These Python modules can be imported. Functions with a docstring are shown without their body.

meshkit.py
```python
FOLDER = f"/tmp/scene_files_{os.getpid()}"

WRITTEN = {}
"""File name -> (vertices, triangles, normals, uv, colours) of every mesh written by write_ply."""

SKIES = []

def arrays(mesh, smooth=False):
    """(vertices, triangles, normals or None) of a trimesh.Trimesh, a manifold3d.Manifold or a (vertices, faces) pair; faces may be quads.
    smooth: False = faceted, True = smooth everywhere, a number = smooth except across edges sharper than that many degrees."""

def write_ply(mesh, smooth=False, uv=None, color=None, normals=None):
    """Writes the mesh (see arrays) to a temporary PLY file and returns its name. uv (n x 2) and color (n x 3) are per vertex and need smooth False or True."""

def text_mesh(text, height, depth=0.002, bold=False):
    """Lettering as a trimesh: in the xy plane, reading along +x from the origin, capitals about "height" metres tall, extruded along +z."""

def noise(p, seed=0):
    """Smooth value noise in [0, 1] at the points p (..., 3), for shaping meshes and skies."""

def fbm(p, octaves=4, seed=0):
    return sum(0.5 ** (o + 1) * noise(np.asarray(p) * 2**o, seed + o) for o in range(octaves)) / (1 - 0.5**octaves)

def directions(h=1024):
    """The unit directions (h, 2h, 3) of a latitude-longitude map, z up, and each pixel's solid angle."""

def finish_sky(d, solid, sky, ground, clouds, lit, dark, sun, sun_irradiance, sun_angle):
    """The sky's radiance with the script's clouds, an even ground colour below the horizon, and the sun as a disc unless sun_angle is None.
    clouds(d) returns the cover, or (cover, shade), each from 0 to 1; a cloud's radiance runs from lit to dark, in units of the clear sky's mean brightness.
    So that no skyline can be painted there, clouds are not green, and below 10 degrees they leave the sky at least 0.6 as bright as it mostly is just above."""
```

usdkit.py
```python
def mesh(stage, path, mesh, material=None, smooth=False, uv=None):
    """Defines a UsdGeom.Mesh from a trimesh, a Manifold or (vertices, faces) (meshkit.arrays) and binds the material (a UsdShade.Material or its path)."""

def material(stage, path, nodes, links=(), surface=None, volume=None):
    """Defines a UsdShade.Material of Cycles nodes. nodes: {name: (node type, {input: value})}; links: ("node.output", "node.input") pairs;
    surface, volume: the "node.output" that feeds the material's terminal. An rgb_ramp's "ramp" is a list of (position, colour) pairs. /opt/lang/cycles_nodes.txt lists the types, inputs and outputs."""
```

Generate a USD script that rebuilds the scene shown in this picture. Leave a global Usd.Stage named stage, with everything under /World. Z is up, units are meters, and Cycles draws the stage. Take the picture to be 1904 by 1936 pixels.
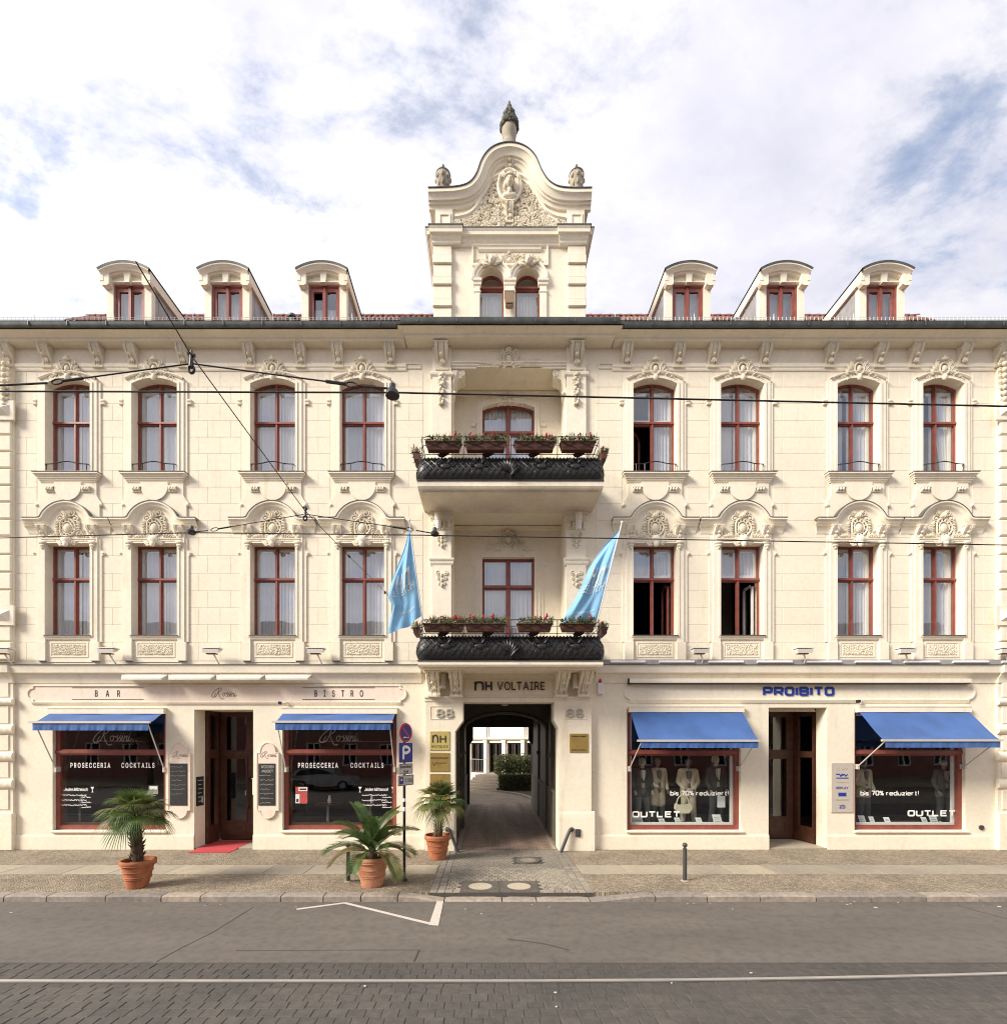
import math, random
import numpy as np, trimesh, shapely, manifold3d
from shapely.geometry import Polygon, LineString, Point, box as sbox
from shapely.ops import unary_union
from shapely import affinity
import usdkit, meshkit
from pxr import Usd, UsdGeom, UsdLux, UsdShade, Gf, Sdf

random.seed(7)
RNG = np.random.default_rng(7)
pi = math.pi
stage = Usd.Stage.CreateInMemory()
UsdGeom.SetStageUpAxis(stage, UsdGeom.Tokens.z)
UsdGeom.Xform.Define(stage, '/World')
UsdGeom.Scope.Define(stage, '/World/Looks')

# ---------------------------------------------------------------- camera, sky, sun, exposure
F, D, CH, U0, V0 = 915.0, 13.36, 2.96, 923.0, 1404.0        # focal length, distance to the facade, eye height, principal point (survey units of a 1904 wide print)
cam = UsdGeom.Camera.Define(stage, '/World/camera')
cam.AddTranslateOp().Set((0, -D, CH))
cam.AddRotateXOp().Set(90)
cam.CreateHorizontalApertureAttr(36.0)
cam.CreateFocalLengthAttr(36.0 * F / 1904)
cam.CreateHorizontalApertureOffsetAttr(36.0 * (952 - U0) / 1904)
cam.CreateVerticalApertureOffsetAttr(36.0 * (V0 - 968) / 1904)
cam.CreateFStopAttr(0.0)
cam.CreateClippingRangeAttr((0.05, 5000))
EXPOSURE = 1.0
cam.CreateExposureAttr(EXPOSURE)
SUN = np.array([-1.9, -1.0, 1.5]); SUN /= np.linalg.norm(SUN)
SUN_EL = math.asin(SUN[2]); SUN_ROT = math.atan2(SUN[0], SUN[1])
sun = UsdLux.DistantLight.Define(stage, '/World/sun')
sun.CreateIntensityAttr(0.78); sun.CreateAngleAttr(20.0); sun.CreateColorAttr((1.0, 0.93, 0.82))
sun.CreateNormalizeAttr(True)
_x = np.cross([0, 0, 1], SUN); _x /= np.linalg.norm(_x); _y = np.cross(SUN, _x)
sun.AddTransformOp().Set(Gf.Matrix4d(*_x, 0, *_y, 0, *SUN, 0, 0, 0, 0, 1))
SKY_STRENGTH = 0.12
CLOUD = 5.15
sky = UsdLux.DomeLight.Define(stage, '/World/sky')
N = {
 "tc": ("texture_coordinate", {}),
 "sep": ("separate_xyz", {}),
 "zz": ("math", {"math_type": "maximum", "value2": 0.0}),
 "za": ("math", {"math_type": "add", "value2": 0.22}),
 "dx": ("math", {"math_type": "divide"}), "dy": ("math", {"math_type": "divide"}),
 "cv": ("combine_xyz", {"z": 0.3}),
 "map": ("mapping", {"rotation": (0, 0, -0.75), "scale": (0.8, 1.35, 1.0), "location": (3.37, 1.3, 0.0)}),
 "n1": ("noise_texture", {"scale": 4.4, "detail": 10.0, "roughness": 0.63, "distortion": 0.12}),
 "n2": ("noise_texture", {"scale": 3.1, "detail": 9.0, "roughness": 0.64, "distortion": 0.1}),
 "bias": ("math", {"math_type": "multiply_add", "value2": -0.035, "value3": 0.0}),
 "sum": ("math", {"math_type": "add"}),
 "cov": ("rgb_ramp", {"ramp": [(0.30, (.25, .25, .25)), (0.36, (.45, .45, .45)), (0.415, (.78, .78, .78)), (0.47, (.96, .96, .96)), (0.53, (1, 1, 1))]}),
 "shade": ("rgb_ramp", {"ramp": [(0.32, (0.72, 0.72, 0.83)), (0.45, (0.81, 0.80, 0.89)), (0.56, (0.90, 0.885, 0.945)), (0.70, (1.04, 1.01, 1.02))]}),
 "th": ("math", {"math_type": "tanh"}), "lb": ("math", {"math_type": "multiply_add", "value2": -0.24, "value3": 1.0}), "cs": ("vector_math", {"math_type": "scale"}),
 "cl": ("vector_math", {"math_type": "scale", "scale": CLOUD}),
 "st": ("sky_texture", {"sky_type": "single_scattering", "sun_disc": False, "sun_elevation": SUN_EL, "sun_rotation": SUN_ROT}),
 "mx": ("mix_color", {"blend_type": "mix", "use_clamp": False}),
 "bg": ("background_shader", {"strength": SKY_STRENGTH}),
}
L = [("tc.generated", "sep.vector"), ("sep.z", "zz.value1"), ("zz.value", "za.value1"), ("sep.x", "dx.value1"), ("za.value", "dx.value2"),
     ("sep.y", "dy.value1"), ("za.value", "dy.value2"), ("dx.value", "cv.x"), ("dy.value", "cv.y"), ("cv.vector", "map.vector"),
     ("map.vector", "n1.vector"), ("map.vector", "n2.vector"), ("dx.value", "bias.value1"), ("n1.fac", "sum.value1"), ("bias.value", "sum.value2"),
     ("sum.value", "cov.fac"), ("n2.fac", "shade.fac"), ("dx.value", "th.value1"), ("th.value", "lb.value1"), ("shade.color", "cs.vector1"), ("lb.value", "cs.scale"), ("cs.vector", "cl.vector1"), ("st.color", "mx.a"), ("cl.vector", "mx.b"), ("cov.color", "mx.fac"),
     ("mx.result", "bg.color")]
skymat = usdkit.material(stage, '/World/Looks/sky', N, L, surface="bg.background")
UsdShade.MaterialBindingAPI.Apply(sky.GetPrim()).Bind(skymat)
sky.GetPrim().SetCustomDataByKey('kind', 'structure')
sky.GetPrim().SetCustomDataByKey('label', 'bright sky of white cloud with pale blue gaps')

# ---------------------------------------------------------------- survey helpers
def X(u, y=0.0): return (u - U0) * (D + y) / F
def Z(v, y=0.0): return CH + (V0 - v) * (D + y) / F
def ground(u, v, zg=0.0):
    d = F * (CH - zg) / (v - V0)
    return (u - U0) * d / F, d - D

# ---------------------------------------------------------------- prim helpers
_count = {}
def numbered(parent, name):
    k = (parent, name); n = _count.get(k, -1) + 1; _count[k] = n
    return f'{parent}/{name}' if n == 0 else f'{parent}/{name}_{n:03d}'
def setdata(prim, **kw):
    for k, v in kw.items():
        if v: prim.SetCustomDataByKey(k, v)
def thing(name, label, cat, loc=None, rotz=0, group=None, kind=None):
    x = UsdGeom.Xform.Define(stage, numbered('/World', name))
    if loc is not None:
        x.AddTranslateOp().Set(tuple(float(a) for a in loc))
        if rotz: x.AddRotateZOp().Set(float(rotz))
    setdata(x.GetPrim(), label=label, category=cat, group=group, kind=kind)
    return str(x.GetPath())
def dup(src, label, loc, rotz=0, group=None, scale=None):
    p = stage.GetPrimAtPath(src); was = p.GetCustomData()
    name = src.rsplit('/', 1)[1]
    if name[-4] == '_' and name[-3:].isdigit(): name = name[:-4]
    x = UsdGeom.Xform.Define(stage, numbered('/World', name))
    x.GetPrim().GetReferences().AddInternalReference(p.GetPath())
    x.GetPrim().SetInstanceable(True)
    x.ClearXformOpOrder()
    x.AddTranslateOp(opSuffix='own').Set(tuple(float(a) for a in loc))
    x.AddRotateZOp(opSuffix='own').Set(float(rotz))
    if scale: x.AddScaleOp(opSuffix='own').Set(tuple(scale))
    setdata(x.GetPrim(), label=label, category=was['category'], group=group or was.get('group'))
    return str(x.GetPath())

class MB:
    """collects shapes that make one mesh"""
    def __init__(s): s.v, s.f, s.n = [], [], 0
    def raw(s, v, f):
        v = np.asarray(v, float)
        if len({len(q) for q in f}) > 1: f = [t for q in f for t in ([q] if len(q) == 3 else [(q[0], q[1], q[2]), (q[0], q[2], q[3])])]
        f = np.asarray(f, int)
        if len(f) and f.shape[1] == 4: f = np.vstack([f[:, [0, 1, 2]], f[:, [0, 2, 3]]])
        s.v.append(v); s.f.append(f + s.n); s.n += len(v); return s
    def tm(s, m, T=None):
        v = np.array(m.vertices)
        if T is not None: v = v @ np.asarray(T)[:3, :3].T + np.asarray(T)[:3, 3]
        return s.raw(v, m.faces)
    def box(s, x0, x1, y0, y1, z0, z1):
        v = [(x, y, z) for x in (x0, x1) for y in (y0, y1) for z in (z0, z1)]
        return s.raw(v, [(0, 1, 3, 2), (4, 6, 7, 5), (0, 4, 5, 1), (2, 3, 7, 6), (0, 2, 6, 4), (1, 5, 7, 3)])
    def cbox(s, x0, x1, y0, y1, z0, z1, c=0.01):
        """box standing on the wall (front at y0) with a chamfered front"""
        r0 = [(x0, y1, z0), (x1, y1, z0), (x1, y1, z1), (x0, y1, z1)]
        r1 = [(x0, y0 + c, z0), (x1, y0 + c, z0), (x1, y0 + c, z1), (x0, y0 + c, z1)]
        r2 = [(x0 + c, y0, z0 + c), (x1 - c, y0, z0 + c), (x1 - c, y0, z1 - c), (x0 + c, y0, z1 - c)]
        f = []
        for a in (0, 4):
            for k in range(4):
                j = (k + 1) % 4; f.append((a + k, a + 4 + k, a + 4 + j, a + j))
        f.append((8, 11, 10, 9)); f.append((0, 1, 2, 3))
        f = [q[::-1] for q in f]
        return s.raw(r0 + r1 + r2, f)
    def prism(s, poly, y0, y1):
        for g in geoms(poly):
            if g.area < 1e-7: continue
            m = trimesh.creation.extrude_polygon(g, abs(y1 - y0), engine='earcut')
            v = np.array(m.vertices); v = np.stack([v[:, 0], max(y0, y1) - v[:, 2], v[:, 1]], 1)
            s.raw(v, m.faces)
        return s
    def flat(s, poly, z0, z1):
        """shapely polygon in (x, y), extruded upward"""
        for g in geoms(poly):
            m = trimesh.creation.extrude_polygon(g, z1 - z0, engine='earcut')
            s.raw(np.array(m.vertices) + [0, 0, z0], m.faces)
        return s
    def prism_x(s, poly, x0, x1):
        """shapely polygon in (y, z), extruded along x"""
        for g in geoms(poly):
            m = trimesh.creation.extrude_polygon(g, x1 - x0, engine='earcut'); v = np.array(m.vertices)
            s.raw(np.stack([v[:, 2] + x0, v[:, 0], v[:, 1]], 1), m.faces)
        return s
    def sheet(s, poly, y):
        """single sheet facing the street"""
        for g in geoms(poly):
            v, f = trimesh.creation.triangulate_polygon(g, engine='earcut')
            f = np.array(f); a = v[f]; area = np.cross(a[:, 1] - a[:, 0], a[:, 2] - a[:, 0])
            f[area < 0] = f[area < 0][:, ::-1]
            s.raw(np.stack([v[:, 0], np.full(len(v), y), v[:, 1]], 1), f)
        return s
    def loft(s, x0, x1, prof, y0=0.0, yb=None, side=1.0):
        """moulding with returns: prof = [(z, projection), ...] from bottom to top"""
        yb = y0 + 0.02 if yb is None else yb
        v, f = [], []
        for z, p in prof:
            q = p * side
            v += [(x0 - q, yb, z), (x0 - q, y0 - p, z), (x1 + q, y0 - p, z), (x1 + q, yb, z)]
        for i in range(len(prof) - 1):
            for k in range(4):
                j = (k + 1) % 4; f.append((4 * i + k, 4 * i + j, 4 * i + 4 + j, 4 * i + 4 + k))
        n = 4 * (len(prof) - 1)
        f.append((3, 2, 1, 0)); f.append((n, n + 1, n + 2, n + 3))
        return s.raw(v, f)
    def sweep(s, path, prof, y0=0.0):
        """closed profile [(d, p)] (d outward along the path's left normal, p projection to the street) along a path in (x, z)"""
        P = np.asarray(path, float); n = len(P)
        T = np.diff(P, axis=0); T /= np.linalg.norm(T, axis=1)[:, None]
        Nn = np.stack([-T[:, 1], T[:, 0]], 1)
        A = np.vstack([Nn[:1], Nn]); B = np.vstack([Nn, Nn[-1:]])
        M = A + B; M /= np.linalg.norm(M, axis=1)[:, None]
        M /= np.maximum((M * B).sum(1), 0.35)[:, None]
        v, f, k = [], [], len(prof)
        for i in range(n):
            for d, p in prof:
                q = P[i] + M[i] * d; v.append((q[0], y0 - p, q[1]))
        for i in range(n - 1):
            for a in range(k):
                b = (a + 1) % k; f.append((i * k + a, i * k + b, (i + 1) * k + b, (i + 1) * k + a))
        s.raw(v, f)
        pv, pf = trimesh.creation.triangulate_polygon(Polygon(prof), engine='earcut')
        if len(pv) == k:
            # map back by nearest
            idx = [int(np.argmin(((np.asarray(prof) - q) ** 2).sum(1))) for q in pv]
            s.raw(np.asarray(v[:k])[idx], pf); s.raw(np.asarray(v[-k:])[idx], np.asarray(pf)[:, ::-1])
        return s
    def tube(s, pts, r, n=6, cap=True):
        P = np.asarray(pts, float); m = len(P); R = np.full(m, r) if np.ndim(r) == 0 else np.asarray(r, float)
        T = np.gradient(P, axis=0); T /= np.maximum(np.linalg.norm(T, axis=1), 1e-9)[:, None]
        up = np.array([0, 0, 1.0]) if abs(T[0][2]) < 0.9 else np.array([1.0, 0, 0])
        a = np.cross(up, T[0]); a /= np.linalg.norm(a); v = []
        for i in range(m):
            a = a - T[i] * (a @ T[i]); a /= max(np.linalg.norm(a), 1e-9); b = np.cross(T[i], a)
            for k in range(n):
                t = 2 * pi * k / n; v.append(P[i] + R[i] * (math.cos(t) * a + math.sin(t) * b))
        f = [(i * n + k, i * n + (k + 1) % n, (i + 1) * n + (k + 1) % n, (i + 1) * n + k) for i in range(m - 1) for k in range(n)]
        s.raw(v, f)
        if cap:
            for i, sg in ((0, 1), (m - 1, -1)):
                ring = v[i * n:(i + 1) * n]; tri = [(0, k + 1, k) if sg > 0 else (0, k, k + 1) for k in range(1, n - 1)]
                s.raw(ring, tri)
        return s
    def lathe(s, c, prof, n=20, sx=1.0, sy=1.0, tilt=None):
        v, f = [], []
        for r, z in prof:
            for k in range(n):
                t = 2 * pi * k / n; v.append((r * math.cos(t) * sx, r * math.sin(t) * sy, z))
        for i in range(len(prof) - 1):
            for k in range(n):
                j = (k + 1) % n; f.append((i * n + k, i * n + j, (i + 1) * n + j, (i + 1) * n + k))
        v = np.asarray(v) + np.asarray(c, float)
        s.raw(v, f)
        for i, rev in ((0, True), (len(prof) - 1, False)):
            if prof[i][0] > 1e-4:
                ring = v[i * n:(i + 1) * n]; s.raw(ring, [(0, k + 1, k) if rev else (0, k, k + 1) for k in range(1, n - 1)])
        return s
    def ell(s, c, r, sub=1, ry=0.0):
        m = ICO[sub]; v = m.vertices * np.asarray(r, float)
        if ry:
            ca, sa = math.cos(ry), math.sin(ry); v = np.stack([v[:, 0] * ca - v[:, 2] * sa, v[:, 1], v[:, 0] * sa + v[:, 2] * ca], 1)
        return s.raw(v + np.asarray(c, float), m.faces)
    def grid(s, P):
        """P: (a, b, 3) grid of points"""
        P = np.asarray(P, float); a, b = P.shape[:2]
        f = [(i * b + j, (i + 1) * b + j, (i + 1) * b + j + 1, i * b + j + 1) for i in range(a - 1) for j in range(b - 1)]
        return s.raw(P.reshape(-1, 3), f)
    # --- ornament, in the plane of the facade
    def scroll(s, cx, cz, r, a0, turns, y, th=0.02, w=None, n=5):
        k = max(10, int(abs(turns) * 14)); pts, rad = [], []
        for i in range(k):
            t = i / (k - 1); a = a0 + 2 * pi * turns * t; q = r * (1 - 0.86 * t)
            pts.append((cx + q * math.cos(a), y - th * 0.4 * t, cz + q * math.sin(a))); rad.append(th * (1.0 - 0.35 * t))
        s.tube(pts, rad, n); s.ell((cx, y - th * 0.3, cz), (th * 1.25, th * 1.2, th * 1.25), 1); return s
    def leaf(s, cx, cz, ln, ang, w, y, th=0.02):
        """one pointed relief leaf starting at (cx, cz)"""
        v, f = [], []; ca, sa = math.cos(ang), math.sin(ang)
        for i in range(6):
            t = i / 5; hw = w * math.sin(pi * (0.12 + 0.88 * t)) ** 0.8 if t < 1 else 0
            bend = 0.12 * ln * math.sin(pi * t)
            for q, d in ((-1, 0.0), (-.5, .8), (0, .55), (.5, .8), (1, 0.0)):
                lx, lz = ln * t, q * hw + bend; v.append((cx + lx * ca - lz * sa, y - th * d * math.sin(pi * (0.15 + 0.8 * t)), cz + lx * sa + lz * ca))
        for i in range(5):
            for k in range(4): f.append((i * 5 + k, (i + 1) * 5 + k, (i + 1) * 5 + k + 1, i * 5 + k + 1))
        return s.raw(v, f)
    def move(s, dx=0, dy=0, dz=0):
        s.v = [a + np.array([dx, dy, dz]) for a in s.v]; return s
    def apply(s, fn):
        s.v = [fn(a) for a in s.v]; return s
    def mesh(s): return np.vstack(s.v), np.vstack(s.f)
ICO = {k: trimesh.creation.icosphere(k) for k in (0, 1, 2)}
def geoms(p):
    if p.is_empty: return []
    return [g for g in getattr(p, 'geoms', [p]) if g.geom_type == 'Polygon']
def part(parent, name, mb, mat, smooth=False, label=None, kind=None, **kw):
    path = numbered(parent, name)
    usdkit.mesh(stage, path, mb.mesh() if isinstance(mb, MB) else mb, M[mat], smooth=smooth)
    setdata(stage.GetPrimAtPath(path), label=label, kind=kind, **kw)
    return path
def solo(name, label, cat, mb, mat, smooth=False, group=None, kind=None):
    return part('/World', name, mb, mat, smooth, label, kind, category=cat, group=group)

# ---------------------------------------------------------------- lettering
def text(mb, s, cx, cz, h, y, sx=1.0, track=0.0, bold=False, shear=0.0, depth=0.004, mirror=False, align='c', fn=None):
    """one line of capitals of height h, centred at (cx, cz) on the plane y"""
    parts, x = [], 0.0
    for ch in s:
        if ch == ' ': x += h * (0.34 * sx) + track; continue
        m = meshkit.text_mesh(ch, h, depth, bold); b = m.bounds
        v = np.array(m.vertices); v[:, 0] = (v[:, 0] - b[0][0]) * sx + x
        x += (b[1][0] - b[0][0]) * sx + h * 0.13 * sx + track
        parts.append((v, m.faces))
    w = x - track - h * 0.13 * sx
    for v, f in parts:
        px, pz = v[:, 0] - (w / 2 if align == 'c' else 0), v[:, 1] - h / 2
        px = px + shear * pz
        if mirror: px = -px; f = f[:, ::-1]
        q = np.stack([cx + px, y - v[:, 2], cz + pz], 1)
        mb.raw(fn(q) if fn else q, f)
    return w
WIDE = {
 'P': [[(0, 0), (0, 1), (.85, 1), (1, .9), (1, .5), (.85, .4), (0, .4)]], 'R': [[(0, 0), (0, 1), (.85, 1), (1, .9), (1, .55), (.85, .42), (0, .42)], [(.55, .42), (1, 0)]],
 'O': [[(.15, 0), (.85, 0), (1, .15), (1, .85), (.85, 1), (.15, 1), (0, .85), (0, .15), (.15, 0)]], 'I': [[(0, 0), (0, 1)]],
 'B': [[(0, 0), (0, 1), (.82, 1), (.95, .9), (.95, .62), (.85, .53), (0, .53)], [(.85, .53), (1, .42), (1, .1), (.85, 0), (0, 0)]],
 'T': [[(0, 1), (1, 1)], [(.5, 1), (.5, 0)]], 'U': [[(0, 1), (0, .15), (.15, 0), (.85, 0), (1, .15), (1, 1)]], 'L': [[(0, 1), (0, 0), (.9, 0)]],
 'E': [[(.95, 1), (0, 1), (0, 0), (.95, 0)], [(0, .52), (.85, .52)]],
 'b': [[(0, 1.05), (0, 0), (.85, 0), (1, .12), (1, .5), (.85, .62), (0, .62)]], 'i': [[(0, 0), (0, .62)], [(0, .86), (0, .98)]],
 's': [[(1, .62), (.12, .62), (0, .52), (.12, .32), (.88, .32), (1, .2), (.88, 0), (0, 0)]], '7': [[(0, 1), (1, 1), (.45, 0)]], '0': [[(.15, 0), (.85, 0), (1, .15), (1, .85), (.85, 1), (.15, 1), (0, .85), (0, .15), (.15, 0)]],
 '%': [[(0, .65), (0, .95), (.3, .95), (.3, .65), (0, .65)], [(.95, 1), (.2, 0)], [(.75, .05), (.75, .38), (1.1, .38), (1.1, .05), (.75, .05)]],
 'r': [[(0, 0), (0, .62), (.7, .62)]], 'e': [[(0, .32), (1, .32), (1, .52), (.88, .62), (.12, .62), (0, .5), (0, .12), (.12, 0), (.95, 0)]],
 'd': [[(1, 1.05), (1, 0), (.15, 0), (0, .12), (0, .5), (.15, .62), (1, .62)]], 'u': [[(0, .62), (0, .12), (.12, 0), (1, 0)], [(1, .62), (1, 0)]],
 'z': [[(0, .62), (.95, .62), (.05, 0), (1, 0)]], 't': [[(.3, .95), (.3, .12), (.42, 0), (.85, 0)], [(0, .62), (.85, .62)]], '!': [[(0, .34), (0, 1.05)], [(0, 0), (0, .1)]],
}
def wide(mb, s, cx, cz, h, y, asp=1.15, t=0.26, depth=0.02, gap=0.34):
    shp, x = [], 0.0
    for ch in s:
        if ch == ' ': x += 0.8 * asp; continue
        w = 0 if ch in 'Ii!' else asp * (0.72 if ch in 'trs' else 1.0)
        g = unary_union([LineString([(x + a * w, b * (1 - t) + t / 2) for a, b in ln]).buffer(t / 2, cap_style=2, join_style=1, resolution=3) for ln in WIDE[ch]])
        shp.append(g); x += w + t + gap * 0.5
    P = unary_union(shp); x0, _, x1, _ = P.bounds
    P = affinity.scale(affinity.translate(P, -(x0 + x1) / 2, -0.5), h, h, origin=(0, 0))
    mb.prism(affinity.translate(P, cx, cz), y - depth, y)
def smooth_line(pts, k=8):
    P = np.asarray(pts, float); Q = np.vstack([2 * P[0] - P[1], P, 2 * P[-1] - P[-2]]); out = []
    for i in range(1, len(Q) - 2):
        for t in np.linspace(0, 1, k, endpoint=False):
            a, b, c, d = Q[i - 1:i + 3]; out.append(0.5 * (2 * b + (c - a) * t + (2 * a - 5 * b + 4 * c - d) * t * t + (3 * b - a - 3 * c + d) * t ** 3))
    return np.array(out + [P[-1]])
SCRIPT = [[(-.05, .1), (-.42, -.08), (-.62, .1), (-.35, .55), (.0, .85), (.28, 1.0), (.2, .6), (.02, .2), (-.2, -.02), (-.3, .08), (-.1, .4)],
          [(.28, 1.0), (.5, 1.02), (.58, .85), (.42, .66), (.2, .62)], [(.2, .62), (.25, .3), (.42, -.1), (.62, -.28), (.82, -.2)],
          [(.95, .42), (.78, .42), (.7, .2), (.78, .05), (.92, .12), (.98, .32), (.95, .42), (1.1, .4)], [(1.1, .4), (1.2, .36), (1.30, .50), (1.22, .36), (1.28, .22), (1.26, .06), (1.14, .03)],
          [(1.26, .06), (1.42, .34), (1.52, .50), (1.44, .36), (1.50, .22), (1.48, .06), (1.36, .03)], [(1.48, .06), (1.68, .46), (1.6, .12), (1.66, .04), (1.78, .16)],
          [(1.82, .44), (1.74, .05)], [(1.78, .2), (1.94, .42), (2.02, .4), (1.95, .06), (2.02, .04), (2.12, .2)], [(2.2, .44), (2.12, .1), (2.2, .04), (2.36, .22)],
          [(1.74, .62), (1.76, .64)], [(2.26, .6), (2.28, .62)]]
def script(mb, cx, cz, h, y, w=0.05, depth=0.003):
    g = unary_union([LineString(smooth_line(l, 6) if len(l) > 2 else l).buffer(w, resolution=2) for l in SCRIPT])
    g = affinity.translate(g, -0.85, -0.35); g = affinity.scale(g, h, h, origin=(0, 0))
    mb.prism(affinity.translate(g, cx, cz).simplify(h * 0.008), y - depth, y)
def scribble(mb, x0, x1, cz, h, y, rnd, w=0.005):
    x, pts = x0, []
    while x < x1:
        pts.append((x, cz + h * rnd.uniform(-.5, .5))); x += h * rnd.uniform(.25, .55)
    if len(pts) > 2: mb.prism(LineString(smooth_line(pts, 3)).buffer(w, resolution=1), y - 0.003, y)
# ---------------------------------------------------------------- materials
M = {}
def mat(name, nodes, links=(), surface="p.BSDF", volume=None):
    M[name] = usdkit.material(stage, f'/World/Looks/{name}', nodes, links, surface=surface, volume=volume)
def plain(name, c, rough=0.6, metal=0.0, var=0.0, scale=6.0, bump=0.0, bscale=40.0, spec=0.5, extra=None, coat=0.0):
    """a principled surface with mottled tone and fine relief"""
    n = {"p": ("principled_bsdf", {"base_color": c, "roughness": rough, "metallic": metal, "specular_ior_level": spec, **(extra or {})})}; l = []
    if coat: n["p"][1]["coat_weight"] = coat
    if var:
        n["g"] = ("geometry", {}); n["n"] = ("noise_texture", {"scale": scale, "detail": 5.0, "roughness": 0.6})
        lo = tuple(max(0, x * (1 - var)) for x in c); hi = tuple(min(1, x * (1 + var)) for x in c)
        n["r"] = ("rgb_ramp", {"ramp": [(0.3, lo), (0.7, hi)]})
        l += [("g.position", "n.vector"), ("n.fac", "r.fac"), ("r.color", "p.base_color")]
    if bump:
        n.setdefault("g", ("geometry", {})); n["n2"] = ("noise_texture", {"scale": bscale, "detail": 4.0}); n["b"] = ("bump", {"strength": 0.6, "distance": bump})
        l += [("g.position", "n2.vector"), ("n2.fac", "b.height"), ("b.normal", "p.normal")]
    mat(name, n, l)
def stucco(name, c, dirt=0.18):
    lo = tuple(x * (1 - dirt) for x in c)
    mat(name, {"g": ("geometry", {}), "n": ("noise_texture", {"scale": 0.7, "detail": 8.0, "roughness": 0.65}), "n1": ("noise_texture", {"scale": 9.0, "detail": 5.0, "roughness": 0.7}),
               "mp": ("mapping", {"scale": (1.6, 1.6, 0.22)}), "ns": ("noise_texture", {"scale": 1.6, "detail": 6.0, "roughness": 0.65}),
               "r": ("rgb_ramp", {"ramp": [(0.3, lo), (0.62, c)]}), "r1": ("rgb_ramp", {"ramp": [(0.3, (0.93, 0.91, 0.87)), (0.6, (1, 1, 1))]}),
               "rs": ("rgb_ramp", {"ramp": [(0.28, (0.88, 0.86, 0.81)), (0.42, (1, 1, 1))]}),
               "m1": ("mix_color", {"blend_type": "multiply", "fac": 1.0}), "m2": ("mix_color", {"blend_type": "multiply", "fac": 1.0}),
               "n2": ("noise_texture", {"scale": 60.0, "detail": 4.0}), "b": ("bump", {"strength": 0.35, "distance": 0.006}),
               "p": ("principled_bsdf", {"roughness": 0.85, "specular_ior_level": 0.25})},
        [("g.position", "n.vector"), ("g.position", "n1.vector"), ("g.position", "mp.vector"), ("mp.vector", "ns.vector"), ("n.fac", "r.fac"), ("n1.fac", "r1.fac"), ("ns.fac", "rs.fac"),
         ("r.color", "m1.a"), ("r1.color", "m1.b"), ("m1.result", "m2.a"), ("rs.color", "m2.b"), ("m2.result", "p.base_color"), ("g.position", "n2.vector"), ("n2.fac", "b.height"), ("b.normal", "p.normal")])
STUC = (0.84, 0.762, 0.615)
stucco('stucco', STUC, 0.09)
stucco('trim', (0.85, 0.775, 0.635), 0.10)
stucco('ornament', (0.77, 0.69, 0.54), 0.22)
stucco('sign_pink', (0.82, 0.69, 0.58), 0.05)
stucco('old_slab', (0.80, 0.71, 0.58), 0.28)
stucco('urn_stone', (0.50, 0.44, 0.34), 0.55)
plain('urn_dark', (0.10, 0.095, 0.075), 0.85, var=0.5, scale=14, bump=0.02, bscale=30)
plain('white_wall', (0.82, 0.77, 0.69), 0.8, var=0.04)
plain('wood_red', (0.24, 0.068, 0.048), 0.42, var=0.22, scale=5, spec=0.5)
plain('wood_brown', (0.065, 0.024, 0.013), 0.4, var=0.3, scale=7)
plain('white_paint', (0.78, 0.76, 0.72), 0.5, var=0.05)
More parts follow.
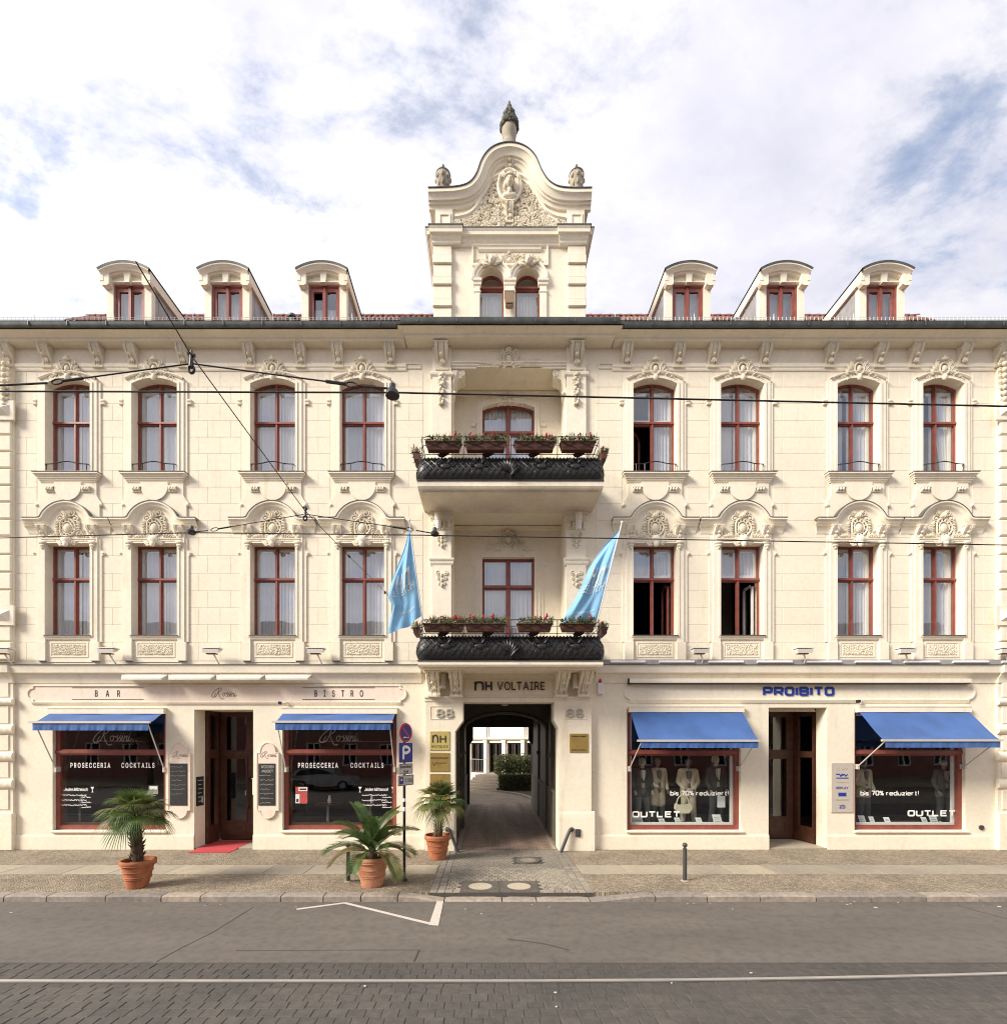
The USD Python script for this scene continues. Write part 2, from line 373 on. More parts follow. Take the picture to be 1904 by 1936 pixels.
plain('alu', (0.62, 0.58, 0.52), 0.45, metal=0.3, var=0.06)
plain('zinc', (0.085, 0.092, 0.085), 0.55, metal=0.2, var=0.4, scale=3.5, bump=0.004, bscale=8)
plain('zinc_light', (0.34, 0.335, 0.33), 0.5, metal=0.2, var=0.15, scale=4)
plain('flashing', (0.075, 0.075, 0.07), 0.5, var=0.3, scale=8)
plain('iron', (0.034, 0.033, 0.033), 0.42, metal=0.4, var=0.4, scale=12, bump=0.006, bscale=50)
plain('black_paint', (0.012, 0.012, 0.013), 0.45)
plain('bollard_grey', (0.045, 0.047, 0.05), 0.5, var=0.2, scale=20)
plain('cable', (0.012, 0.012, 0.012), 0.6)
plain('roof_tile', (0.20, 0.080, 0.055), 0.8, var=0.35, scale=9)
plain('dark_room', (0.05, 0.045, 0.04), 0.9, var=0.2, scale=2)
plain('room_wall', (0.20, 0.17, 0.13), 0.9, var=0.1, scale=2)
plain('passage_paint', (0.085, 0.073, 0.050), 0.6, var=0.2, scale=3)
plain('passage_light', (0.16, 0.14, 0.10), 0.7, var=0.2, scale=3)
plain('brass', (0.42, 0.29, 0.09), 0.42, metal=0.55, var=0.12, scale=7)
plain('brass_pale', (0.62, 0.50, 0.17), 0.4, metal=0.45, var=0.10, scale=7)
plain('steel_plate', (0.60, 0.54, 0.46), 0.45, metal=0.3, var=0.05)
plain('sign_blue', (0.018, 0.022, 0.16), 0.4)
plain('sign_red', (0.45, 0.02, 0.02), 0.4)
plain('sign_white', (0.72, 0.70, 0.67), 0.5)
plain('sign_grey', (0.46, 0.42, 0.37), 0.5)
plain('letter_blue', (0.016, 0.040, 0.26), 0.35)
plain('letter_dark', (0.035, 0.028, 0.022), 0.5)
plain('letter_brown', (0.26, 0.17, 0.12), 0.6)
plain('letter_white', (0.86, 0.84, 0.80), 0.6)
plain('letter_grey', (0.36, 0.34, 0.27), 0.5)
plain('letter_dim', (0.28, 0.24, 0.20), 0.6)
plain('chalkboard', (0.018, 0.017, 0.016), 0.7, var=0.3, scale=10)
plain('chalk', (0.45, 0.44, 0.42), 0.9)
plain('carpet', (0.42, 0.045, 0.05), 0.95, var=0.12, scale=60, bump=0.004, bscale=150)
plain('flag_blue', (0.10, 0.36, 0.72), 0.75, var=0.05, scale=3)
plain('flower_red', (0.36, 0.015, 0.035), 0.7, var=0.3, scale=30)
plain('box_brown', (0.10, 0.035, 0.020), 0.6, var=0.25, scale=9)
plain('paper', (0.70, 0.74, 0.72), 0.7)
plain('poster_red', (0.42, 0.07, 0.06), 0.6, var=0.3, scale=25)
plain('coat_beige', (0.44, 0.38, 0.27), 0.9, var=0.1, scale=12)
plain('suit_grey', (0.13, 0.135, 0.13), 0.9, var=0.1, scale=12)
plain('suit_dark', (0.05, 0.055, 0.055), 0.9, var=0.1, scale=12)
plain('mannequin_skin', (0.42, 0.35, 0.26), 0.6)
plain('mannequin_dark', (0.10, 0.08, 0.06), 0.6)
plain('bag_cream', (0.62, 0.56, 0.42), 0.6)
plain('soil', (0.07, 0.045, 0.025), 0.95, var=0.4, scale=40, bump=0.02, bscale=40)
plain('trunk_fibre', (0.085, 0.055, 0.032), 0.95, var=0.5, scale=30, bump=0.02, bscale=60)
plain('stone_step', (0.27, 0.22, 0.17), 0.8, var=0.1)
plain('tyre', (0.02, 0.02, 0.02), 0.8)
plain('car_silver', (0.42, 0.43, 0.43), 0.3, metal=0.6, coat=0.5)
plain('car_glass', (0.01, 0.012, 0.012), 0.08)
plain('lamp_white', (0.70, 0.66, 0.60), 0.5)
plain('tyre_mark', (0.062, 0.056, 0.050), 0.9)
plain('litter_white', (0.50, 0.47, 0.43), 0.8)
plain('lantern_glass', (0.30, 0.20, 0.12), 0.3)
plain('tile_shade', (0.16, 0.05, 0.03), 0.8)
plain('tile_dark', (0.085, 0.060, 0.050), 0.8, var=0.3, scale=9)
def terracotta(name, c):
    mat(name, {"g": ("geometry", {}), "n": ("noise_texture", {"scale": 5.0, "detail": 6.0, "roughness": 0.7}), "n1": ("noise_texture", {"scale": 18.0, "detail": 5.0}),
               "r": ("rgb_ramp", {"ramp": [(0.3, tuple(x * .72 for x in c)), (0.55, c), (0.75, tuple(min(1, x * 1.2 + .06) for x in c))]}),
               "b": ("bump", {"strength": 0.4, "distance": 0.006}), "p": ("principled_bsdf", {"roughness": 0.85, "specular_ior_level": 0.2})},
        [("g.position", "n.vector"), ("g.position", "n1.vector"), ("n.fac", "r.fac"), ("r.color", "p.base_color"), ("n1.fac", "b.height"), ("b.normal", "p.normal")])
terracotta('terracotta', (0.42, 0.155, 0.075)); terracotta('terracotta_pale', (0.58, 0.27, 0.16))
def leafmat(name, c, trans=0.35):
    d = tuple(x * 0.55 for x in c)
    mat(name, {"g": ("geometry", {}), "n": ("noise_texture", {"scale": 7.0, "detail": 3.0}), "r": ("rgb_ramp", {"ramp": [(0.3, d), (0.6, c), (0.8, tuple(min(1, x * 1.5 + 0.01) for x in c))]}),
               "p": ("principled_bsdf", {"roughness": 0.42, "specular_ior_level": 0.45}), "t": ("translucent_bsdf", {}), "m": ("mix_closure", {"fac": trans})},
        [("g.position", "n.vector"), ("n.fac", "r.fac"), ("r.color", "p.base_color"), ("r.color", "t.color"), ("p.BSDF", "m.closure1"), ("t.BSDF", "m.closure2")], surface="m.closure")
leafmat('palm_green', (0.105, 0.165, 0.040)); leafmat('palm_olive', (0.19, 0.20, 0.065)); leafmat('date_green', (0.095, 0.155, 0.045)); leafmat('dry_frond', (0.24, 0.19, 0.07))
leafmat('box_foliage', (0.055, 0.085, 0.025)); leafmat('pale_grass', (0.34, 0.36, 0.17)); leafmat('hedge_green', (0.07, 0.12, 0.04)); leafmat('shrub_green', (0.15, 0.165, 0.06)); leafmat('tree_green', (0.05, 0.075, 0.022))
def pane(name, f0, tint):
    mat(name, {"lw": ("layer_weight", {"blend": 0.5}), "pw": ("math", {"math_type": "power", "value2": 5.0}), "f": ("math", {"math_type": "multiply_add", "value2": 1 - f0, "value3": f0}), "t": ("transparent_bsdf", {"color": tint}), "gl": ("glossy_bsdf", {"roughness": 0.0, "color": (0.95, 0.97, 1.0)}), "m": ("mix_closure", {}),
               "g": ("geometry", {}), "n": ("noise_texture", {"scale": 1.3, "detail": 1.0}), "b": ("bump", {"strength": 0.10, "distance": 0.02})},
        [("lw.facing", "pw.value1"), ("pw.value", "f.value1"), ("f.value", "m.fac"), ("t.BSDF", "m.closure1"), ("gl.BSDF", "m.closure2"), ("g.position", "n.vector"), ("n.fac", "b.height"), ("b.normal", "gl.normal")], surface="m.closure")
pane('pane_upper', 0.19, (0.90, 0.93, 0.94)); pane('pane_shop', 0.085, (0.92, 0.95, 0.94))
mat('curtain', {"d": ("diffuse_bsdf", {"color": (0.84, 0.83, 0.85)}), "t": ("translucent_bsdf", {"color": (0.6, 0.6, 0.62)}), "m": ("mix_closure", {"fac": 0.3})},
    [("d.BSDF", "m.closure1"), ("t.BSDF", "m.closure2")], surface="m.closure")
def cloth(name, c):
    mat(name, {"g": ("geometry", {}), "n": ("noise_texture", {"scale": 1.7, "detail": 3.0}), "r": ("rgb_ramp", {"ramp": [(0.35, tuple(x * .86 for x in c)), (0.65, tuple(min(1, x * 1.1) for x in c))]}),
               "w": ("noise_texture", {"scale": 320.0}), "b": ("bump", {"strength": 0.2, "distance": 0.002}), "p": ("principled_bsdf", {"roughness": 0.7, "sheen_weight": 0.2}), "t": ("translucent_bsdf", {}), "m": ("mix_closure", {"fac": 0.25})},
        [("g.position", "n.vector"), ("n.fac", "r.fac"), ("r.color", "p.base_color"), ("r.color", "t.color"), ("g.position", "w.vector"), ("w.fac", "b.height"), ("b.normal", "p.normal"),
         ("p.BSDF", "m.closure1"), ("t.BSDF", "m.closure2")], surface="m.closure")
cloth('awning_blue', (0.052, 0.135, 0.38)); cloth('flag_cloth', (0.24, 0.50, 0.78))
def stone(name, c, var, bump, bscale, per=True, rough=0.85, lo=(0.80, 0.80, 0.82), hi=(1.16, 1.13, 1.08)):
    """stones that differ from one to the next"""
    n = {"g": ("geometry", {}), "o": ("object_info", {}), "n": ("noise_texture", {"scale": 9.0, "detail": 6.0, "roughness": 0.7}), "n3": ("noise_texture", {"scale": 0.9, "detail": 4.0}),
         "r": ("rgb_ramp", {"ramp": [(0.3, tuple(x * (1 - var) for x in c)), (0.7, tuple(min(1, x * (1 + var)) for x in c))]}),
         "ro": ("rgb_ramp", {"ramp": [(0.0, lo), (0.5, (1, 1, 1)), (1.0, hi)]}), "r3": ("rgb_ramp", {"ramp": [(0.3, (0.84, 0.84, 0.85)), (0.7, (1.1, 1.08, 1.05))]}),
         "m": ("mix_color", {"blend_type": "multiply", "fac": 1.0, "use_clamp": False}), "m3": ("mix_color", {"blend_type": "multiply", "fac": 1.0, "use_clamp": False}),
         "n2": ("noise_texture", {"scale": bscale, "detail": 5.0}), "b": ("bump", {"strength": 0.7, "distance": bump}), "p": ("principled_bsdf", {"roughness": rough, "specular_ior_level": 0.3})}
    l = [("g.position", "n.vector"), ("g.position", "n3.vector"), ("g.position", "n2.vector"), ("n.fac", "r.fac"), ("n3.fac", "r3.fac"), ("r.color", "m.a"), ("ro.color", "m.b"), ("m.result", "m3.a"), ("r3.color", "m3.b"), ("m3.result", "p.base_color"), ("n2.fac", "b.height"), ("b.normal", "p.normal")]
    l.append(("o.random", "ro.fac") if per else ("g.random_per_island", "ro.fac"))
    mat(name, n, l)
stone('kerb_granite', (0.27, 0.235, 0.20), 0.30, 0.006, 45); stone('slab_granite', (0.33, 0.29, 0.225), 0.14, 0.003, 60); stone('sett', (0.088, 0.080, 0.071), 0.22, 0.008, 40, lo=(.91, .91, .92), hi=(1.08, 1.07, 1.05)); stone('sett_many', (0.088, 0.080, 0.071), 0.22, 0.008, 40, per=False, lo=(.91, .91, .92), hi=(1.08, 1.07, 1.05))
stone('drive_sett', (0.28, 0.25, 0.20), 0.22, 0.005, 50); stone('drive_sett_many', (0.28, 0.25, 0.20), 0.22, 0.005, 50, per=False); stone('clay_tile_many', (0.27, 0.085, 0.05), 0.3, 0.004, 30, per=False)
plain('bed_sand', (0.070, 0.062, 0.054), 0.95, var=0.3, scale=20)
plain('joint_sand', (0.10, 0.088, 0.072), 0.95, var=0.35, scale=20, bump=0.006, bscale=90)
plain('cast_iron', (0.13, 0.115, 0.095), 0.65, metal=0.15, var=0.3, scale=25, bump=0.006, bscale=70)
plain('cover_concrete', (0.42, 0.36, 0.27), 0.85, var=0.14, scale=20, bump=0.004, bscale=80)
plain('rail_steel', (0.55, 0.52, 0.48), 0.35, metal=0.6, var=0.1, scale=3)
plain('rail_groove', (0.06, 0.05, 0.045), 0.6, metal=0.3)
# asphalt: fine grit, worn bands, a few oil stains
mat('asphalt', {"g": ("geometry", {}), "mp": ("mapping", {"scale": (0.18, 0.9, 1.0)}), "n": ("noise_texture", {"scale": 1.3, "detail": 6.0, "roughness": 0.6}), "n1": ("noise_texture", {"scale": 260.0, "detail": 2.0}), "n3": ("noise_texture", {"scale": 7.0, "detail": 5.0, "roughness": 0.65}),
                "r": ("rgb_ramp", {"ramp": [(0.3, (0.112, 0.098, 0.084)), (0.7, (0.146, 0.128, 0.110))]}), "r1": ("rgb_ramp", {"ramp": [(0.25, (0.50, 0.50, 0.50)), (0.5, (1, 1, 1)), (0.75, (1.7, 1.62, 1.55))]}), "r3": ("rgb_ramp", {"ramp": [(0.3, (0.76, 0.77, 0.78)), (0.55, (1.02, 1.02, 1.02))]}),
                "m": ("mix_color", {"blend_type": "multiply", "fac": 1.0, "use_clamp": False}), "m3": ("mix_color", {"blend_type": "multiply", "fac": 1.0, "use_clamp": False}),
                "b": ("bump", {"strength": 0.6, "distance": 0.004}), "p": ("principled_bsdf", {"roughness": 0.82, "specular_ior_level": 0.35})},
    [("g.position", "mp.vector"), ("mp.vector", "n.vector"), ("g.position", "n1.vector"), ("g.position", "n3.vector"), ("n.fac", "r.fac"), ("n1.fac", "r1.fac"), ("n3.fac", "r3.fac"), ("r.color", "m.a"), ("r1.color", "m.b"), ("m.result", "m3.a"), ("r3.color", "m3.b"), ("m3.result", "p.base_color"), ("n1.fac", "b.height"), ("b.normal", "p.normal")])
# mosaic of small hand-set stones
mat('mosaic', {"g": ("geometry", {}), "d": ("noise_texture", {"scale": 1.2, "detail": 4.0, "roughness": 0.6}), "v": ("voronoi_texture", {"scale": 19.0, "randomness": 0.8, "dimensions": "2D"}), "e": ("voronoi_texture", {"scale": 19.0, "randomness": 0.8, "feature": "distance_to_edge", "dimensions": "2D"}),
               "sx": ("separate_xyz", {}), "r": ("rgb_ramp", {"ramp": [(0.0, (0.25, 0.205, 0.15)), (0.5, (0.32, 0.27, 0.20)), (1.0, (0.40, 0.34, 0.26))]}), "re": ("rgb_ramp", {"ramp": [(0.0, (0.55, 0.53, 0.50)), (0.10, (1, 1, 1))]}), "rd": ("rgb_ramp", {"ramp": [(0.28, (0.74, 0.73, 0.72)), (0.6, (1.06, 1.03, 1.0))]}),
               "m": ("mix_color", {"blend_type": "multiply", "fac": 1.0, "use_clamp": False}), "m3": ("mix_color", {"blend_type": "multiply", "fac": 1.0, "use_clamp": False}),
               "rb": ("rgb_ramp", {"ramp": [(0.0, (0, 0, 0)), (0.22, (1, 1, 1))]}), "b": ("bump", {"strength": 0.9, "distance": 0.014}), "p": ("principled_bsdf", {"roughness": 0.88, "specular_ior_level": 0.25})},
    [("g.position", "v.vector"), ("g.position", "e.vector"), ("g.position", "d.vector"), ("v.color", "sx.vector"), ("sx.x", "r.fac"), ("e.distance", "re.fac"), ("d.fac", "rd.fac"), ("r.color", "m.a"), ("re.color", "m.b"), ("m.result", "m3.a"), ("rd.color", "m3.b"), ("m3.result", "p.base_color"),
     ("e.distance", "rb.fac"), ("rb.color", "b.height"), ("b.normal", "p.normal")])
# clinker pavers on the passage floor
mat('paver', {"g": ("geometry", {}), "mp": ("mapping", {"scale": (1.0, 1.0, 1.0)}), "bk": ("brick_texture", {"scale": 1.0, "brick_width": 0.21, "row_height": 0.105, "mortar_size": 0.007, "color1": (0.29, 0.19, 0.145), "color2": (0.38, 0.28, 0.21), "mortar": (0.13, 0.11, 0.09), "bias": -0.1}),
              "w": ("noise_texture", {"scale": 0.8, "detail": 5.0}), "mw": ("mapping", {"scale": (2.4, 0.25, 1.0)}), "rw": ("rgb_ramp", {"ramp": [(0.32, (0.5, 0.5, 0.5)), (0.6, (1, 1, 1))]}), "m": ("mix_color", {"blend_type": "multiply", "fac": 1.0}),
              "b": ("bump", {"strength": 0.6, "distance": 0.006, "invert": True}), "p": ("principled_bsdf", {"roughness": 0.8})},
    [("g.position", "bk.vector"), ("g.position", "mw.vector"), ("mw.vector", "w.vector"), ("w.fac", "rw.fac"), ("bk.color", "m.a"), ("rw.color", "m.b"), ("m.result", "p.base_color"), ("bk.fac", "b.height"), ("b.normal", "p.normal")])
mat('brick_far', {"g": ("geometry", {}), "sw": ("separate_xyz", {}), "cb": ("combine_xyz", {}), "bk": ("brick_texture", {"scale": 1.0, "brick_width": 0.26, "row_height": 0.085, "mortar_size": 0.012, "color1": (0.22, 0.055, 0.035), "color2": (0.30, 0.09, 0.055), "mortar": (0.20, 0.16, 0.13)}), "p": ("principled_bsdf", {"roughness": 0.9})},
    [("g.position", "sw.vector"), ("sw.x", "cb.x"), ("sw.z", "cb.y"), ("cb.vector", "bk.vector"), ("bk.color", "p.base_color")])
mat('road_paint', {"g": ("geometry", {}), "n": ("noise_texture", {"scale": 30.0, "detail": 6.0, "roughness": 0.75}), "r": ("rgb_ramp", {"ramp": [(0.33, (0.24, 0.21, 0.18)), (0.47, (0.56, 0.49, 0.43))]}), "p": ("principled_bsdf", {"roughness": 0.75})},
    [("g.position", "n.vector"), ("n.fac", "r.fac"), ("r.color", "p.base_color")])
# ---------------------------------------------------------------- ground, road, pavement
ZR = -0.12
def struct(name, mb, m, label=None, smooth=False, kind='structure'):
    return part('/World', name, mb, m, smooth, label, kind)
struct('ground', MB().box(-400, 400, -400, 400, -1.0, -0.30), 'joint_sand')
struct('road', MB().box(-60, 60, -6.60, -4.02, -0.29, ZR).box(-60, 60, -19.0, -10.6, -0.29, ZR - 0.002), 'asphalt', 'grey asphalt roadway in front of the kerb')
struct('far_pavement', MB().box(-60, 60, -27.0, -19.0, -0.29, 0.0), 'mosaic')
struct('pavement', MB().box(-60, X(843), -3.80, 0.30, -0.29, 0.0).box(2.10, 60, -3.80, 0.30, -0.29, 0.0), 'mosaic', 'mosaic pavement of small tan stones along the facade')
track = struct('track_bed', MB().box(-60, 60, -10.6, -6.60, -0.29, -0.131), 'bed_sand', 'dark stone setts around the tram rail')
drive = struct('driveway', MB().box(X(843), 2.10, -3.80, 0.02, -0.29, -0.018), 'bed_sand', 'pale sett driveway crossing the pavement to the archway')
def pillow(mb, x0, x1, y0, y1, z0, z1, c, rnd, tilt=0.003):
    """one paving stone with worn edges"""
    j = lambda: rnd.uniform(-.006, .006)
    a = [(x0 + j(), y0 + j()), (x1 + j(), y0 + j()), (x1 + j(), y1 + j()), (x0 + j(), y1 + j())]
    tz = [z1 + rnd.uniform(-tilt, tilt) for _ in range(4)]
    v = [(p[0], p[1], z0) for p in a] + [(p[0], p[1], t - c) for p, t in zip(a, tz)]
    cx, cy = (x0 + x1) / 2, (y0 + y1) / 2
    v += [(p[0] + math.copysign(c, cx - p[0]), p[1] + math.copysign(c, cy - p[1]), t) for p, t in zip(a, tz)]
    f = []
    for b in (0, 4):
        for k in range(4):
            q = (k + 1) % 4; f.append((b + k, b + q, b + 4 + q, b + 4 + k))
    f.append((8, 9, 10, 11)); return mb.raw(v, f)
def rail_y(x): return -7.11 + (0.20 * (x / 6.9) ** 2 if x > 0 else 0.0)
# tram bed setts: the nearest 300 are stones of their own
rnd = random.Random(3)
stones, rows = [], []
y = -6.61
while y > -8.75:
    d = 0.165 + rnd.uniform(-.008, .008)
    x = -9.0 + rnd.uniform(0, .2)
    while x < 9.0:
        w = 0.20 + rnd.uniform(-.022, .028)
        stones.append((x + .004, x + w - .004, y - d + .004, y - .004)); x += w
    y -= d
def near_rail(s): return any(abs((s[2] + s[3]) / 2 - g - rail_y((s[0] + s[1]) / 2)) < 0.13 for g in (0.0, -1.435))
def clip_rail(s):
    for g in (0.0, -1.435):
        r = rail_y((s[0] + s[1]) / 2) + g
        if s[2] < r + .055 and s[3] > r - .055:
            if (s[2] + s[3]) / 2 > r: s = (s[0], s[1], max(s[2], r + .060), s[3])
            else: s = (s[0], s[1], s[2], min(s[3], r - .060))
            if s[3] - s[2] < 0.05: return None
    return s
stones = [q for q in (clip_rail(s) for s in stones) if q]
vis = [s for s in stones if abs(s[0]) < 6.9 and s[2] > -8.10]
vis.sort(key=lambda s: s[2]); near = set(vis[:300])
many = MB()
for s in stones:
    mb = MB() if s in near else many
    pillow(mb, *s, -0.16, ZR - 0.004 + rnd.uniform(-.0025, .0025), 0.007, rnd, .0015)
    if s in near: part(track, 'sett', mb, 'sett')
part(track, 'sett_field', many, 'sett_many', kind='stuff')
xs = np.linspace(-40, 40, 160)
for g in (0.0, -1.435):
    mb = MB(); top, gro = [], []
    for x in xs:
        r = rail_y(x) + g if abs(x) < 12 else rail_y(12 * np.sign(x)) + g
        top.append([(x, r - .026, ZR - .05), (x, r - .026, ZR + .006), (x, r - .020, ZR + .009), (x, r + .020, ZR + .009), (x, r + .026, ZR + .006), (x, r + .026, ZR - .05)])
        gro.append([(x, r - .075, ZR - .006), (x, r - .034, ZR - .008), (x, r + .034, ZR - .008), (x, r + .060, ZR - .006)])
    if g == 0.0:
        rl = thing('tram_rail', 'shiny steel tram rail running along the whole street', 'rail')
        part(rl, 'rail_head', MB().grid(np.array(top)[:, ::-1]), 'rail_steel', 40); part(rl, 'groove', MB().grid(np.array(gro)[:, ::-1]), 'rail_groove')
# driveway setts
stones = []
rnd = random.Random(5); x0, x1 = X(843), 2.10
covers = [(X(908, -3.36) , -3.36, .33), (X(981, -3.36), -3.36, .33)]
CV = [ground(908, 1676.5), ground(981, 1676.5), ground(998, 1627)]
y, row = -3.80, 0
bw = .155
while y < -0.03:
    d = min(0.155 if row == 0 else 0.128, -y)
    q = []
    for k in range(2): q += [(x0 + bw * k, bw), (x1 - bw * (k + 1), bw)]
    xa, xb = x0 + 2 * bw, x1 - 2 * bw; w = (xb - xa) / round((xb - xa) / (.155 if row == 0 else .128)); x = xa - (w / 2 if row % 2 else 0)
    while x < xb - .02:
        e0, e1 = max(x, xa), min(x + w, xb)
        if e1 - e0 > .03: q.append((e0, e1 - e0))
        x += w
    for e, wd in q: stones.append((e + .006, e + wd - .006, y + .006, min(y + d, 0.0) - .006))
    y += d; row += 1
def in_cover(s):
    cx, cy = (s[0] + s[1]) / 2, (s[2] + s[3]) / 2
    for k, (a, b) in enumerate(CV):
        h = .41 if k < 2 else .36
        if abs(cx - a) < h and abs(cy - b) < (h if k < 2 else .36): return True
    return False
stones = [s for s in stones if not in_cover(s)]
stones.sort(key=lambda s: s[2]); near = set(stones[:300]); many = MB()
for s in stones:
    mb = MB() if s in near else many
    pillow(mb, *s, -0.03, 0.0 + rnd.uniform(-.002, .002), 0.006, rnd, .002)
    if s in near: part(drive, 'sett', mb, 'drive_sett')
part(drive, 'sett_field', many, 'drive_sett_many', kind='stuff')
# manhole covers
names = ['cast iron manhole with pale concrete centre in the driveway, nearer the sign post', 'cast iron manhole with pale concrete centre in the driveway, nearer the wall socket', 'round manhole cover close to the archway threshold']
for k, (a, b) in enumerate(CV):
    t = thing('manhole_cover', names[k], 'manhole cover', (a, b, 0))
    if k < 2:
        fr = Polygon([(-.40, -.37), (.40, -.37), (.40, .37), (-.40, .37)]).difference(Point(0, 0).buffer(.345, 24))
        part(t, 'frame', MB().flat(fr, -.02, .003), 'cast_iron')
        rib = MB()
        for q in range(12):
            for sx in (-1, 1): rib.box(sx * .36 - .016, sx * .36 + .016, -.36 + q * .062, -.36 + q * .062 + .03, .003, .009)
        for q in range(28):
            an = 2 * pi * q / 28; rib.flat(Polygon([(math.cos(an + e) * r, math.sin(an + e) * r) for r, e in ((.27, -.05), (.335, -.05), (.335, .05), (.27, .05))]), .006, .012)
        part(t, 'rib', rib, 'cast_iron')
    ro = .345 if k < 2 else .30
    part(t, 'ring', MB().flat(Point(0, 0).buffer(ro, 24).difference(Point(0, 0).buffer(ro - .105, 24)), -.02, .006), 'cast_iron')
    part(t, 'cover_plate', MB().flat(Point(0, 0).buffer(ro - .105, 24), -.02, .005), 'cover_concrete' if k < 2 else 'drive_sett')
# granite walking strip
rnd = random.Random(11)
for x, xe in ((-14.5, X(843) - .01), (2.11, 15.5)):
    y0, y1 = ground(500, 1653)[1], ground(500, 1636.5)[1]
    while x < xe - .2:
        w = min(rnd.choice([1.05, 1.25, 1.45, .95]), xe - x); sk = .10
        mb = MB(); pillow(mb, x + .006, x + w - .006, y0, y1, -.02, .006, .006, rnd, .001)
        part('/World/pavement', 'paving_slab', mb, 'slab_granite'); x += w
# kerb
kerb = UsdGeom.Xform.Define(stage, '/World/kerb'); setdata(kerb.GetPrim(), kind='structure', label='worn granite kerb stones between pavement and road')
dk = lambda u: (u - 923) * 9.42 / 915
us = [-260, -170, -75, 15, 95, 205, 310, 383, 534, 614, 684, 753, 840, 949, 1014, 1115, 1237, 1334, 1433.6, 1538, 1642, 1745.6, 1845.7, 1950, 2050, 2150]
for i in range(len(us) - 1):
    a, b = dk(us[i]) + .011, dk(us[i + 1]) - .011
    za = zb = 0.004
    low = ZR + .03
    if us[i] == 753: zb = low
    if us[i] in (840, 949, 1014): za = zb = low
    if us[i] == 1115: za = low
    xs2 = np.linspace(a, b, max(4, int((b - a) / .12))); ring = []
    for x in xs2:
        t = (x - a) / (b - a); t = t * t * (3 - 2 * t); zt = za + (zb - za) * t
        e = .014 * (meshkit.noise(np.array([x * 5.0, 3.0, 1.0])) - .5); r = .028
        end = min(x - a, b - x) < .001; q = .012 if end else 0
        ring.append([(x, -3.80, -.28), (x, -3.80, zt - q), (x, -3.975 + e, zt - q + e * .3), (x, -4.0 + e, zt - r * .35 - q), (x, -4.022 + e, zt - r - q), (x, -4.03 + e * .5, -.28)])
    mb = MB().grid(np.array(ring)[:, ::-1])
    for k, rev in ((0, 0), (-1, 1)):
        p = ring[k]; f = [(0, j, j + 1) for j in range(1, 5)]; mb.raw(p, [q[::-1] for q in f] if rev else f)
    part('/World/kerb', 'kerb_stone', mb, 'kerb_granite', 35)
# road markings, seams, litter
def strip(mb, pts, w, z):
    mb.flat(LineString(pts).buffer(w / 2, cap_style=2, join_style=2), z, z + .003)
g = lambda u, v: ground(u, v, ZR)
mk = MB(); strip(mk, [g(561, 1720), g(652, 1708), g(816, 1748)], .075, ZR + .001)
mk.flat(Polygon([g(811, 1750), g(829, 1751.5), g(838.5, 1705.5), g(826, 1705.5)]), ZR + .0045, ZR + .008)
struct('road_marking', mk, 'road_paint', 'worn white zigzag parking line on the road by the kerb')
sm = MB(); strip(sm, [g(479, 1716), g(400, 1765), g(345, 1792), g(296, 1819)], .014, ZR + .001); strip(sm, [g(446, 1798.5), g(620, 1797.5), g(792, 1797)], .013, ZR + .001); strip(sm, [g(792, 1797), g(786, 1812), g(782, 1819)], .02, ZR + .0045)
strip(sm, [g(1810, 1712), g(1850, 1724), g(1904, 1738)], .02, ZR + .001)
struct('tar_seam', sm, 'tyre_mark', 'thin dark tar seams across the asphalt')
sk = MB(); strip(sk, smooth_line([g(960, 1777), g(990, 1780), g(1030, 1786), g(1075, 1797)]), .035, ZR + .001); struct('skid_mark', sk, 'tyre_mark', 'curved dark skid mark on the asphalt')
lt = MB(); rnd = random.Random(21)
for u, v, s in [(21, 1727, .06), (417, 1711, .03), (388, 1713, .03), (1038, 1716, .03), (1006, 1711, .03), (1590, 1705, .09), (1602, 1711, .05), (1608, 1710, .04), (1656, 1717, .07), (1615, 1706, .05), (1698, 1708, .03), (1300, 1709, .035), (1312, 1709, .03), (1343, 1710, .03), (1860, 1714, .02), (1889, 1715, .08), (1385, 1720, .03), (910, 1729, .035), (880, 1720, .03), (560, 1716, .03), (1050, 1878, .04), (1052, 1905, .03), (690, 1866, .05), (1420, 1841, .04), (1270, 1860, .03), (150, 1722, .02)]:
    a, b = g(u, v); an = rnd.uniform(0, 3); n = 5
    lt.flat(Polygon([(a + s * rnd.uniform(.35, .6) * math.cos(an + 2 * pi * k / n), b + s * rnd.uniform(.25, .5) * math.sin(an + 2 * pi * k / n)) for k in range(n)]), ZR + .002, ZR + .008)
struct('litter', lt, 'litter_white', 'small white scraps of litter on the road', kind='stuff')
# ---------------------------------------------------------------- the hotel
B = thing('hotel_building', 'three-storey cream stucco building with arched gable, balconies and two shops', 'building')
XL, XR = -14.6, 15.4
W1 = [(89, 174.4), (251.6, 338.2), (475, 560.4), (643.4, 728), (1195.9, 1279), (1360.3, 1443), (1579.8, 1660.6), (1740.6, 1819.3)]
WIN = [((X(a) + X(b)) / 2, (X(b) - X(a)) / 2) for a, b in W1]
F1T, F1B = Z(1028.5), Z(1203)
F2S, F2C, F2B = Z(728), Z(717), 10.38
def segment(xc, hw, zs, zc, z0, n=10):
    """opening with a shallow arched head"""
    h = zc - zs; R = (hw * hw + h * h) / (2 * h); a = math.asin(hw / R)
    pts = [(xc + R * math.sin(t), zc - R + R * math.cos(t)) for t in np.linspace(a, -a, n)]
    return Polygon([(xc - hw, z0), (xc + hw, z0)] + pts)
rect = lambda x0, x1, z0, z1: sbox(min(x0, x1), min(z0, z1), max(x0, x1), max(z0, z1))
AX = (X(855.6) + X(1069)) / 2
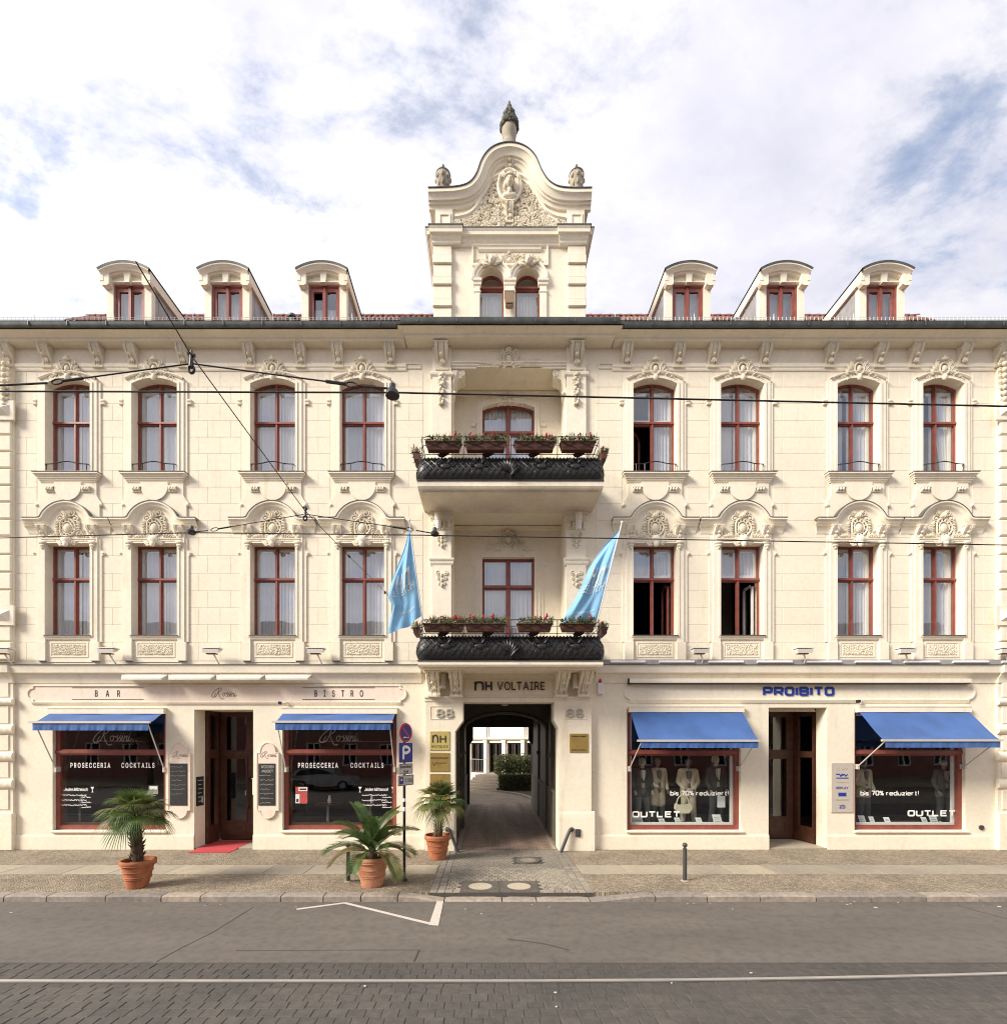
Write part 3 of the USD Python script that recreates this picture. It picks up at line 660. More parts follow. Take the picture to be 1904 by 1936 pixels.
LOG1 = rect(X(855.6), X(1069), 5.02, 9.325); LOG2 = rect(X(855.6), X(1069), 9.52, Z(698))
PORT = Polygon([(X(861), -.05), (X(861), Z(1384)), (X(876), Z(1363)), (X(876), Z(1329)), (X(1046.5), Z(1329)), (X(1046.5), Z(1363)), (X(1055), Z(1378)), (X(1055), -.05)])
SHOPW = [(103 - 4, 313), (533.7, 749.8), (1185.6, 1401), (1616, 1826)]
SHOP = [rect(X(a), X(b), Z(1572), Z(1340)) for a, b in SHOPW]
DOORL = rect(X(367), X(478.5), -.05, Z(1342)); DOORR = rect(X(1453.6), X(1564), -.05, Z(1338))
holes = [rect(x - h, x + h, F1B, F1T) for x, h in WIN] + [segment(x, h, F2S, F2C, F2B) for x, h in WIN] + [LOG1, LOG2, PORT, DOORL, DOORR] + SHOP
ZTOP = 13.86
wallpoly = rect(XL, XR, -.05, ZTOP).difference(unary_union(holes))
wall = part(B, 'facade_wall', MB().prism(wallpoly, 0.007, 0.45), 'stucco')
# interior: floors, party walls and back wall that close the rooms
inn = MB()
for z0, z1 in ((4.62, 4.95), (9.34, 9.50), (13.4, 13.84)):
    inn.box(XL + .1, X(855.6) - .14, .45, 8.6, z0, z1).box(X(1069) + .14, XR - .1, .45, 8.6, z0, z1)
inn.box(X(855.6) - .14, X(1069) + .14, .96, 8.6, 4.58, 4.96).box(X(855.6) - .14, X(1069) + .14, 1.3, 8.6, 9.34, 9.50).box(X(855.6) - .14, X(1069) + .14, 1.3, 8.6, 13.4, 13.84)
inn.box(XL, XL + .1, .45, 8.7, -.05, 13.84).box(XR - .1, XR, .45, 8.7, -.05, 13.84)
inn.box(XL, X(858) - .1, 8.6, 8.7, -.05, 13.84).box(X(1058) + .1, XR, 8.6, 8.7, -.05, 13.84).box(X(858) - .1, X(1058) + .1, 8.6, 8.7, 4.6, 13.84)
for x in (X(385), X(1490), X(1320), X(590)): inn.box(x - .06, x + .06, 2.6, 8.6, 4.95, 9.34); inn.box(x - .06, x + .06, 2.6, 8.6, 9.5, 13.4)
for x in (X(520), X(1590)): inn.box(x - .06, x + .06, 2.4, 8.6, 0, 4.62)
inn.box(XL, X(858) - .1, .45, 8.6, -.05, .02).box(X(1058) + .1, XR, .45, 8.6, -.05, .02)
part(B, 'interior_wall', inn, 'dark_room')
# ashlar blocks
VC = [1250, 1214.7, 1181.5, 1149.5, 1117.4, 1084, 1051, 1016.5, 984.5, 952.4, 921, 889, 857.6, 826.3, 794.8, 763.2, 731.5, 703]
edges = [X(30)] + sum([[x - h - .28, x + h + .28] for x, h in WIN[:4]], []) + [X(800), X(1126)] + sum([[x - h - .28, x + h + .28] for x, h in WIN[4:]], []) + [X(1880)]
gap = .004
for r in range(len(VC) - 1):
    z0, z1 = Z(VC[r]), Z(VC[r + 1])
    for k in range(0, len(edges), 2):
        a, b = edges[k], edges[k + 1]; w = b - a
        if w < .15: continue
        if w > 1.35: cuts = [.36, .80] if r % 2 else [.18, .60]
        elif w > .55: cuts = [.5] if r % 2 == 0 else []
        else: cuts = [.55] if r % 3 == 1 else []
        c = [a] + [a + w * q for q in cuts] + [b]
        for i in range(len(c) - 1):
            part(wall, 'stone_block', MB().cbox(c[i] + gap, c[i + 1] - gap, 0.0, .02, z0 + gap, z1 - gap, .003), 'stucco')
# corner pilasters with rusticated blocks
qv = [1250, 1214.7, 1181.5, 1149.5, 1117.4, 1084, 1051, 1016.5, 984.5, 952.4, 921, 889, 857.6, 826.3, 794.8, 763.2, 731.5]
for side, (u0, u1, xo) in enumerate(((None, 28.5, XL), (1882.5, None, XR))):
    a, b = (XL, X(28.5)) if side == 0 else (X(1882.5), XR)
    pil = part(B, 'corner_pilaster', MB().box(a, b, -.06, .015, Z(1252), ZTOP).box(a, b, -.06, .015, 0, Z(1282)), 'stucco')
    for r in range(len(qv) - 1):
        if side == 0 and r in (1, 14) or side == 1 and r in (1, 14): pass
        part(pil, 'quoin', MB().cbox(a, b - .015 if side == 0 else b, -.115, -.055, Z(qv[r]) + .022, Z(qv[r + 1]) - .022, .022) if side == 0 else MB().cbox(a + .015, b, -.115, -.055, Z(qv[r]) + .022, Z(qv[r + 1]) - .022, .022), 'stucco')
    for vv in ((1183, 1150), (801, 763)):
        c = X(6, -.15) if side == 0 else X(1903, -.15); h = .29; z = (Z(vv[0]) + Z(vv[1])) / 2
        part(pil, 'rosette_plate', MB().cbox(c - h, c + h, -.15, -.11, z - .27, z + .27, .01).raw([(c - .17, -.15, z - .15), (c + .17, -.15, z - .15), (c + .17, -.15, z + .15), (c - .17, -.15, z + .15), (c, -.27, z)], [(0, 1, 4), (1, 2, 4), (2, 3, 4), (3, 0, 4)]), 'trim')
    ln = MB()
    for v0 in (1296, 1336, 1389, 1440, 1492): pass
    cush = [(1322, 1333), (1372, 1387), (1423, 1438), (1474, 1490)]
    pan = [(1282, 1320), (1335, 1370), (1389, 1421), (1440, 1472), (1492, 1532)]
    for v0, v1 in pan:
        e0, e1 = (a, b - .10) if side == 0 else (a + .10, b)
        part(pil, 'stone_block', MB().cbox(e0, e1, -.085, -.055, Z(v1) + .02, Z(v0) - .02, .012), 'stucco')
    for v0, v1 in cush:
        zc, rr = (Z(v0) + Z(v1)) / 2, (Z(v0) - Z(v1)) / 2 + .02
        prof = [(rr * math.sin(t) * 1.0, .055 + .10 * math.cos(t)) for t in np.linspace(-pi / 2, pi / 2, 9)]
        xs = np.linspace(a, b + .04 if side == 0 else b, 40) if side == 0 else np.linspace(a - .04, b, 40)
        P = np.array([[(x, -(p + .018 * (meshkit.noise(np.array([x * 17, d * 40, 2.0])) - .5) * (p > .06)), zc + d) for d, p in prof] for x in xs])
        mb = MB().grid(P[:, ::-1])
        for e in (P[0], P[-1]): mb.raw(e, [(0, i, i + 1) for i in range(1, len(e) - 1)])
        part(pil, 'rustic_band', mb, 'stucco', 50)
    e0, e1 = (a, b + .03) if side == 0 else (a - .03, b)
    part(pil, 'plinth', MB().cbox(e0, e1, -.12, .0, 0, Z(1537), .015), 'stucco')
    dr = MB(); c = X(4, -.2) if side == 0 else X(1902, -.2); rn = random.Random(4)
    for i in range(9):
        z = 13.3 - i * .16; q = .16 * (1 - .06 * i)
        dr.scroll(c - q * .6, z, q * .5, 0, 1.1, -.14, .022).scroll(c + q * .6, z, q * .5, pi, -1.1, -.14, .022).ell((c, -.16, z), (.06, .05, .07), 1)
    part(pil, 'garland', dr, 'ornament', 60)
# plinth and string course
pl = MB()
segs = [(X(28.5) + .03, X(367)), (X(478.5), X(803)), (X(1124), X(1453.6)), (X(1564), X(1882.5) - .03)]
for a, b in segs: part(B, 'base_course', MB().loft(a, b, [(0, .02), (Z(1582), .02), (Z(1579), .004)], 0.0, side=0), 'stucco')
gs = MB()
prof = [(Z(1292), .015), (Z(1287), .03), (Z(1282), .045), (Z(1279), .075), (Z(1275), .10), (Z(1273.5), .17), (Z(1262), .19), (Z(1260), .205)]
for a, b in ((XL, -1.84), (2.95, XR)): gs.loft(a, b, prof, 0.0, side=0)
for a, b in ((XL, X(28.5) + .02), (X(1882.5) - .02, XR)): gs.loft(a, b, [(z, p + .07) for z, p in prof], 0.0, side=0)
part(B, 'string_course', gs, 'trim', 25)
fl = MB()
for a, b in ((XL, -1.84), (2.95, XR)): fl.loft(a, b, [(Z(1260) + .001, .215), (Z(1260) + .014, .215), (Z(1256), .02)], 0.0, side=0)
part(B, 'string_course_flashing', fl, 'flashing')
# light troughs above the right shop: grey channel with white tubes
ch = MB().box(2.97, XR, -.20, -.02, Z(1258) - .005, Z(1252)).box(2.97, XR, -.205, -.20, Z(1260) + .02, Z(1249.5))
part(B, 'ledge_channel', ch, 'zinc_light')
for k in range(9):
    x = X(1150) + k * 1.33
    part(B, 'ledge_tube', MB().tube([(x, -.225, Z(1254)), (x + .95, -.225, Z(1254))], .030, 8), 'letter_white', 40)

# ---------------------------------------------------------------- window joinery
def joinery(parent, outline, y, mull, trans, fw=.042, mw=.075, tw=.095, th=.07, mat='wood_red', glass='pane_upper', shut=None, label=None, name='window'):
    x0, z0, x1, z1 = outline.bounds
    inner = outline.buffer(-fw, join_style=2)
    bars = [rect(m - mw / 2, m + mw / 2, z0, z1) for m in mull] + [rect(x0, x1, t - tw / 2, t + tw / 2) for t in trans]
    cells = inner.difference(unary_union(bars)) if bars else inner
    cells = geoms(cells)
    mb = MB().prism(outline.difference(unary_union(cells)), y, y + th)
    for m in mull: mb.prism(rect(m - mw * .28, m + mw * .28, z0 + fw, z1 - fw * 1.3).intersection(inner), y - .022, y + .002)
    for t in trans: mb.box(x0 + .01, x1 - .01, y - .035, y + .002, t - tw * .20, t + tw * .34)
    for c in cells:   # beading round each pane
        mb.prism(c.difference(c.buffer(-.012, join_style=2)), y + .018, y + .06)
    w = part(parent, name, mb, mat, label=label)
    cells.sort(key=lambda c: (-c.centroid.y, c.centroid.x))
    for i, c in enumerate(cells):
        if shut and i in shut: continue
        part(w, 'pane', MB().sheet(c.buffer(-.01, join_style=2), y + .04), glass)
    return w, cells
def curtain(parent, x0, x1, z0, z1, y, seed, fold=.11, amp=.022, lean=0.0):
    n = max(8, int((x1 - x0) / .012)); t = np.linspace(0, 1, n); xs = x0 + (x1 - x0) * t
    ph = RNG.uniform(0, 6); wob = amp * np.sin(2 * pi * xs / fold + ph + .8 * np.sin(xs * 7 + seed)) + amp * .5 * np.sin(2 * pi * xs / (fold * .43) + ph * 2)
    zz = np.linspace(z1, z0, 5)
    P = [[(xs[i] + lean * (k / 4) ** 1.5 * (1 - t[i]), y + wob[i] * (.6 + .1 * k), z) for k, z in enumerate(zz)] for i in range(n)]
    return part(parent, 'curtain', MB().grid(np.array(P)), 'curtain', True)
def inner_sash(parent, x0, x1, z0, z1, y, m=None):
    o = rect(x0, x1, z0, z1); g = [c for c in geoms(o.buffer(-.075, join_style=2).difference(rect((x0 + x1) / 2 - .07, (x0 + x1) / 2 + .07, z0, z1)))]
    return part(parent, 'inner_sash', MB().prism(o.difference(unary_union(g)), y, y + .05), 'white_paint')
def sill_mould(parent, xc, hw, name='window_sill'):
    pass
# ---------------------------------------------------------------- ornament pieces
def cartouche(mb, cx, cz, s, y):
    """shield in a scrolled frame with a shell above and leaves below"""
    t = .055 * s
    mb.ell((cx, y - .02 * s, cz - .02 * s), (.135 * s, .08 * s, .17 * s), 2)
    for rx, rz, q in ((.175, .215, .42), (.275, .33, .62)):
        mb.tube([(cx + rx * s * math.cos(a) * (1 + .10 * math.cos(3 * a)), y - .02, cz + rz * s * math.sin(a)) for a in np.linspace(0, 2 * pi, 26)], t * q, 5)
    for k in range(12):
        a = 2 * pi * (k + .5) / 12; mb.leaf(cx + .18 * s * math.cos(a), cz + .22 * s * math.sin(a), .11 * s, a, .035 * s, y - .01, .05 * s)
    for d in (-1, 1):
        mb.scroll(cx + d * .27 * s, cz + .32 * s, .11 * s, pi / 2, -d * 1.3, y - .01, t * .55)
        mb.scroll(cx + d * .40 * s, cz - .10 * s, .11 * s, pi / 2, d * 1.3, y, t * .5)
        mb.scroll(cx + d * .46 * s, cz - .30 * s, .12 * s, pi, d * 1.3, y, t * .5)
        mb.scroll(cx + d * .17 * s, cz - .36 * s, .09 * s, -pi / 2, d * 1.2, y, t * .5)
        for k in range(5): mb.leaf(cx + d * .31 * s, cz - .22 * s + .11 * s * k, .16 * s, pi / 2 - d * (pi / 2 - .6 + .30 * k), .05 * s, y - .01, .06 * s)
        for k in range(5): mb.leaf(cx + d * (.34 + .07 * k) * s, cz - .34 * s, (.22 - .02 * k) * s, pi / 2 - d * (.2 + .28 * k), .05 * s, y - .01, .06 * s)
        for k in range(3): mb.leaf(cx, cz + .36 * s, .18 * s, pi / 2 - d * (.25 + .5 * k), .05 * s, y - .02, .07 * s)
    mb.leaf(cx, cz + .34 * s, .20 * s, pi / 2, .06 * s, y - .03, .09 * s)
    return mb
def rinceau(mb, x0, z0, x1, z1, y, s, seed=0, n=3):
    """running scrolls with leaves from (x0, z0) to (x1, z1)"""
    r = random.Random(seed); ang = math.atan2(z1 - z0, x1 - x0); L = math.hypot(x1 - x0, z1 - z0)
    for k in range(n):
        t = (k + .5) / n; cx, cz = x0 + (x1 - x0) * t, z0 + (z1 - z0) * t; up = 1 if k % 2 == 0 else -1; q = L / n * .52 * s * (1 - .18 * k)
        mb.scroll(cx, cz, q, ang + pi, -up * 1.35, y, q * .17)
        for j in range(6):
            a = ang + pi - up * (j * .75); mb.leaf(cx + q * math.cos(a), cz + q * math.sin(a), q * r.uniform(.6, .9), a + up * .5, q * .2, y - .004, q * .28)
    return mb
def scroll_console(mb, xc, w, z0, z1, p, y=0.0):
    """console with an S-shaped side, volute at the top front and grooved face"""
    h = z1 - z0; prof = []
    for t in np.linspace(0, 1, 15):
        pp = p * (.20 + .80 * (t ** 1.6)) - p * .10 * math.sin(2 * pi * t); prof.append((pp, z0 + h * t))
    for k, (dx, ww, e) in enumerate(((0, w * .42, 0), (-w * .36, w * .22, .022), (w * .36, w * .22, .022), (-w * .17, w * .07, .010), (w * .17, w * .07, .010))):
        q = [(y - pp - e, zz) for pp, zz in prof] + [(y + .01, z1), (y + .01, z0)]
        mb.prism_x(Polygon(q).buffer(0), xc + dx - ww / 2, xc + dx + ww / 2)
    for d in (-1, 1):     # volutes on the cheeks
        t = np.linspace(0, 2 * pi * 1.25, 14); r_ = h * .17 * (1 - .75 * t / t[-1])
        mb.tube([(xc + d * w * .48, y - p * .80 - q2 * math.cos(q1) * .55, z1 - h * .20 + q2 * math.sin(q1)) for q1, q2 in zip(t, r_)], h * .03, 4)
    for k in range(3): mb.leaf(xc, z1 - h * .62, h * .30, -pi / 2 + (k - 1) * .5, w * .12, y - p * .46, p * .16)
    mb.ell((xc, y - p * .78, z1 - h * .52), (w * .13, p * .22, w * .13), 1)
    mb.box(xc - w * .56, xc + w * .56, y - p * 1.06, y + .01, z1, z1 + h * .07)
    mb.box(xc - w * .5, xc + w * .5, y - p * .34, y + .01, z0 - h * .10, z0)
    return mb

# ---------------------------------------------------------------- first floor windows
floor1 = ['corner', 'second', 'third', 'fourth']
for i, (xc, hw) in enumerate(WIN):
    openl = i in (4, 5)
    o = rect(xc - hw, xc + hw, F1B, F1T); tr = F1B + (F1T - F1B) * .634
    w, cells = joinery(B, o, .19, [xc], [tr], shut=(2, 3) if openl else None)
    inner_sash(w, xc - hw + .05, xc + hw - .05, (F1B + .03) if not openl else tr + .08, F1T - .05, .275)
    sd = 3.1 * i
    if not openl:
        g = RNG.uniform(.08, .26) if i in (0, 6, 7) else RNG.uniform(.01, .10)
        curtain(w, xc - hw + .06, xc - g * .4, F1B + .04, F1T - .05, .34, sd, fold=RNG.uniform(.08, .13), amp=RNG.uniform(.015, .03)); curtain(w, xc + g * .6, xc + hw - .06, F1B + .04, F1T - .05, .345, sd + 1, fold=RNG.uniform(.08, .13), amp=RNG.uniform(.015, .03))
        if i in (0, 6, 7): part(w, 'blind', MB().box(xc - hw, xc + hw, .58, .60, F1B, F1T), 'room_wall')
    else:
        curtain(w, xc - hw + .06, xc - .05, tr + .06, F1T - .05, .34, sd); curtain(w, xc + .05, xc + hw - .06, tr + .06, F1T - .05, .345, sd + 1, lean=.1)
        # casements swung inwards at the jambs
        xj = xc + hw - .10
        sash = MB(); L = .50; n0, n1 = F1B + .05, tr - .06
        for a, b, z0, z1 in ((.0, .06, n0, n1), (L - .06, L, n0, n1), (.0, L, n0, n0 + .07), (.0, L, n1 - .07, n1)): sash.box(xj - .03, xj + .02, .34 + a, .34 + b, z0, z1)
        cs = part(w, 'open_casement', sash, 'white_paint' if i == 5 else 'wood_red')
        part(w, 'casement_pane', MB().raw([(xj - .005, .40, n0 + .06), (xj - .005, .34 + L - .06, n0 + .06), (xj - .005, .34 + L - .06, n1 - .06), (xj - .005, .40, n1 - .06)], [(3, 2, 1, 0)]), 'pane_shop')
        if i == 5:
            part(w, 'inner_door', MB().box(xc - .02, xc + .12, 1.6, 1.68, F1B - .9, F1T), 'white_wall'); part(w, 'room_panel', MB().box(xc + .12, xc + .9, 2.3, 2.36, F1B - .9, F1T), 'room_wall')
            mlamp = usdkit.material(stage, '/World/Looks/lamp_glow', {"e": ("emission", {"color": (1.0, .72, .38), "strength": 3.0})}, surface="e.emission"); M['lamp_glow'] = mlamp
            part(w, 'lamp_bulb', MB().ell((xc - hw + .13, 1.1, F1B + .78), (.055, .055, .075), 2), 'lamp_glow', True)
    # surround
    so = hw + .185; zt = Z(1013)
    sur = rect(xc - so, xc + so, Z(1250), zt).difference(rect(xc - hw + .003, xc + hw - .003, Z(1252), F1T - .003))
    mb = MB().prism(sur, -.06, .02)
    rim = rect(xc - hw - .06, xc + hw + .06, Z(1205), F1T + .06).difference(rect(xc - hw + .006, xc + hw - .006, Z(1252), F1T - .006)); mb.prism(rim, -.078, -.05)
    mb.prism(rect(xc - so - .05, xc + so + .05, Z(1250), Z(1215)).difference(rect(xc - hw + .009, xc + hw - .009, Z(1252), F1T)), -.075, .012)
    su = part(B, 'window_surround', mb, 'trim')
    for d in (-1, 1):
        e = MB().prism(Polygon([(xc + d * so, Z(1214)), (xc + d * (so + .10), Z(1214)), (xc + d * (so + .10), Z(1052)), (xc + d * (so + .17), Z(1049)), (xc + d * (so + .17), Z(1045)), (xc + d * (so + .06), Z(1040)), (xc + d * (so + .06), Z(1020)), (xc + d * so, Z(1018))]), -.032, .02)
        e.ell((xc + d * (so + .14), -.035, Z(1047)), (.035, .03, .035), 1)
        part(su, 'outer_strip', e, 'trim')
    # sill and stippled panel
    mb = MB().loft(xc - hw - .005, xc + hw + .005, [(F1B - .10, .045), (F1B - .05, .06), (F1B - .03, .085), (F1B - .004, .09)], 0.0, yb=.25, side=0)
    si = part(B, 'window_sill', mb, 'trim'); part(si, 'flashing', MB().loft(xc - hw - .02, xc + hw + .02, [(F1B - .003, .105), (F1B + .012, .105), (F1B + .03, -.20)], 0.0, yb=.25, side=0), 'flashing')
    part(B, 'parapet_wall', MB().box(xc - hw - .001, xc + hw + .001, -.012, .016, Z(1252), F1B - .10), 'stucco')
    gx, gz = np.linspace(xc - hw + .17, xc + hw - .17, 76), np.linspace(Z(1238.5), Z(1219), 26)
    pts = np.array([[(x, -.022 - .045 * abs(meshkit.noise(np.array([x * 46, z * 46, i * 1.0])) - .45) if 0 < a < 75 and 0 < b < 25 else -.012, z) for b, z in enumerate(gz)] for a, x in enumerate(gx)])
    mb = MB().grid(pts); fr = rect(gx[0] - .07, gx[-1] + .07, gz[0] - .07, gz[-1] + .07).difference(rect(gx[0] - .03, gx[-1] + .03, gz[0] - .03, gz[-1] + .03))
    pn = part(B, 'stippled_panel', mb, 'ornament'); part(pn, 'panel_frame', MB().prism(fr, -.026, -.01), 'trim')
    # pediment: ogee arch on consoles, cartouche below
    zs, zc, wa, ws = 9.10, 9.56, .68, 1.18
    R = (wa ** 2 + (zc - zs - .03) ** 2) / (2 * (zc - zs - .03)); th = math.asin(wa / R)
    arc = [(xc + R * math.sin(t), zc - R + R * math.cos(t)) for t in np.linspace(-th, th, 25)]
    path = [(xc - ws, zs), (xc - wa - .10, zs), (xc - wa - .04, zs + .008)] + arc + [(xc + wa + .04, zs + .008), (xc + wa + .10, zs), (xc + ws, zs)]
    P = .17
    pr = [(0, -.01), (0, P), (-.045, P), (-.06, P - .03), (-.085, P - .045), (-.12, P - .055), (-.15, P - .10), (-.175, P - .125), (-.20, .03), (-.20, -.01)]
    pe = part(B, 'pediment', MB().sweep(path, pr), 'trim', 30)
    part(pe, 'flashing', MB().sweep(path, [(.001, -.005), (.001, P + .012), (.016, P + .012), (.022, -.005)]), 'flashing')
    for d in (-1, 1):
        part(pe, 'return_moulding', MB().loft(*( (xc + d * (ws - .42), xc + d * (ws - .06)) if d > 0 else (xc + d * (ws - .06), xc + d * (ws - .42)) ), [(8.72, .01), (8.80, .03), (8.86, .06), (8.905, .10)], side=0.6), 'trim')
        part(pe, 'scroll_bracket', scroll_console(MB(), xc + d * (hw + .06), .24, 8.56, 8.90, .16), 'trim', 35)
        part(pe, 'drop_ornament', MB().ell((xc + d * (hw + .06), -.08, 8.45), (.11, .05, .06), 1).ell((xc + d * (hw + .06), -.08, 8.37), (.08, .04, .05), 1).ell((xc + d * (hw + .06), -.08, 8.31), (.04, .03, .05), 1), 'ornament', 50)
    tym = Polygon([(xc - hw - .0, 8.50), (xc + hw, 8.50), (xc + hw, 8.95)] + [(xc + (R - .17) * math.sin(t), zc - R + (R - .17) * math.cos(t)) for t in np.linspace(th * .93, -th * .93, 16)] + [(xc - hw, 8.95)])
    part(pe, 'tympanum', MB().prism(tym.buffer(0), -.04, .02), 'stucco')
    cm = MB(); cartouche(cm, xc, 8.86, .78, -.05)
    for d in (-1, 1):
        cm.scroll(xc + d * .13, 9.27, .075, -pi / 2, d * 1.2, -.06, .022).leaf(xc + d * .02, 9.22, .2, pi / 2 - d * .9, .045, -.06, .05)
        rinceau(cm, xc + d * .22, 8.70, xc + d * .58, 8.60, -.05, 1.25, i, 2)
    part(pe, 'cartouche', cm, 'ornament', 50)
    fz = part(B, 'frieze_band', MB().loft(xc - hw - .10, xc + hw + .10, [(8.475, .062), (8.48, .085), (8.50, .09), (8.505, .07), (8.545, .07), (8.55, .09), (8.57, .09)], 0.0, side=0.2), 'trim')
    ks = MB().ell((xc, -.12, 8.52), (.13, .07, .12), 2).ell((xc, -.14, 8.40), (.075, .05, .10), 1)
    for d in (-1, 1):
        ks.scroll(xc + d * .11, 8.46, .06, pi / 2, -d * 1.1, -.11, .02)
        for k in range(3): ks.leaf(xc + d * .06, 8.43, .24 - .03 * k, pi / 2 - d * (1.35 + .28 * k), .04, -.085, .04)
    part(fz, 'keystone', ks, 'trim', 50)

# ---------------------------------------------------------------- second floor windows
for i, (xc, hw) in enumerate(WIN):
    o = segment(xc, hw, F2S, F2C, F2B); tr = F2B + (F2S - F2B) * .615
    w, cells = joinery(B, o, .19, [xc], [tr], shut=(2,) if i == 4 else None)
    inner_sash(w, xc - hw + .05, xc + hw - .05, F2B + .04 if i != 4 else tr + .07, F2S - .02, .275)
    sd = 5.3 * i + 40; g = (.16 if i in (0, 6, 7) else float(RNG.uniform(.01, .12)))
    if i != 4: curtain(w, xc - hw + .06, xc - g, F2B + .03, F2C - .04, .34, sd, fold=RNG.uniform(.08, .13), amp=RNG.uniform(.012, .028))
    curtain(w, xc + g * .3, xc + hw - .06, F2B + .03, F2C - .04, .345, sd + 1, lean=.25 if i == 7 else 0, fold=RNG.uniform(.08, .13), amp=RNG.uniform(.012, .028))
    if i in (0, 6, 7): part(w, 'blind', MB().box(xc - hw, xc + hw, .60, .62, F2B, F2C), 'room_wall')
    if i == 4:
        xj = xc - hw + .10; sash = MB(); L = .50; n0, n1 = F2B + .05, tr - .06
        for a, b, z0, z1 in ((.0, .06, n0, n1), (L - .06, L, n0, n1), (.0, L, n0, n0 + .07), (.0, L, n1 - .07, n1)):
            sash.raw([(xj + .70 * q + dx, .34 + q, z) for q in (a, b) for dx in (-.025, .025) for z in (z0, z1)], [(0, 1, 3, 2), (4, 6, 7, 5), (0, 4, 5, 1), (2, 3, 7, 6), (0, 2, 6, 4), (1, 5, 7, 3)])
        part(w, 'open_casement', sash, 'wood_red')
        part(w, 'casement_pane', MB().raw([(xj + .70 * q, .34 + q, z) for q, z in ((.06, n0 + .06), (L - .06, n0 + .06), (L - .06, n1 - .06), (.06, n1 - .06))], [(0, 1, 2, 3)]), 'pane_shop')
    so = hw + .165
    outer = segment(xc, so, F2S + .13, F2C + .15, F2B - .02)
    mb = MB().prism(outer.difference(segment(xc, hw - .003, F2S - .002, F2C - .003, F2B - .1)), -.055, .02)
    h2 = segment(xc, hw + .055, F2S + .04, F2C + .055, F2B - .02); mb.prism(h2.difference(segment(xc, hw - .006, F2S - .004, F2C - .006, F2B - .1)), -.075, -.05)
    arc = [p for p in list(outer.exterior.coords) if p[1] > F2S + .12]; arc = sorted(set(arc))
    mb.sweep(arc, [(-.03, 0), (-.03, .085), (0, .11), (.022, .11), (.022, 0)])
    su = part(B, 'window_surround', mb, 'trim', 25)
    for d in (-1, 1):
        e = MB().box(*sorted((xc + d * so, xc + d * (so + .085))), -.03, .02, F2B - .02, F2S + .08)
        part(su, 'outer_strip', e, 'trim')
        e = MB()
        for k in range(2): e.cbox(*sorted((xc + d * (so + .09), xc + d * (so + .20))), -.05, .02, Z(758 + 6 * k) - .03, Z(758 + 6 * k) + .025, .012)
        part(su, 'drop_ornament', e, 'trim')
    cr = MB(); zc = 13.12
    cr.ell((xc, -.09, zc + .10), (.065, .05, .09), 2).tube([(xc + .13 * math.cos(a), -.09, zc + .10 + .16 * math.sin(a)) for a in np.linspace(0, 2 * pi, 20)], .026, 5)
    cr.ell((xc, -.10, zc + .35), (.10, .06, .05), 1).ell((xc, -.10, zc + .42), (.05, .04, .05), 1).ell((xc, -.10, zc - .14), (.07, .05, .10), 1)
    for d in (-1, 1):
        cr.scroll(xc + d * .17, zc + .27, .07, pi / 2, -d * 1.1, -.08, .022)
        for k in range(4): cr.leaf(xc + d * (.12 + .05 * k), zc + .10 - .05 * k, .24 - .03 * k, pi / 2 - d * (.45 + .28 * k), .055, -.07, .06).scroll(xc + d * (.20 + .08 * k), zc + .06 - .05 * k, .055, pi, -d * 1.1, -.07, .016)
        rinceau(cr, xc + d * .22, zc - .02, xc + d * .56, zc - .14, -.065, .95, i + 3, 2)
    part(su, 'crest', cr, 'ornament', 50)
    # sill with stepped mouldings, apron
    zt = 10.38; P = .17
    mb = MB().loft(xc - .72, xc + .72, [(10.12, .05), (10.16, .055), (10.165, .075), (10.205, .08), (10.21, .10), (10.25, .105), (10.26, .125), (10.30, .14), (10.31, P), (10.355, P)], side=1.0)
    si = part(B, 'window_sill', mb, 'trim', 20)
    part(si, 'flashing', MB().loft(xc - .72, xc + .72, [(10.356, P + .015), (10.368, P + .015), (10.385, .01)], side=1.0), 'flashing')
    a0 = hw + .14
    ap = Polygon([(xc - a0, 10.12), (xc + a0, 10.12), (xc + a0, 9.78), (xc + a0 + .05, 9.68), (xc + a0 + .13, 9.58), (xc + a0 + .15, 9.50), (xc + a0 + .09, 9.44), (xc + a0 + .09, 9.10), (xc - a0 - .09, 9.10), (xc - a0 - .09, 9.44), (xc - a0 - .15, 9.50), (xc - a0 - .13, 9.58), (xc - a0 - .05, 9.68), (xc - a0, 9.78)])
    mb = MB().prism(ap, -.035, .02)
    for d in (-1, 1): mb.ell((xc + d * (a0 + .11), -.03, 9.50), (.05, .04, .05), 1)
    apr = part(si, 'apron', mb, 'stucco')
    cc = Polygon([(xc + .37 * math.cos(t), 10.02 + .40 * math.sin(t)) for t in np.linspace(pi, 2 * pi, 20)] + [(xc + .37, 10.12), (xc - .37, 10.12)])
    part(si, 'apron_disc', MB().prism(cc, -.075, -.03), 'stucco')
    for d in (-1, 1):
        mb = MB()
        for q in (-.075, 0, .075): mb.ell((xc + d * .50 + q, -.07, 9.93), (.036, .045, .05), 1)
        mb.box(xc + d * .50 - .12, xc + d * .50 + .12, -.10, .0, 9.97, 10.01); mb.box(xc + d * .50 - .12, xc + d * .50 + .12, -.07, .0, 9.86, 9.88)
        part(si, 'corbel', mb, 'trim', 40)
    # iron rail at the sill
    rl = MB(); y = -.10; x0, x1 = xc - hw + .02, xc + hw - .02; zt = F2B + .23
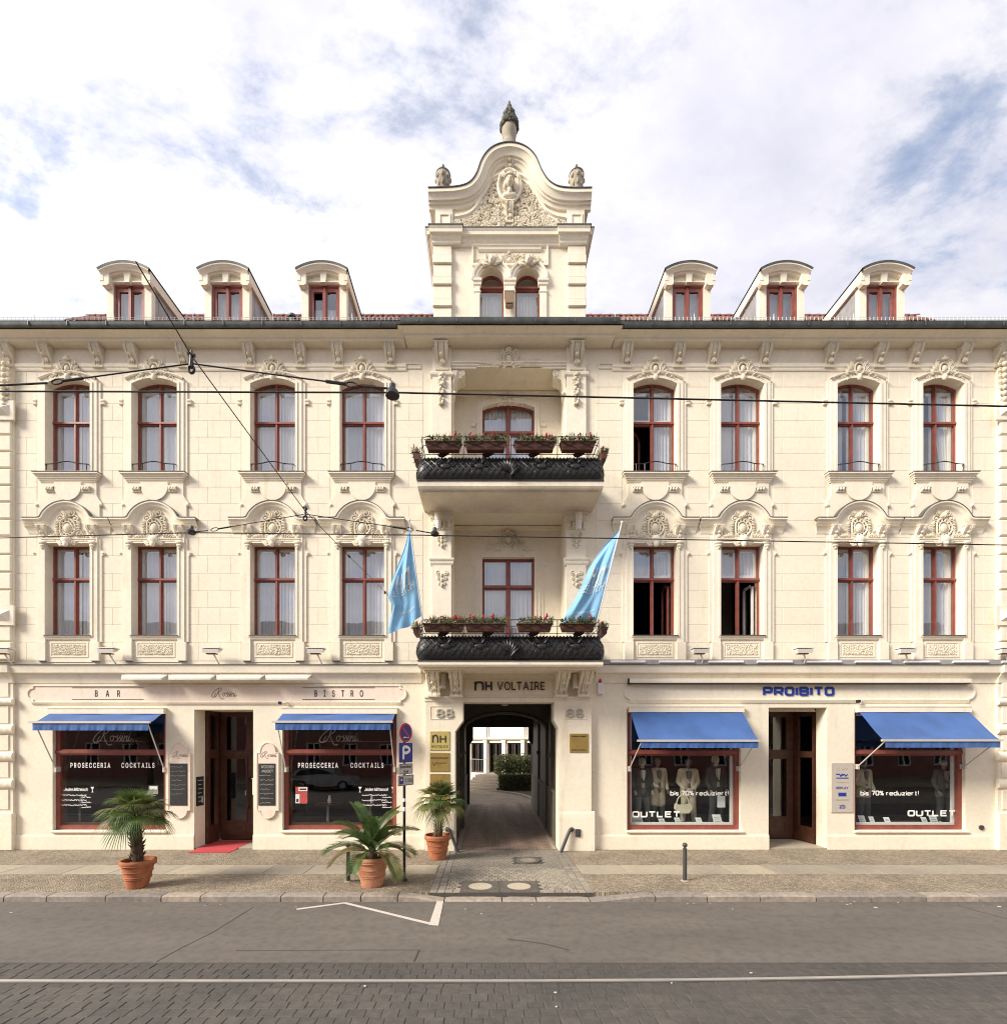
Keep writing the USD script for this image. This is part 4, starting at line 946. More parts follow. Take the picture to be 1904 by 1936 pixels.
    top = [(x0, -.02, zt - .02), (x0 + .02, y, zt - .02), (xc - .30, y, zt)] + [(xc + .30 * q, y, zt + .055 * math.cos(q * pi / 2)) for q in (-.6, -.3, 0, .3, .6)] + [(xc + .30, y, zt), (x1 - .02, y, zt - .02), (x1, -.02, zt - .02)]
    rl.tube(top, .013, 6)
    for q in (x0 + .05, xc - .30, xc + .30, x1 - .05): rl.tube([(q, y, F2B + .0), (q, y, zt)], .012, 5)
    part(B, 'window_rail', rl, 'iron', 40)
# ---------------------------------------------------------------- main cornice, roof
CX0, CX1 = -2.26, 3.42
cornice = [(13.845, .02), (13.85, .25), (13.925, .255), (13.93, .275), (13.945, .31), (13.965, .40), (13.975, .47), (13.975, .50)]
arch_m = [(Z(702), .012), (Z(700), .028), (Z(696.5), .03), (Z(695), .05), (Z(690), .052), (Z(688.5), .035), (Z(687), .012)]
mb = MB(); am = MB(); gu = MB()
for a, b in ((XL, CX0), (CX1, XR)):
    mb.loft(a, b, cornice, yb=.3, side=0); am.loft(a, b, arch_m, side=0)
    gu.loft(a, b, [(13.976, .46), (13.978, .545), (14.02, .575), (14.095, .59), (14.10, .60), (14.10, .585), (14.06, .40)], yb=-.1, side=0)
co = part(B, 'cornice', mb, 'trim', 25); part(co, 'architrave', am, 'trim'); part(B, 'gutter', gu, 'zinc', 30)
mb = MB().loft(CX0 + .30, CX1 - .30, [(z, p + .12) for z, p in cornice], yb=.3, side=.75)
part(co, 'centre_cornice', mb, 'trim', 25)
part(B, 'gutter', MB().loft(CX0 - .05, CX1 + .05, [(13.979, .58), (13.981, .665), (14.02, .69), (14.10, .705), (14.10, .69), (14.07, .45)], yb=-.1, side=.0), 'zinc', 30)
jo = MB()
for x in np.arange(XL + .4, XR, 1.03):
    p = .70 if CX0 < x < CX1 else .595
    jo.box(x - .012, x + .012, -p - .008, -p + .02, 13.985, 14.10)
part(B, 'gutter_clip', jo, 'zinc')
for u in (5, 78, 176, 242, 339, 467, 564, 636, 735, 1188, 1287, 1353, 1452, 1577, 1672, 1739, 1832, 1902):
    br = part(co, 'cornice_bracket', scroll_console(MB(), X(u, -.22), .29, 13.33, 13.815, .225), 'ornament', 35)
pan = MB()
ub = [28, 78, 176, 242, 339, 467, 564, 636, 735, 810]; ub2 = [1118, 1188, 1287, 1353, 1452, 1577, 1672, 1739, 1832, 1880]
for q in (ub, ub2):
    for a, b in zip(q[:-1], q[1:]):
        xa, xb = X(a, -.1) + .22, X(b, -.1) - .22
        if xb - xa > .25: pan.prism(rect(xa, xb, 13.28, 13.44).difference(rect(xa + .03, xb - .03, 13.31, 13.41)), -.018, .018)
part(co, 'frieze_panel', pan, 'trim')
SL = 1.006
rf = MB(); y0, y1 = -.12, 4.3; zr = lambda y: 14.03 + SL * (y + .1)
rf.raw([(XL, y0, zr(y0)), (XR, y0, zr(y0)), (XR, y1, zr(y1)), (XL, y1, zr(y1)), (XL, 8.7, 14.2), (XR, 8.7, 14.2)], [(0, 1, 2, 3), (3, 2, 5, 4)])
rf.raw([(XL, y0, zr(y0)), (XL, y1, zr(y1)), (XL, 8.7, 14.0), (XR, y0, zr(y0)), (XR, y1, zr(y1)), (XR, 8.7, 14.0)], [(0, 1, 2), (3, 5, 4)])
roof = part(B, 'roof', rf, 'tile_shade')
tl = MB()
for r in range(4):
    yr = 4.28 - r * .24
    for x in np.arange(XL + .1, XR, .20):
        s = []
        for k in range(5):
            a = pi * k / 4; s.append((x + .085 * math.cos(a), yr - .02, zr(yr) + .07 * math.sin(a) + .02))
        e = [(p[0], yr - .27, p[2] - .27 * SL + .03) for p in s]
        tl.raw(s + e, [(k, k + 1, 6 + k, 5 + k) for k in range(4)])
for x in np.arange(XL, XR, .36):
    ring = [(.13 * math.cos(a), .12 * math.sin(a)) for a in np.linspace(0, pi, 6)]
    a = [(x, 4.30 + p[0], zr(4.3) - .02 + p[1]) for p in ring]; b = [(x + .37, 4.30 + p[0] * 1.08, zr(4.3) - .01 + p[1] * 1.08) for p in ring]
    tl.raw(a + b, [(k, k + 1, 7 + k, 6 + k) for k in range(5)])
part(roof, 'roof_tiles', tl, 'roof_tile', kind='stuff')
sg = MB()
for a, b in ((XL, -1.65), (2.85, XR)):
    for z in (14.16, 14.215): sg.tube([(a, -.56, z), (b, -.56, z)], .006, 4)
    for x in np.arange(a, b, .105): sg.tube([(x, -.56, 14.08), (x, -.56, 14.225)], .0055, 4)
    for x in np.arange(a + .5, b, 2.1): sg.tube([(x, -.55, 14.05), (x, -.57, 14.30)], .008, 4)
part(B, 'snow_guard_lattice', sg, 'sign_white')
part(B, 'roof_vent', MB().lathe((-6.05, 1.6, zr(1.6) - .1), [(.07, 0), (.07, .45), (.12, .46), (.12, .52), (.02, .60)], 10), 'zinc', 40)
part(B, 'antenna', MB().tube([(X(1385, 1), .8, zr(.8)), (X(1385, 1), .8, zr(.8) + .5)], .015, 5).tube([(X(1385, 1) - .15, .8, zr(.8) + .40), (X(1385, 1) + .1, .8, zr(.8) + .46)], .03, 5), 'zinc_light')
# ---------------------------------------------------------------- dormers
def dormer(uc, openw=False):
    xc = X(uc, .60); y0 = .55; hw = .645; fw = .45
    zt, zp = 16.14, 16.59
    face = segment(xc, hw, 16.24, 16.44, 13.95); hole = rect(xc - fw, xc + fw, 14.15, zt)
    mb = MB().prism(face.difference(hole), y0, y0 + .16)
    d = part(B, 'dormer', mb, 'trim')
    for s in (-1, 1):
        a, b = xc + s * hw, xc + s * (hw - .07); ye = (16.25 - 14.03) / SL - .1
        v = [(q, y, z) for q in (a, b) for y, z in ((y0 + .16, 13.9), (y0 + .16, 16.25), (ye, 16.25), (y0 + .16, 13.9))]
        f = [(0, 1, 2), (4, 6, 5), (1, 5, 6), (1, 6, 2), (0, 2, 6), (0, 6, 4), (0, 4, 5), (0, 5, 1)]
        part(d, 'cheek', MB().raw(v, f if s > 0 else [t[::-1] for t in f]), 'zinc_light')
        rl = [(xc + s * (hw + .012), y0 + .30 + k * .42, 0) for k in range(4)]
        sm = MB()
        for _, y, _ in rl:
            zb = zr(y)
            if zb < 16.1: sm.box(*sorted((xc + s * hw, xc + s * (hw + .014))), y - .012, y + .012, zb, 16.22)
        sm.raw([(xc + s * (hw + .02), y0 + .1, 13.95), (xc + s * (hw + .02), y0 + .26, 13.95), (xc + s * (hw + .02), y0 + .26, 14.2), (xc + s * (hw + .02), y0 + .1, 14.2)], [(0, 1, 2, 3), (3, 2, 1, 0)])
        part(d, 'cheek_seam', sm, 'zinc_light')
        # eave board under the curved roof, console at the front
        v = [(xc + s * q, y, z) for q in (hw - .02, hw + .075) for y, z in ((y0 - .16, 16.10), (y0 - .16, 16.36), (ye + .15, 16.36), (ye - .12, 16.10))]
        f = [(0, 1, 2, 3), (4, 7, 6, 5), (0, 4, 5, 1), (3, 2, 6, 7), (0, 3, 7, 4), (1, 5, 6, 2)]
        part(d, 'eave_board', MB().raw(v, f if s < 0 else [t[::-1] for t in f]), 'trim')
        part(d, 'console', MB().prism(Polygon([(xc + s * (fw + .02), 16.30), (xc + s * (fw + .02), 16.02), (xc + s * (fw + .08), 15.98), (xc + s * (hw + .02), 15.98), (xc + s * (hw + .07), 16.06), (xc + s * (hw + .07), 16.30)]), y0 - .15, y0), 'trim')
    # barrel roof and arched cornice
    hr = .745; R = (hr ** 2 + .21 ** 2) / (2 * .21); th = math.asin(hr / R)
    ts = np.linspace(-th, th, 17); yb = (zp - 14.03) / SL + .1
    P = np.array([[(xc + (R + e) * math.sin(t), y, zp - R + (R + e) * math.cos(t)) for e, y in ((-.05, yb), (-.05, y0 - .24), (0.004, y0 - .25), (.004, yb))] for t in ts])
    mb = MB().grid(P[:, ::-1])
    part(d, 'barrel_roof', mb, 'zinc', 30)
    path = [(xc + (R - .05) * math.sin(t), zp - R + (R - .05) * math.cos(t)) for t in ts]
    part(d, 'arch_cornice', MB().sweep(path, [(-.001, 0), (-.001, .235), (-.03, .23), (-.05, .19), (-.09, .15), (-.12, .14), (-.125, .10), (-.16, .085), (-.165, 0)], y0), 'trim', 30)
    part(d, 'keystone', MB().prism(Polygon([(xc - .065, 16.13), (xc + .065, 16.13), (xc + .10, 16.42), (xc - .10, 16.42)]), y0 - .09, y0).box(xc - .08, xc + .08, y0 - .11, y0, 16.10, 16.13), 'trim')
    part(d, 'window_head', MB().loft(xc - fw - .06, xc + fw + .06, [(zt + .004, .02), (zt + .02, .05), (zt + .05, .05), (zt + .055, .02)], y0, side=0), 'trim')
    o = rect(xc - fw, xc + fw, 14.15, zt)
    gl = [rect(xc - fw + .13, xc - .065, 14.24, zt - .17), rect(xc + .065, xc + fw - .13, 14.24, zt - .17)]
    mb = MB().prism(o.difference(unary_union(gl)), y0 + .06, y0 + .12).prism(o.difference(o.buffer(-.055, join_style=2)), y0 + .035, y0 + .065).box(xc - .035, xc + .035, y0 + .03, y0 + .07, 14.2, zt - .06)
    part(d, 'window_frame', mb, 'wood_red')
    for k, c in enumerate(gl):
        if openw and k == 0:
            part(d, 'pane', MB().sheet(affinity.scale(c, 1, .8).buffer(.01), y0 + .15), 'pane_upper'); continue
        part(d, 'pane', MB().sheet(c.buffer(.01, join_style=2), y0 + .09), 'pane_upper')
    b = o.bounds; curtain(d, b[0] + .03, b[2] - .03, b[1], b[3] - (.5 if openw else .05), y0 + .28, uc, amp=.012, fold=.07)
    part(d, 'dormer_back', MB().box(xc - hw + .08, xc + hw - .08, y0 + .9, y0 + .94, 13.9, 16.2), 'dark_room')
for k, uc in enumerate((246.5, 431, 614, 1299.5, 1476.5, 1665)): dormer(uc, k == 2)

# ---------------------------------------------------------------- gabled tower over the centre
TX0, TX1 = X(821), X(1105.5); TC = (TX0 + TX1) / 2
AW = [((-.253 + .439) / 2, .345), ((.759 + 1.443) / 2, .345)]
def arch_poly(xc, r, zs, z0, n=14): return Polygon([(xc - r, z0), (xc + r, z0)] + [(xc + r * math.cos(t), zs + r * math.sin(t)) for t in np.linspace(0, pi, n)])
ZSP = 15.72
body = rect(TX0, TX1, 13.9, 17.0).difference(unary_union([arch_poly(x, r, ZSP, 14.15) for x, r in AW]))
tower = part(B, 'gable_tower', MB().prism(body, 0, .35).box(TX0, TX0 + .3, .35, 1.5, 13.9, 17.0).box(TX1 - .3, TX1, .35, 1.5, 13.9, 17.0).box(TX0 + .3, TX1 - .3, 1.2, 1.5, 13.9, 17.0).box(TX0 + .3, TX1 - .3, .35, 1.2, 16.8, 17.0), 'stucco')
for d in (-1, 1):
    a, b = (TX0 - .012, X(854)) if d < 0 else (X(1073.5), TX1 + .012)
    pi_ = part(tower, 'tower_pilaster', MB().box(a, b, -.05, .0, 13.9, 16.72), 'trim')
    for v1, v0 in ((496.5, 481), (536.8, 522.6), (578, 564), (612, 604)): part(pi_ and tower, 'rustic_band', MB().cbox(a - .015, b + .015, -.115, -.048, Z(v1, -.1), Z(v0, -.1), .012), 'trim')
    for v1, v0 in ((480, 462), (521, 498), (563, 538.5), (604, 580)): part(tower, 'pilaster_block', MB().cbox(a - .004, b + .004, -.075, -.048, Z(v1, -.1) + .01, Z(v0, -.1) - .01, .012), 'trim')
cpr = [(16.62, .02), (16.65, .05), (16.70, .055), (16.74, .10), (16.80, .125), (16.815, .18), (16.90, .185), (16.93, .205), (16.96, .215)]
mb = MB().loft(TX0, TX1, cpr, yb=1.5)
for a, b in ((TX0, X(868)), (X(1060), TX1)): mb.loft(a, b, [(z + .002, p + .07) for z, p in cpr], yb=.2, side=.4)
tcor = part(tower, 'tower_cornice', mb, 'trim', 25)
mb = MB().loft(TX0, TX1, [(16.962, .225), (16.985, .225), (17.04, .02)], yb=1.5)
for a, b in ((TX0, X(868)), (X(1060), TX1)): mb.loft(a, b, [(16.966, .298), (16.99, .298), (17.045, .02)], yb=.2, side=.45)
part(tcor, 'flashing', mb, 'flashing')
part(tower, 'architrave_panel', MB().loft(X(905), X(1022), [(16.50, .02), (16.54, .05), (16.60, .06), (16.62, .08)], side=.3), 'trim')
# twin arched windows
for k, (xc, r) in enumerate(AW):
    o = arch_poly(xc, r, ZSP, 14.15)
    w, _ = joinery(tower + '', o, .22, [], [ZSP - .02], fw=.035, tw=.09, name='tower_window')
    for q in list(stage.GetPrimAtPath(w).GetChildren()):  # panes become siblings (no fourth level)
        pts = UsdGeom.Mesh(q).GetPointsAttr().Get(); fc = UsdGeom.Mesh(q).GetFaceVertexIndicesAttr().Get()
        part(tower, 'pane', (np.array(pts), np.array(fc).reshape(-1, 3)), 'pane_upper'); stage.RemovePrim(q.GetPath())
    curtain(tower, xc - r + .02, xc + r - .02, 14.15, ZSP - .05, .42, k, amp=.02, fold=.09)
    arc = [(xc + (r + .0) * math.cos(t), ZSP + r * math.sin(t)) for t in np.linspace(pi, 0, 21)]
    part(tower, 'archivolt', MB().sweep(arc, [(0.0, -.005), (0.0, .03), (.05, .035), (.055, .06), (.13, .065), (.135, .09), (.19, .10), (.20, -.005)]), 'trim', 25)
    kb = MB().ell((xc, -.12, ZSP + r + .13), (.09, .07, .13), 2).ell((xc, -.15, ZSP + r + .10), (.05, .06, .06), 1)
    for d in (-1, 1): kb.scroll(xc + d * .12, ZSP + r + .22, .06, pi / 2, -d * 1.1, -.11, .02).leaf(xc + d * .06, ZSP + r, .25, pi / 2 - d * 1.2, .06, -.10, .05)
    part(tower, 'keystone_mask', kb, 'ornament', 50)
for a, b in ((X(897), X(908)), (X(955), X(973)), (X(1019.5), X(1034))):
    part(tower, 'impost', MB().box(a + .01, b - .01, -.045, 0, 13.9, ZSP - .16).loft(a, b, [(ZSP - .18, .05), (ZSP - .15, .07), (ZSP - .10, .07), (ZSP - .07, .10), (ZSP - .01, .105)], side=.4).loft(a, b, [(ZSP - .36, .05), (ZSP - .35, .06), (ZSP - .33, .06), (ZSP - .32, .05)], side=.3), 'trim')
fp = rect(X(895.5), X(1033), Z(500), Z(465.5)); part(tower, 'relief_frame', MB().prism(fp.buffer(.05, join_style=2).difference(fp), -.05, .0), 'trim')
rl = MB(); cartouche(rl, TC, 16.27, .42, -.02)
for d in (-1, 1): rinceau(rl, TC + d * .22, 16.33, TC + d * .60, 16.20, -.02, 1.0, 8, 2); rinceau(rl, TC + d * .62, 16.25, TC + d * 1.0, 16.18, -.02, 1.0, 9, 2)
part(tower, 'relief', rl, 'ornament', 50)
rb = MB()
for xc, r in AW:
    z = 14.38; y = -.04
    rb.tube([(xc - r - .02, y, z)] + [(xc + q * .25, y, z + .05 * math.cos(q * pi / 2)) for q in (-1, -.5, 0, .5, 1)] + [(xc + r + .02, y, z)], .012, 5)
    for q in (-.3, .3): rb.tube([(xc + q, y, 14.1), (xc + q, y, z)], .011, 5)
part(tower, 'window_rail', rb, 'iron')
y = -.24; tlx = X(963, y); t = thing('tower_lantern', 'small hanging box lantern between the twin tower windows', 'lantern', (tlx, y, 0))
zl0, zl1 = Z(577, y), Z(557, y)
part(t, 'lantern_body', MB().raw([(-.10, -.09, zl0), (.10, -.09, zl0), (.10, .09, zl0), (-.10, .09, zl0), (-.125, -.12, zl1), (.125, -.12, zl1), (.125, .12, zl1), (-.125, .12, zl1)], [(3, 2, 1, 0), (0, 1, 5, 4), (1, 2, 6, 5), (2, 3, 7, 6), (3, 0, 4, 7), (4, 5, 6, 7)]), 'lantern_glass')
part(t, 'lantern_cap', MB().box(-.135, .135, -.13, .13, zl1 + .001, zl1 + .03).box(-.12, .12, -.11, .235, zl1 + .031, zl1 + .14), 'trim'); part(t, 'lantern_base', MB().box(-.07, .07, -.06, .06, zl0 - .05, zl0 - .001), 'lantern_glass')
# upper stage with curved gable
cp = [(282, 735), (340, 734), (400, 732), (460, 730), (520, 724), (565, 714), (600, 700), (628, 680), (650, 655), (668, 626), (682, 595), (700, 540), (716, 505), (738, 468), (772, 430), (810, 403), (850, 386), (890, 376), (932, 372), (975, 376), (1012, 385), (1052, 402), (1090, 428), (1124, 464), (1146, 498), (1164, 540), (1185, 590), (1202, 620), (1222, 652), (1248, 682), (1280, 705), (1315, 722), (1360, 733), (1420, 740), (1480, 743), (1540, 744), (1590, 745)]
gu_ = lambda x, y: (((1150 + x / 2.72) / 1.5494 - U0) * (D - .25) / F, CH + (V0 - (280 + y / 2.72) / 1.5494) * (D - .25) / F)
curve = [gu_(x, y - (y - 735) * 0 - (10 if x > 1300 else 0) * (x - 1300) / 290 if x > 1300 else y) for x, y in cp]
curve = smooth_line(curve, 2)
inner = [(x, z - .28) for x, z in curve if X(826) < x < X(1103)]
gbody = Polygon([(X(824), 17.0)] + [(X(824), inner[0][1])] + inner + [(X(1104.5), inner[-1][1]), (X(1104.5), 17.0)]).buffer(0)
gable = part(B, 'curved_gable', MB().prism(gbody, 0.0, .75), 'stucco')
gpr = [(0, -.02), (0, .25), (-.09, .25), (-.10, .22), (-.14, .19), (-.22, .16), (-.225, .12), (-.27, .11), (-.28, .07), (-.36, .05), (-.37, -.02)]
gc = part(gable, 'gable_cornice', MB().sweep(curve, gpr), 'trim', 25)
roll = [(x, z - .52) for x, z in curve if X(858) < x < X(1070)]
part(gable, 'inner_moulding', MB().sweep(roll, [(0, -.01), (0, .05), (-.03, .07), (-.07, .07), (-.10, .03), (-.14, .03), (-.15, -.01)]), 'trim', 30)
part(gable, 'gable_flashing', MB().sweep(curve, [(.002, -.80), (.002, .27), (.022, .275), (.03, -.80)]), 'flashing', 30)
for d, e in ((-1, curve[0]), (1, curve[-1])):
    xb = X(824) if d < 0 else X(1104.5); mb = MB()
    for z0, z1, q in ((-.36, -.27, .04), (-.27, -.22, .09), (-.22, -.10, .14), (-.10, 0, abs(e[0] - xb))): mb.box(*sorted((xb, xb + d * q)), .0, .82, e[1] + z0, e[1] + z1 - .002)
    part(gable, 'cornice_return', mb, 'trim')
    a, b = (X(824), X(856)) if d < 0 else (X(1072), X(1104.5))
    zt = e[1] - .42
    part(gable, 'end_post', MB().box(a - .01, b, -.05, 0, 17.0, zt + .1).prism(rect(a + .06, b - .06, 17.12, zt - .05).difference(rect(a + .13, b - .10, 17.20, zt - .10)), -.075, -.045), 'trim')
rl = MB()
for d in (-1, 1):
    rinceau(rl, TC + d * .30, 17.32, TC + d * 1.05, 17.22, -.02, 1.15, 12, 3); rinceau(rl, TC + d * .34, 17.66, TC + d * .80, 17.46, -.02, 1.1, 14, 2); rinceau(rl, TC + d * .36, 17.95, TC + d * .58, 18.4, -.02, 1.0, 15, 2)
    r = random.Random(33)
    for k in range(300):
        q = r.uniform(.12, 1.50); zm = float(np.interp(TC + q, [p_[0] for p_ in roll], [p_[1] for p_ in roll])) - .20; z = 17.10 + r.uniform(0, 1) * (zm - 17.10)
        if (q / .40) ** 2 + ((z - 18.27) / .54) ** 2 < 1: continue
        if k % 6 == 0: rl.scroll(TC + d * q, z, r.uniform(.05, .09), r.uniform(0, 6), r.choice((-1.2, 1.2)), -.03, .02)
        rl.leaf(TC + d * q, z, r.uniform(.08, .17), r.uniform(0, 2 * pi), .035, -.012, .05)
part(gable, 'relief', rl, 'ornament', 50)
mc = (TC, 18.27)
md = MB().tube([(mc[0] + .31 * math.cos(a), -.06, mc[1] + .44 * math.sin(a)) for a in np.linspace(0, 2 * pi, 40)], .045, 7)
md.prism(Polygon([(mc[0] + .31 * math.cos(a), mc[1] + .44 * math.sin(a)) for a in np.linspace(0, 2 * pi, 32)]), -.03, 0)
part(gable, 'medallion', md, 'trim', 50)
hd = MB().ell((TC, -.14, 18.02), (.115, .13, .155), 2).ell((TC, -.10, 17.82), (.07, .07, .12), 1).ell((TC, -.07, 17.72), (.20, .07, .09), 2)
hd.ell((TC, -.13, 18.14), (.14, .14, .10), 2).ell((TC, -.19, 18.10), (.16, .10, .025), 1).ell((TC, -.265, 18.0), (.022, .035, .045), 1).ell((TC, -.245, 17.93), (.035, .02, .012), 1)
for d in (-1, 1):
    hd.ell((TC + d * .045, -.252, 18.03), (.024, .015, .012), 1).leaf(TC + d * .10, 18.15, .20, pi / 2 - d * .45, .06, -.12, .06).ell((TC + d * .125, -.10, 17.97), (.05, .07, .11), 1)
hd.move(0, -.02, .25); part(gable, 'bust', hd, 'ornament', 60)
kk = MB(); scroll_console(kk, TC, .25, 18.74, 19.10, .16); part(gable, 'key_console', kk, 'ornament', 35); kk = MB(); scroll_console(kk, TC, .22, 17.34, 17.78, .14)
part(gable, 'key_console', kk, 'ornament', 35)
# urns on the gable
def urn(xc, zb, prof, name, y=.18):
    u_ = part(gable, name, MB().lathe((xc, y, zb), prof, 18), 'urn_stone', 40)
    return u_
k = .00345
for d, uu, vb in ((-1, 838, 352), (1, 1090, 357)):
    xc = X(uu, .18); zb = (curve[0][1] if d < 0 else curve[-1][1]) + .20
    urn(xc, zb, [(.19, -.30), (.19, .10), (.17, .12), (.13, .14), (.12, .22), (.15, .30), (.19, .40), (.205, .52), (.20, .60), (.205, .62)], 'urn')
    dm = MB().lathe((xc, .18, zb), [(.215, .62), (.21, .65), (.15, .72), (.08, .76), (.05, .80), (.055, .85), (.03, .93), (.004, .98)], 16)
    g_ = MB()
    for q in range(8):
        a = q * pi / 4; g_.ell((xc + .19 * math.cos(a), .18 + .19 * math.sin(a), zb + .50), (.05, .05, .07), 1).ell((xc + .16 * math.cos(a), .18 + .16 * math.sin(a), zb + .34), (.03, .03, .08), 1)
    part(gable, 'urn_lid', dm, 'urn_dark', 40); part(gable, 'urn_garland', g_, 'urn_stone', 50)
zb = max(z for _, z in curve) + .02; xc = X(963, .18)
urn(xc, zb, [(.23, -.1), (.23, .38), (.20, .40), (.17, .44), (.15, .50), (.16, .58), (.19, .66), (.21, .78), (.205, .88)], 'centre_urn')
dm = MB().lathe((xc, .18, zb), [(.20, .87), (.26, .92), (.27, .98), (.22, 1.04), (.14, 1.09), (.115, 1.14), (.15, 1.20), (.17, 1.27), (.15, 1.34), (.10, 1.39), (.06, 1.43), (.075, 1.49), (.065, 1.54), (.03, 1.58), (.035, 1.63), (.006, 1.70)], 18)
r = random.Random(2)
for q in range(60):
    a = r.uniform(0, 2 * pi); z = r.uniform(.88, 1.10); q2 = .25 - .10 * abs(z - .97) / .2
    dm.ell((xc + q2 * math.cos(a), .18 + q2 * math.sin(a), zb + z), (.04, .04, .045), 1)
for q in range(18): dm.ell((xc + .155 * math.cos(q * .698), .18 + .155 * math.sin(q * .698), zb + 1.22 + .045 * (q // 9)), (.035, .035, .05), 1)
part(gable, 'urn_flame', dm, 'urn_dark', 50)

# ---------------------------------------------------------------- centre bay: loggias, pilasters, balconies
CB = {}
def back(y): return D + y
dx0, dx1 = -.175, 1.36; dxc = (dx0 + dx1) / 2; dhw = (dx1 - dx0) / 2
lx0, lx1 = X(855.6), X(1069); YB = .87
for k, (z0, z1, fl) in enumerate(((5.02, 9.325, 'lower'), (9.52, Z(698), 'upper'))):
    if k == 0: o = rect(dx0, dx1, z0, 8.39); tr = 7.55
    else: o = segment(dxc, dhw, 12.78, 12.94, z0); tr = 12.12
    mb = MB().prism(rect(lx0 - .12, lx1 + .12, z0 - .05, z1 + .05).difference(o), YB, YB + .3)
    mb.box(lx0 - .12, lx0, .452, YB, z0 - .05, z1 + .05).box(lx1, lx1 + .12, .452, YB, z0 - .05, z1 + .05)
    mb.box(lx0, lx1, .452, YB, z1, z1 + .05).box(lx0, lx1, .452, YB, z0 - .05, z0)
    lo = part(B, 'loggia', mb, 'stucco')
    w, c = joinery(B, o, YB + .10, [dxc], [tr], fw=.055, mw=.11, tw=.12, name='balcony_door')
    curtain(w, dx0 + .05, dxc - .02, z0, o.bounds[3] - .05, YB + .22, k + 80, fold=.12); curtain(w, dxc + .02, dx1 - .05, z0, o.bounds[3] - .05, YB + .225, k + 90, fold=.12)
    mb = MB()
    if k == 0:
        a = rect(dx0 - .17, dx1 + .17, z0, 8.56).difference(o); mb.prism(a, YB - .05, YB + .01); mb.prism(rect(dx0 - .06, dx1 + .06, z0, 8.45).difference(o.buffer(-.004, join_style=2)), YB - .07, YB - .045)
        b = Polygon([(dx0 - .17, z0), (dx0 - .26, z0), (dx0 - .26, 8.15), (dx0 - .34, 8.15), (dx0 - .34, 8.62), (dx0 - .17, 8.62), (dx0 - .05, 8.78), (dx1 + .05, 8.78), (dx1 + .17, 8.62), (dx1 + .34, 8.62), (dx1 + .34, 8.15), (dx1 + .26, 8.15), (dx1 + .26, z0), (dx1 + .17, z0), (dx1 + .17, 8.56), (dx0 - .17, 8.56)]); mb.prism(b, YB - .025, YB + .01)
    else:
        a = segment(dxc, dhw + .16, 12.90, 13.08, z0).difference(o); mb.prism(a, YB - .05, YB + .01); mb.prism(segment(dxc, dhw + .05, 12.82, 12.98, z0).difference(o.buffer(-.004, join_style=2)), YB - .07, YB - .045)
        for d in (-1, 1): mb.box(*sorted((dxc + d * (dhw + .17), dxc + d * (dhw + .25))), YB - .025, YB, 12.3, 12.95).cbox(*sorted((dxc + d * (dhw + .19), dxc + d * (dhw + .33))), YB - .045, YB, 12.24, 12.34, .01)
    su = part(lo, 'door_surround', mb, 'trim')
    cm = MB()
    if k == 0:
        cartouche(cm, dxc, 8.93, .62, YB - .03)
        for d in (-1, 1): rinceau(cm, dxc + d * .22, 8.76, dxc + d * .68, 8.64, YB - .02, 1.0, 21, 2)
    else:
        cartouche(cm, dxc, 13.02, .42, YB - .04)
        for d in (-1, 1): rinceau(cm, dxc + d * .15, 13.0, dxc + d * .55, 12.93, YB - .03, 1.0, 22, 2)
    part(lo, 'cartouche', cm, 'ornament', 50)
    part(lo, 'ceiling_moulding', MB().loft(lx0, lx1, [(z1 - .14, .02), (z1 - .10, .05), (z1 - .02, .07)], YB, side=0), 'trim')
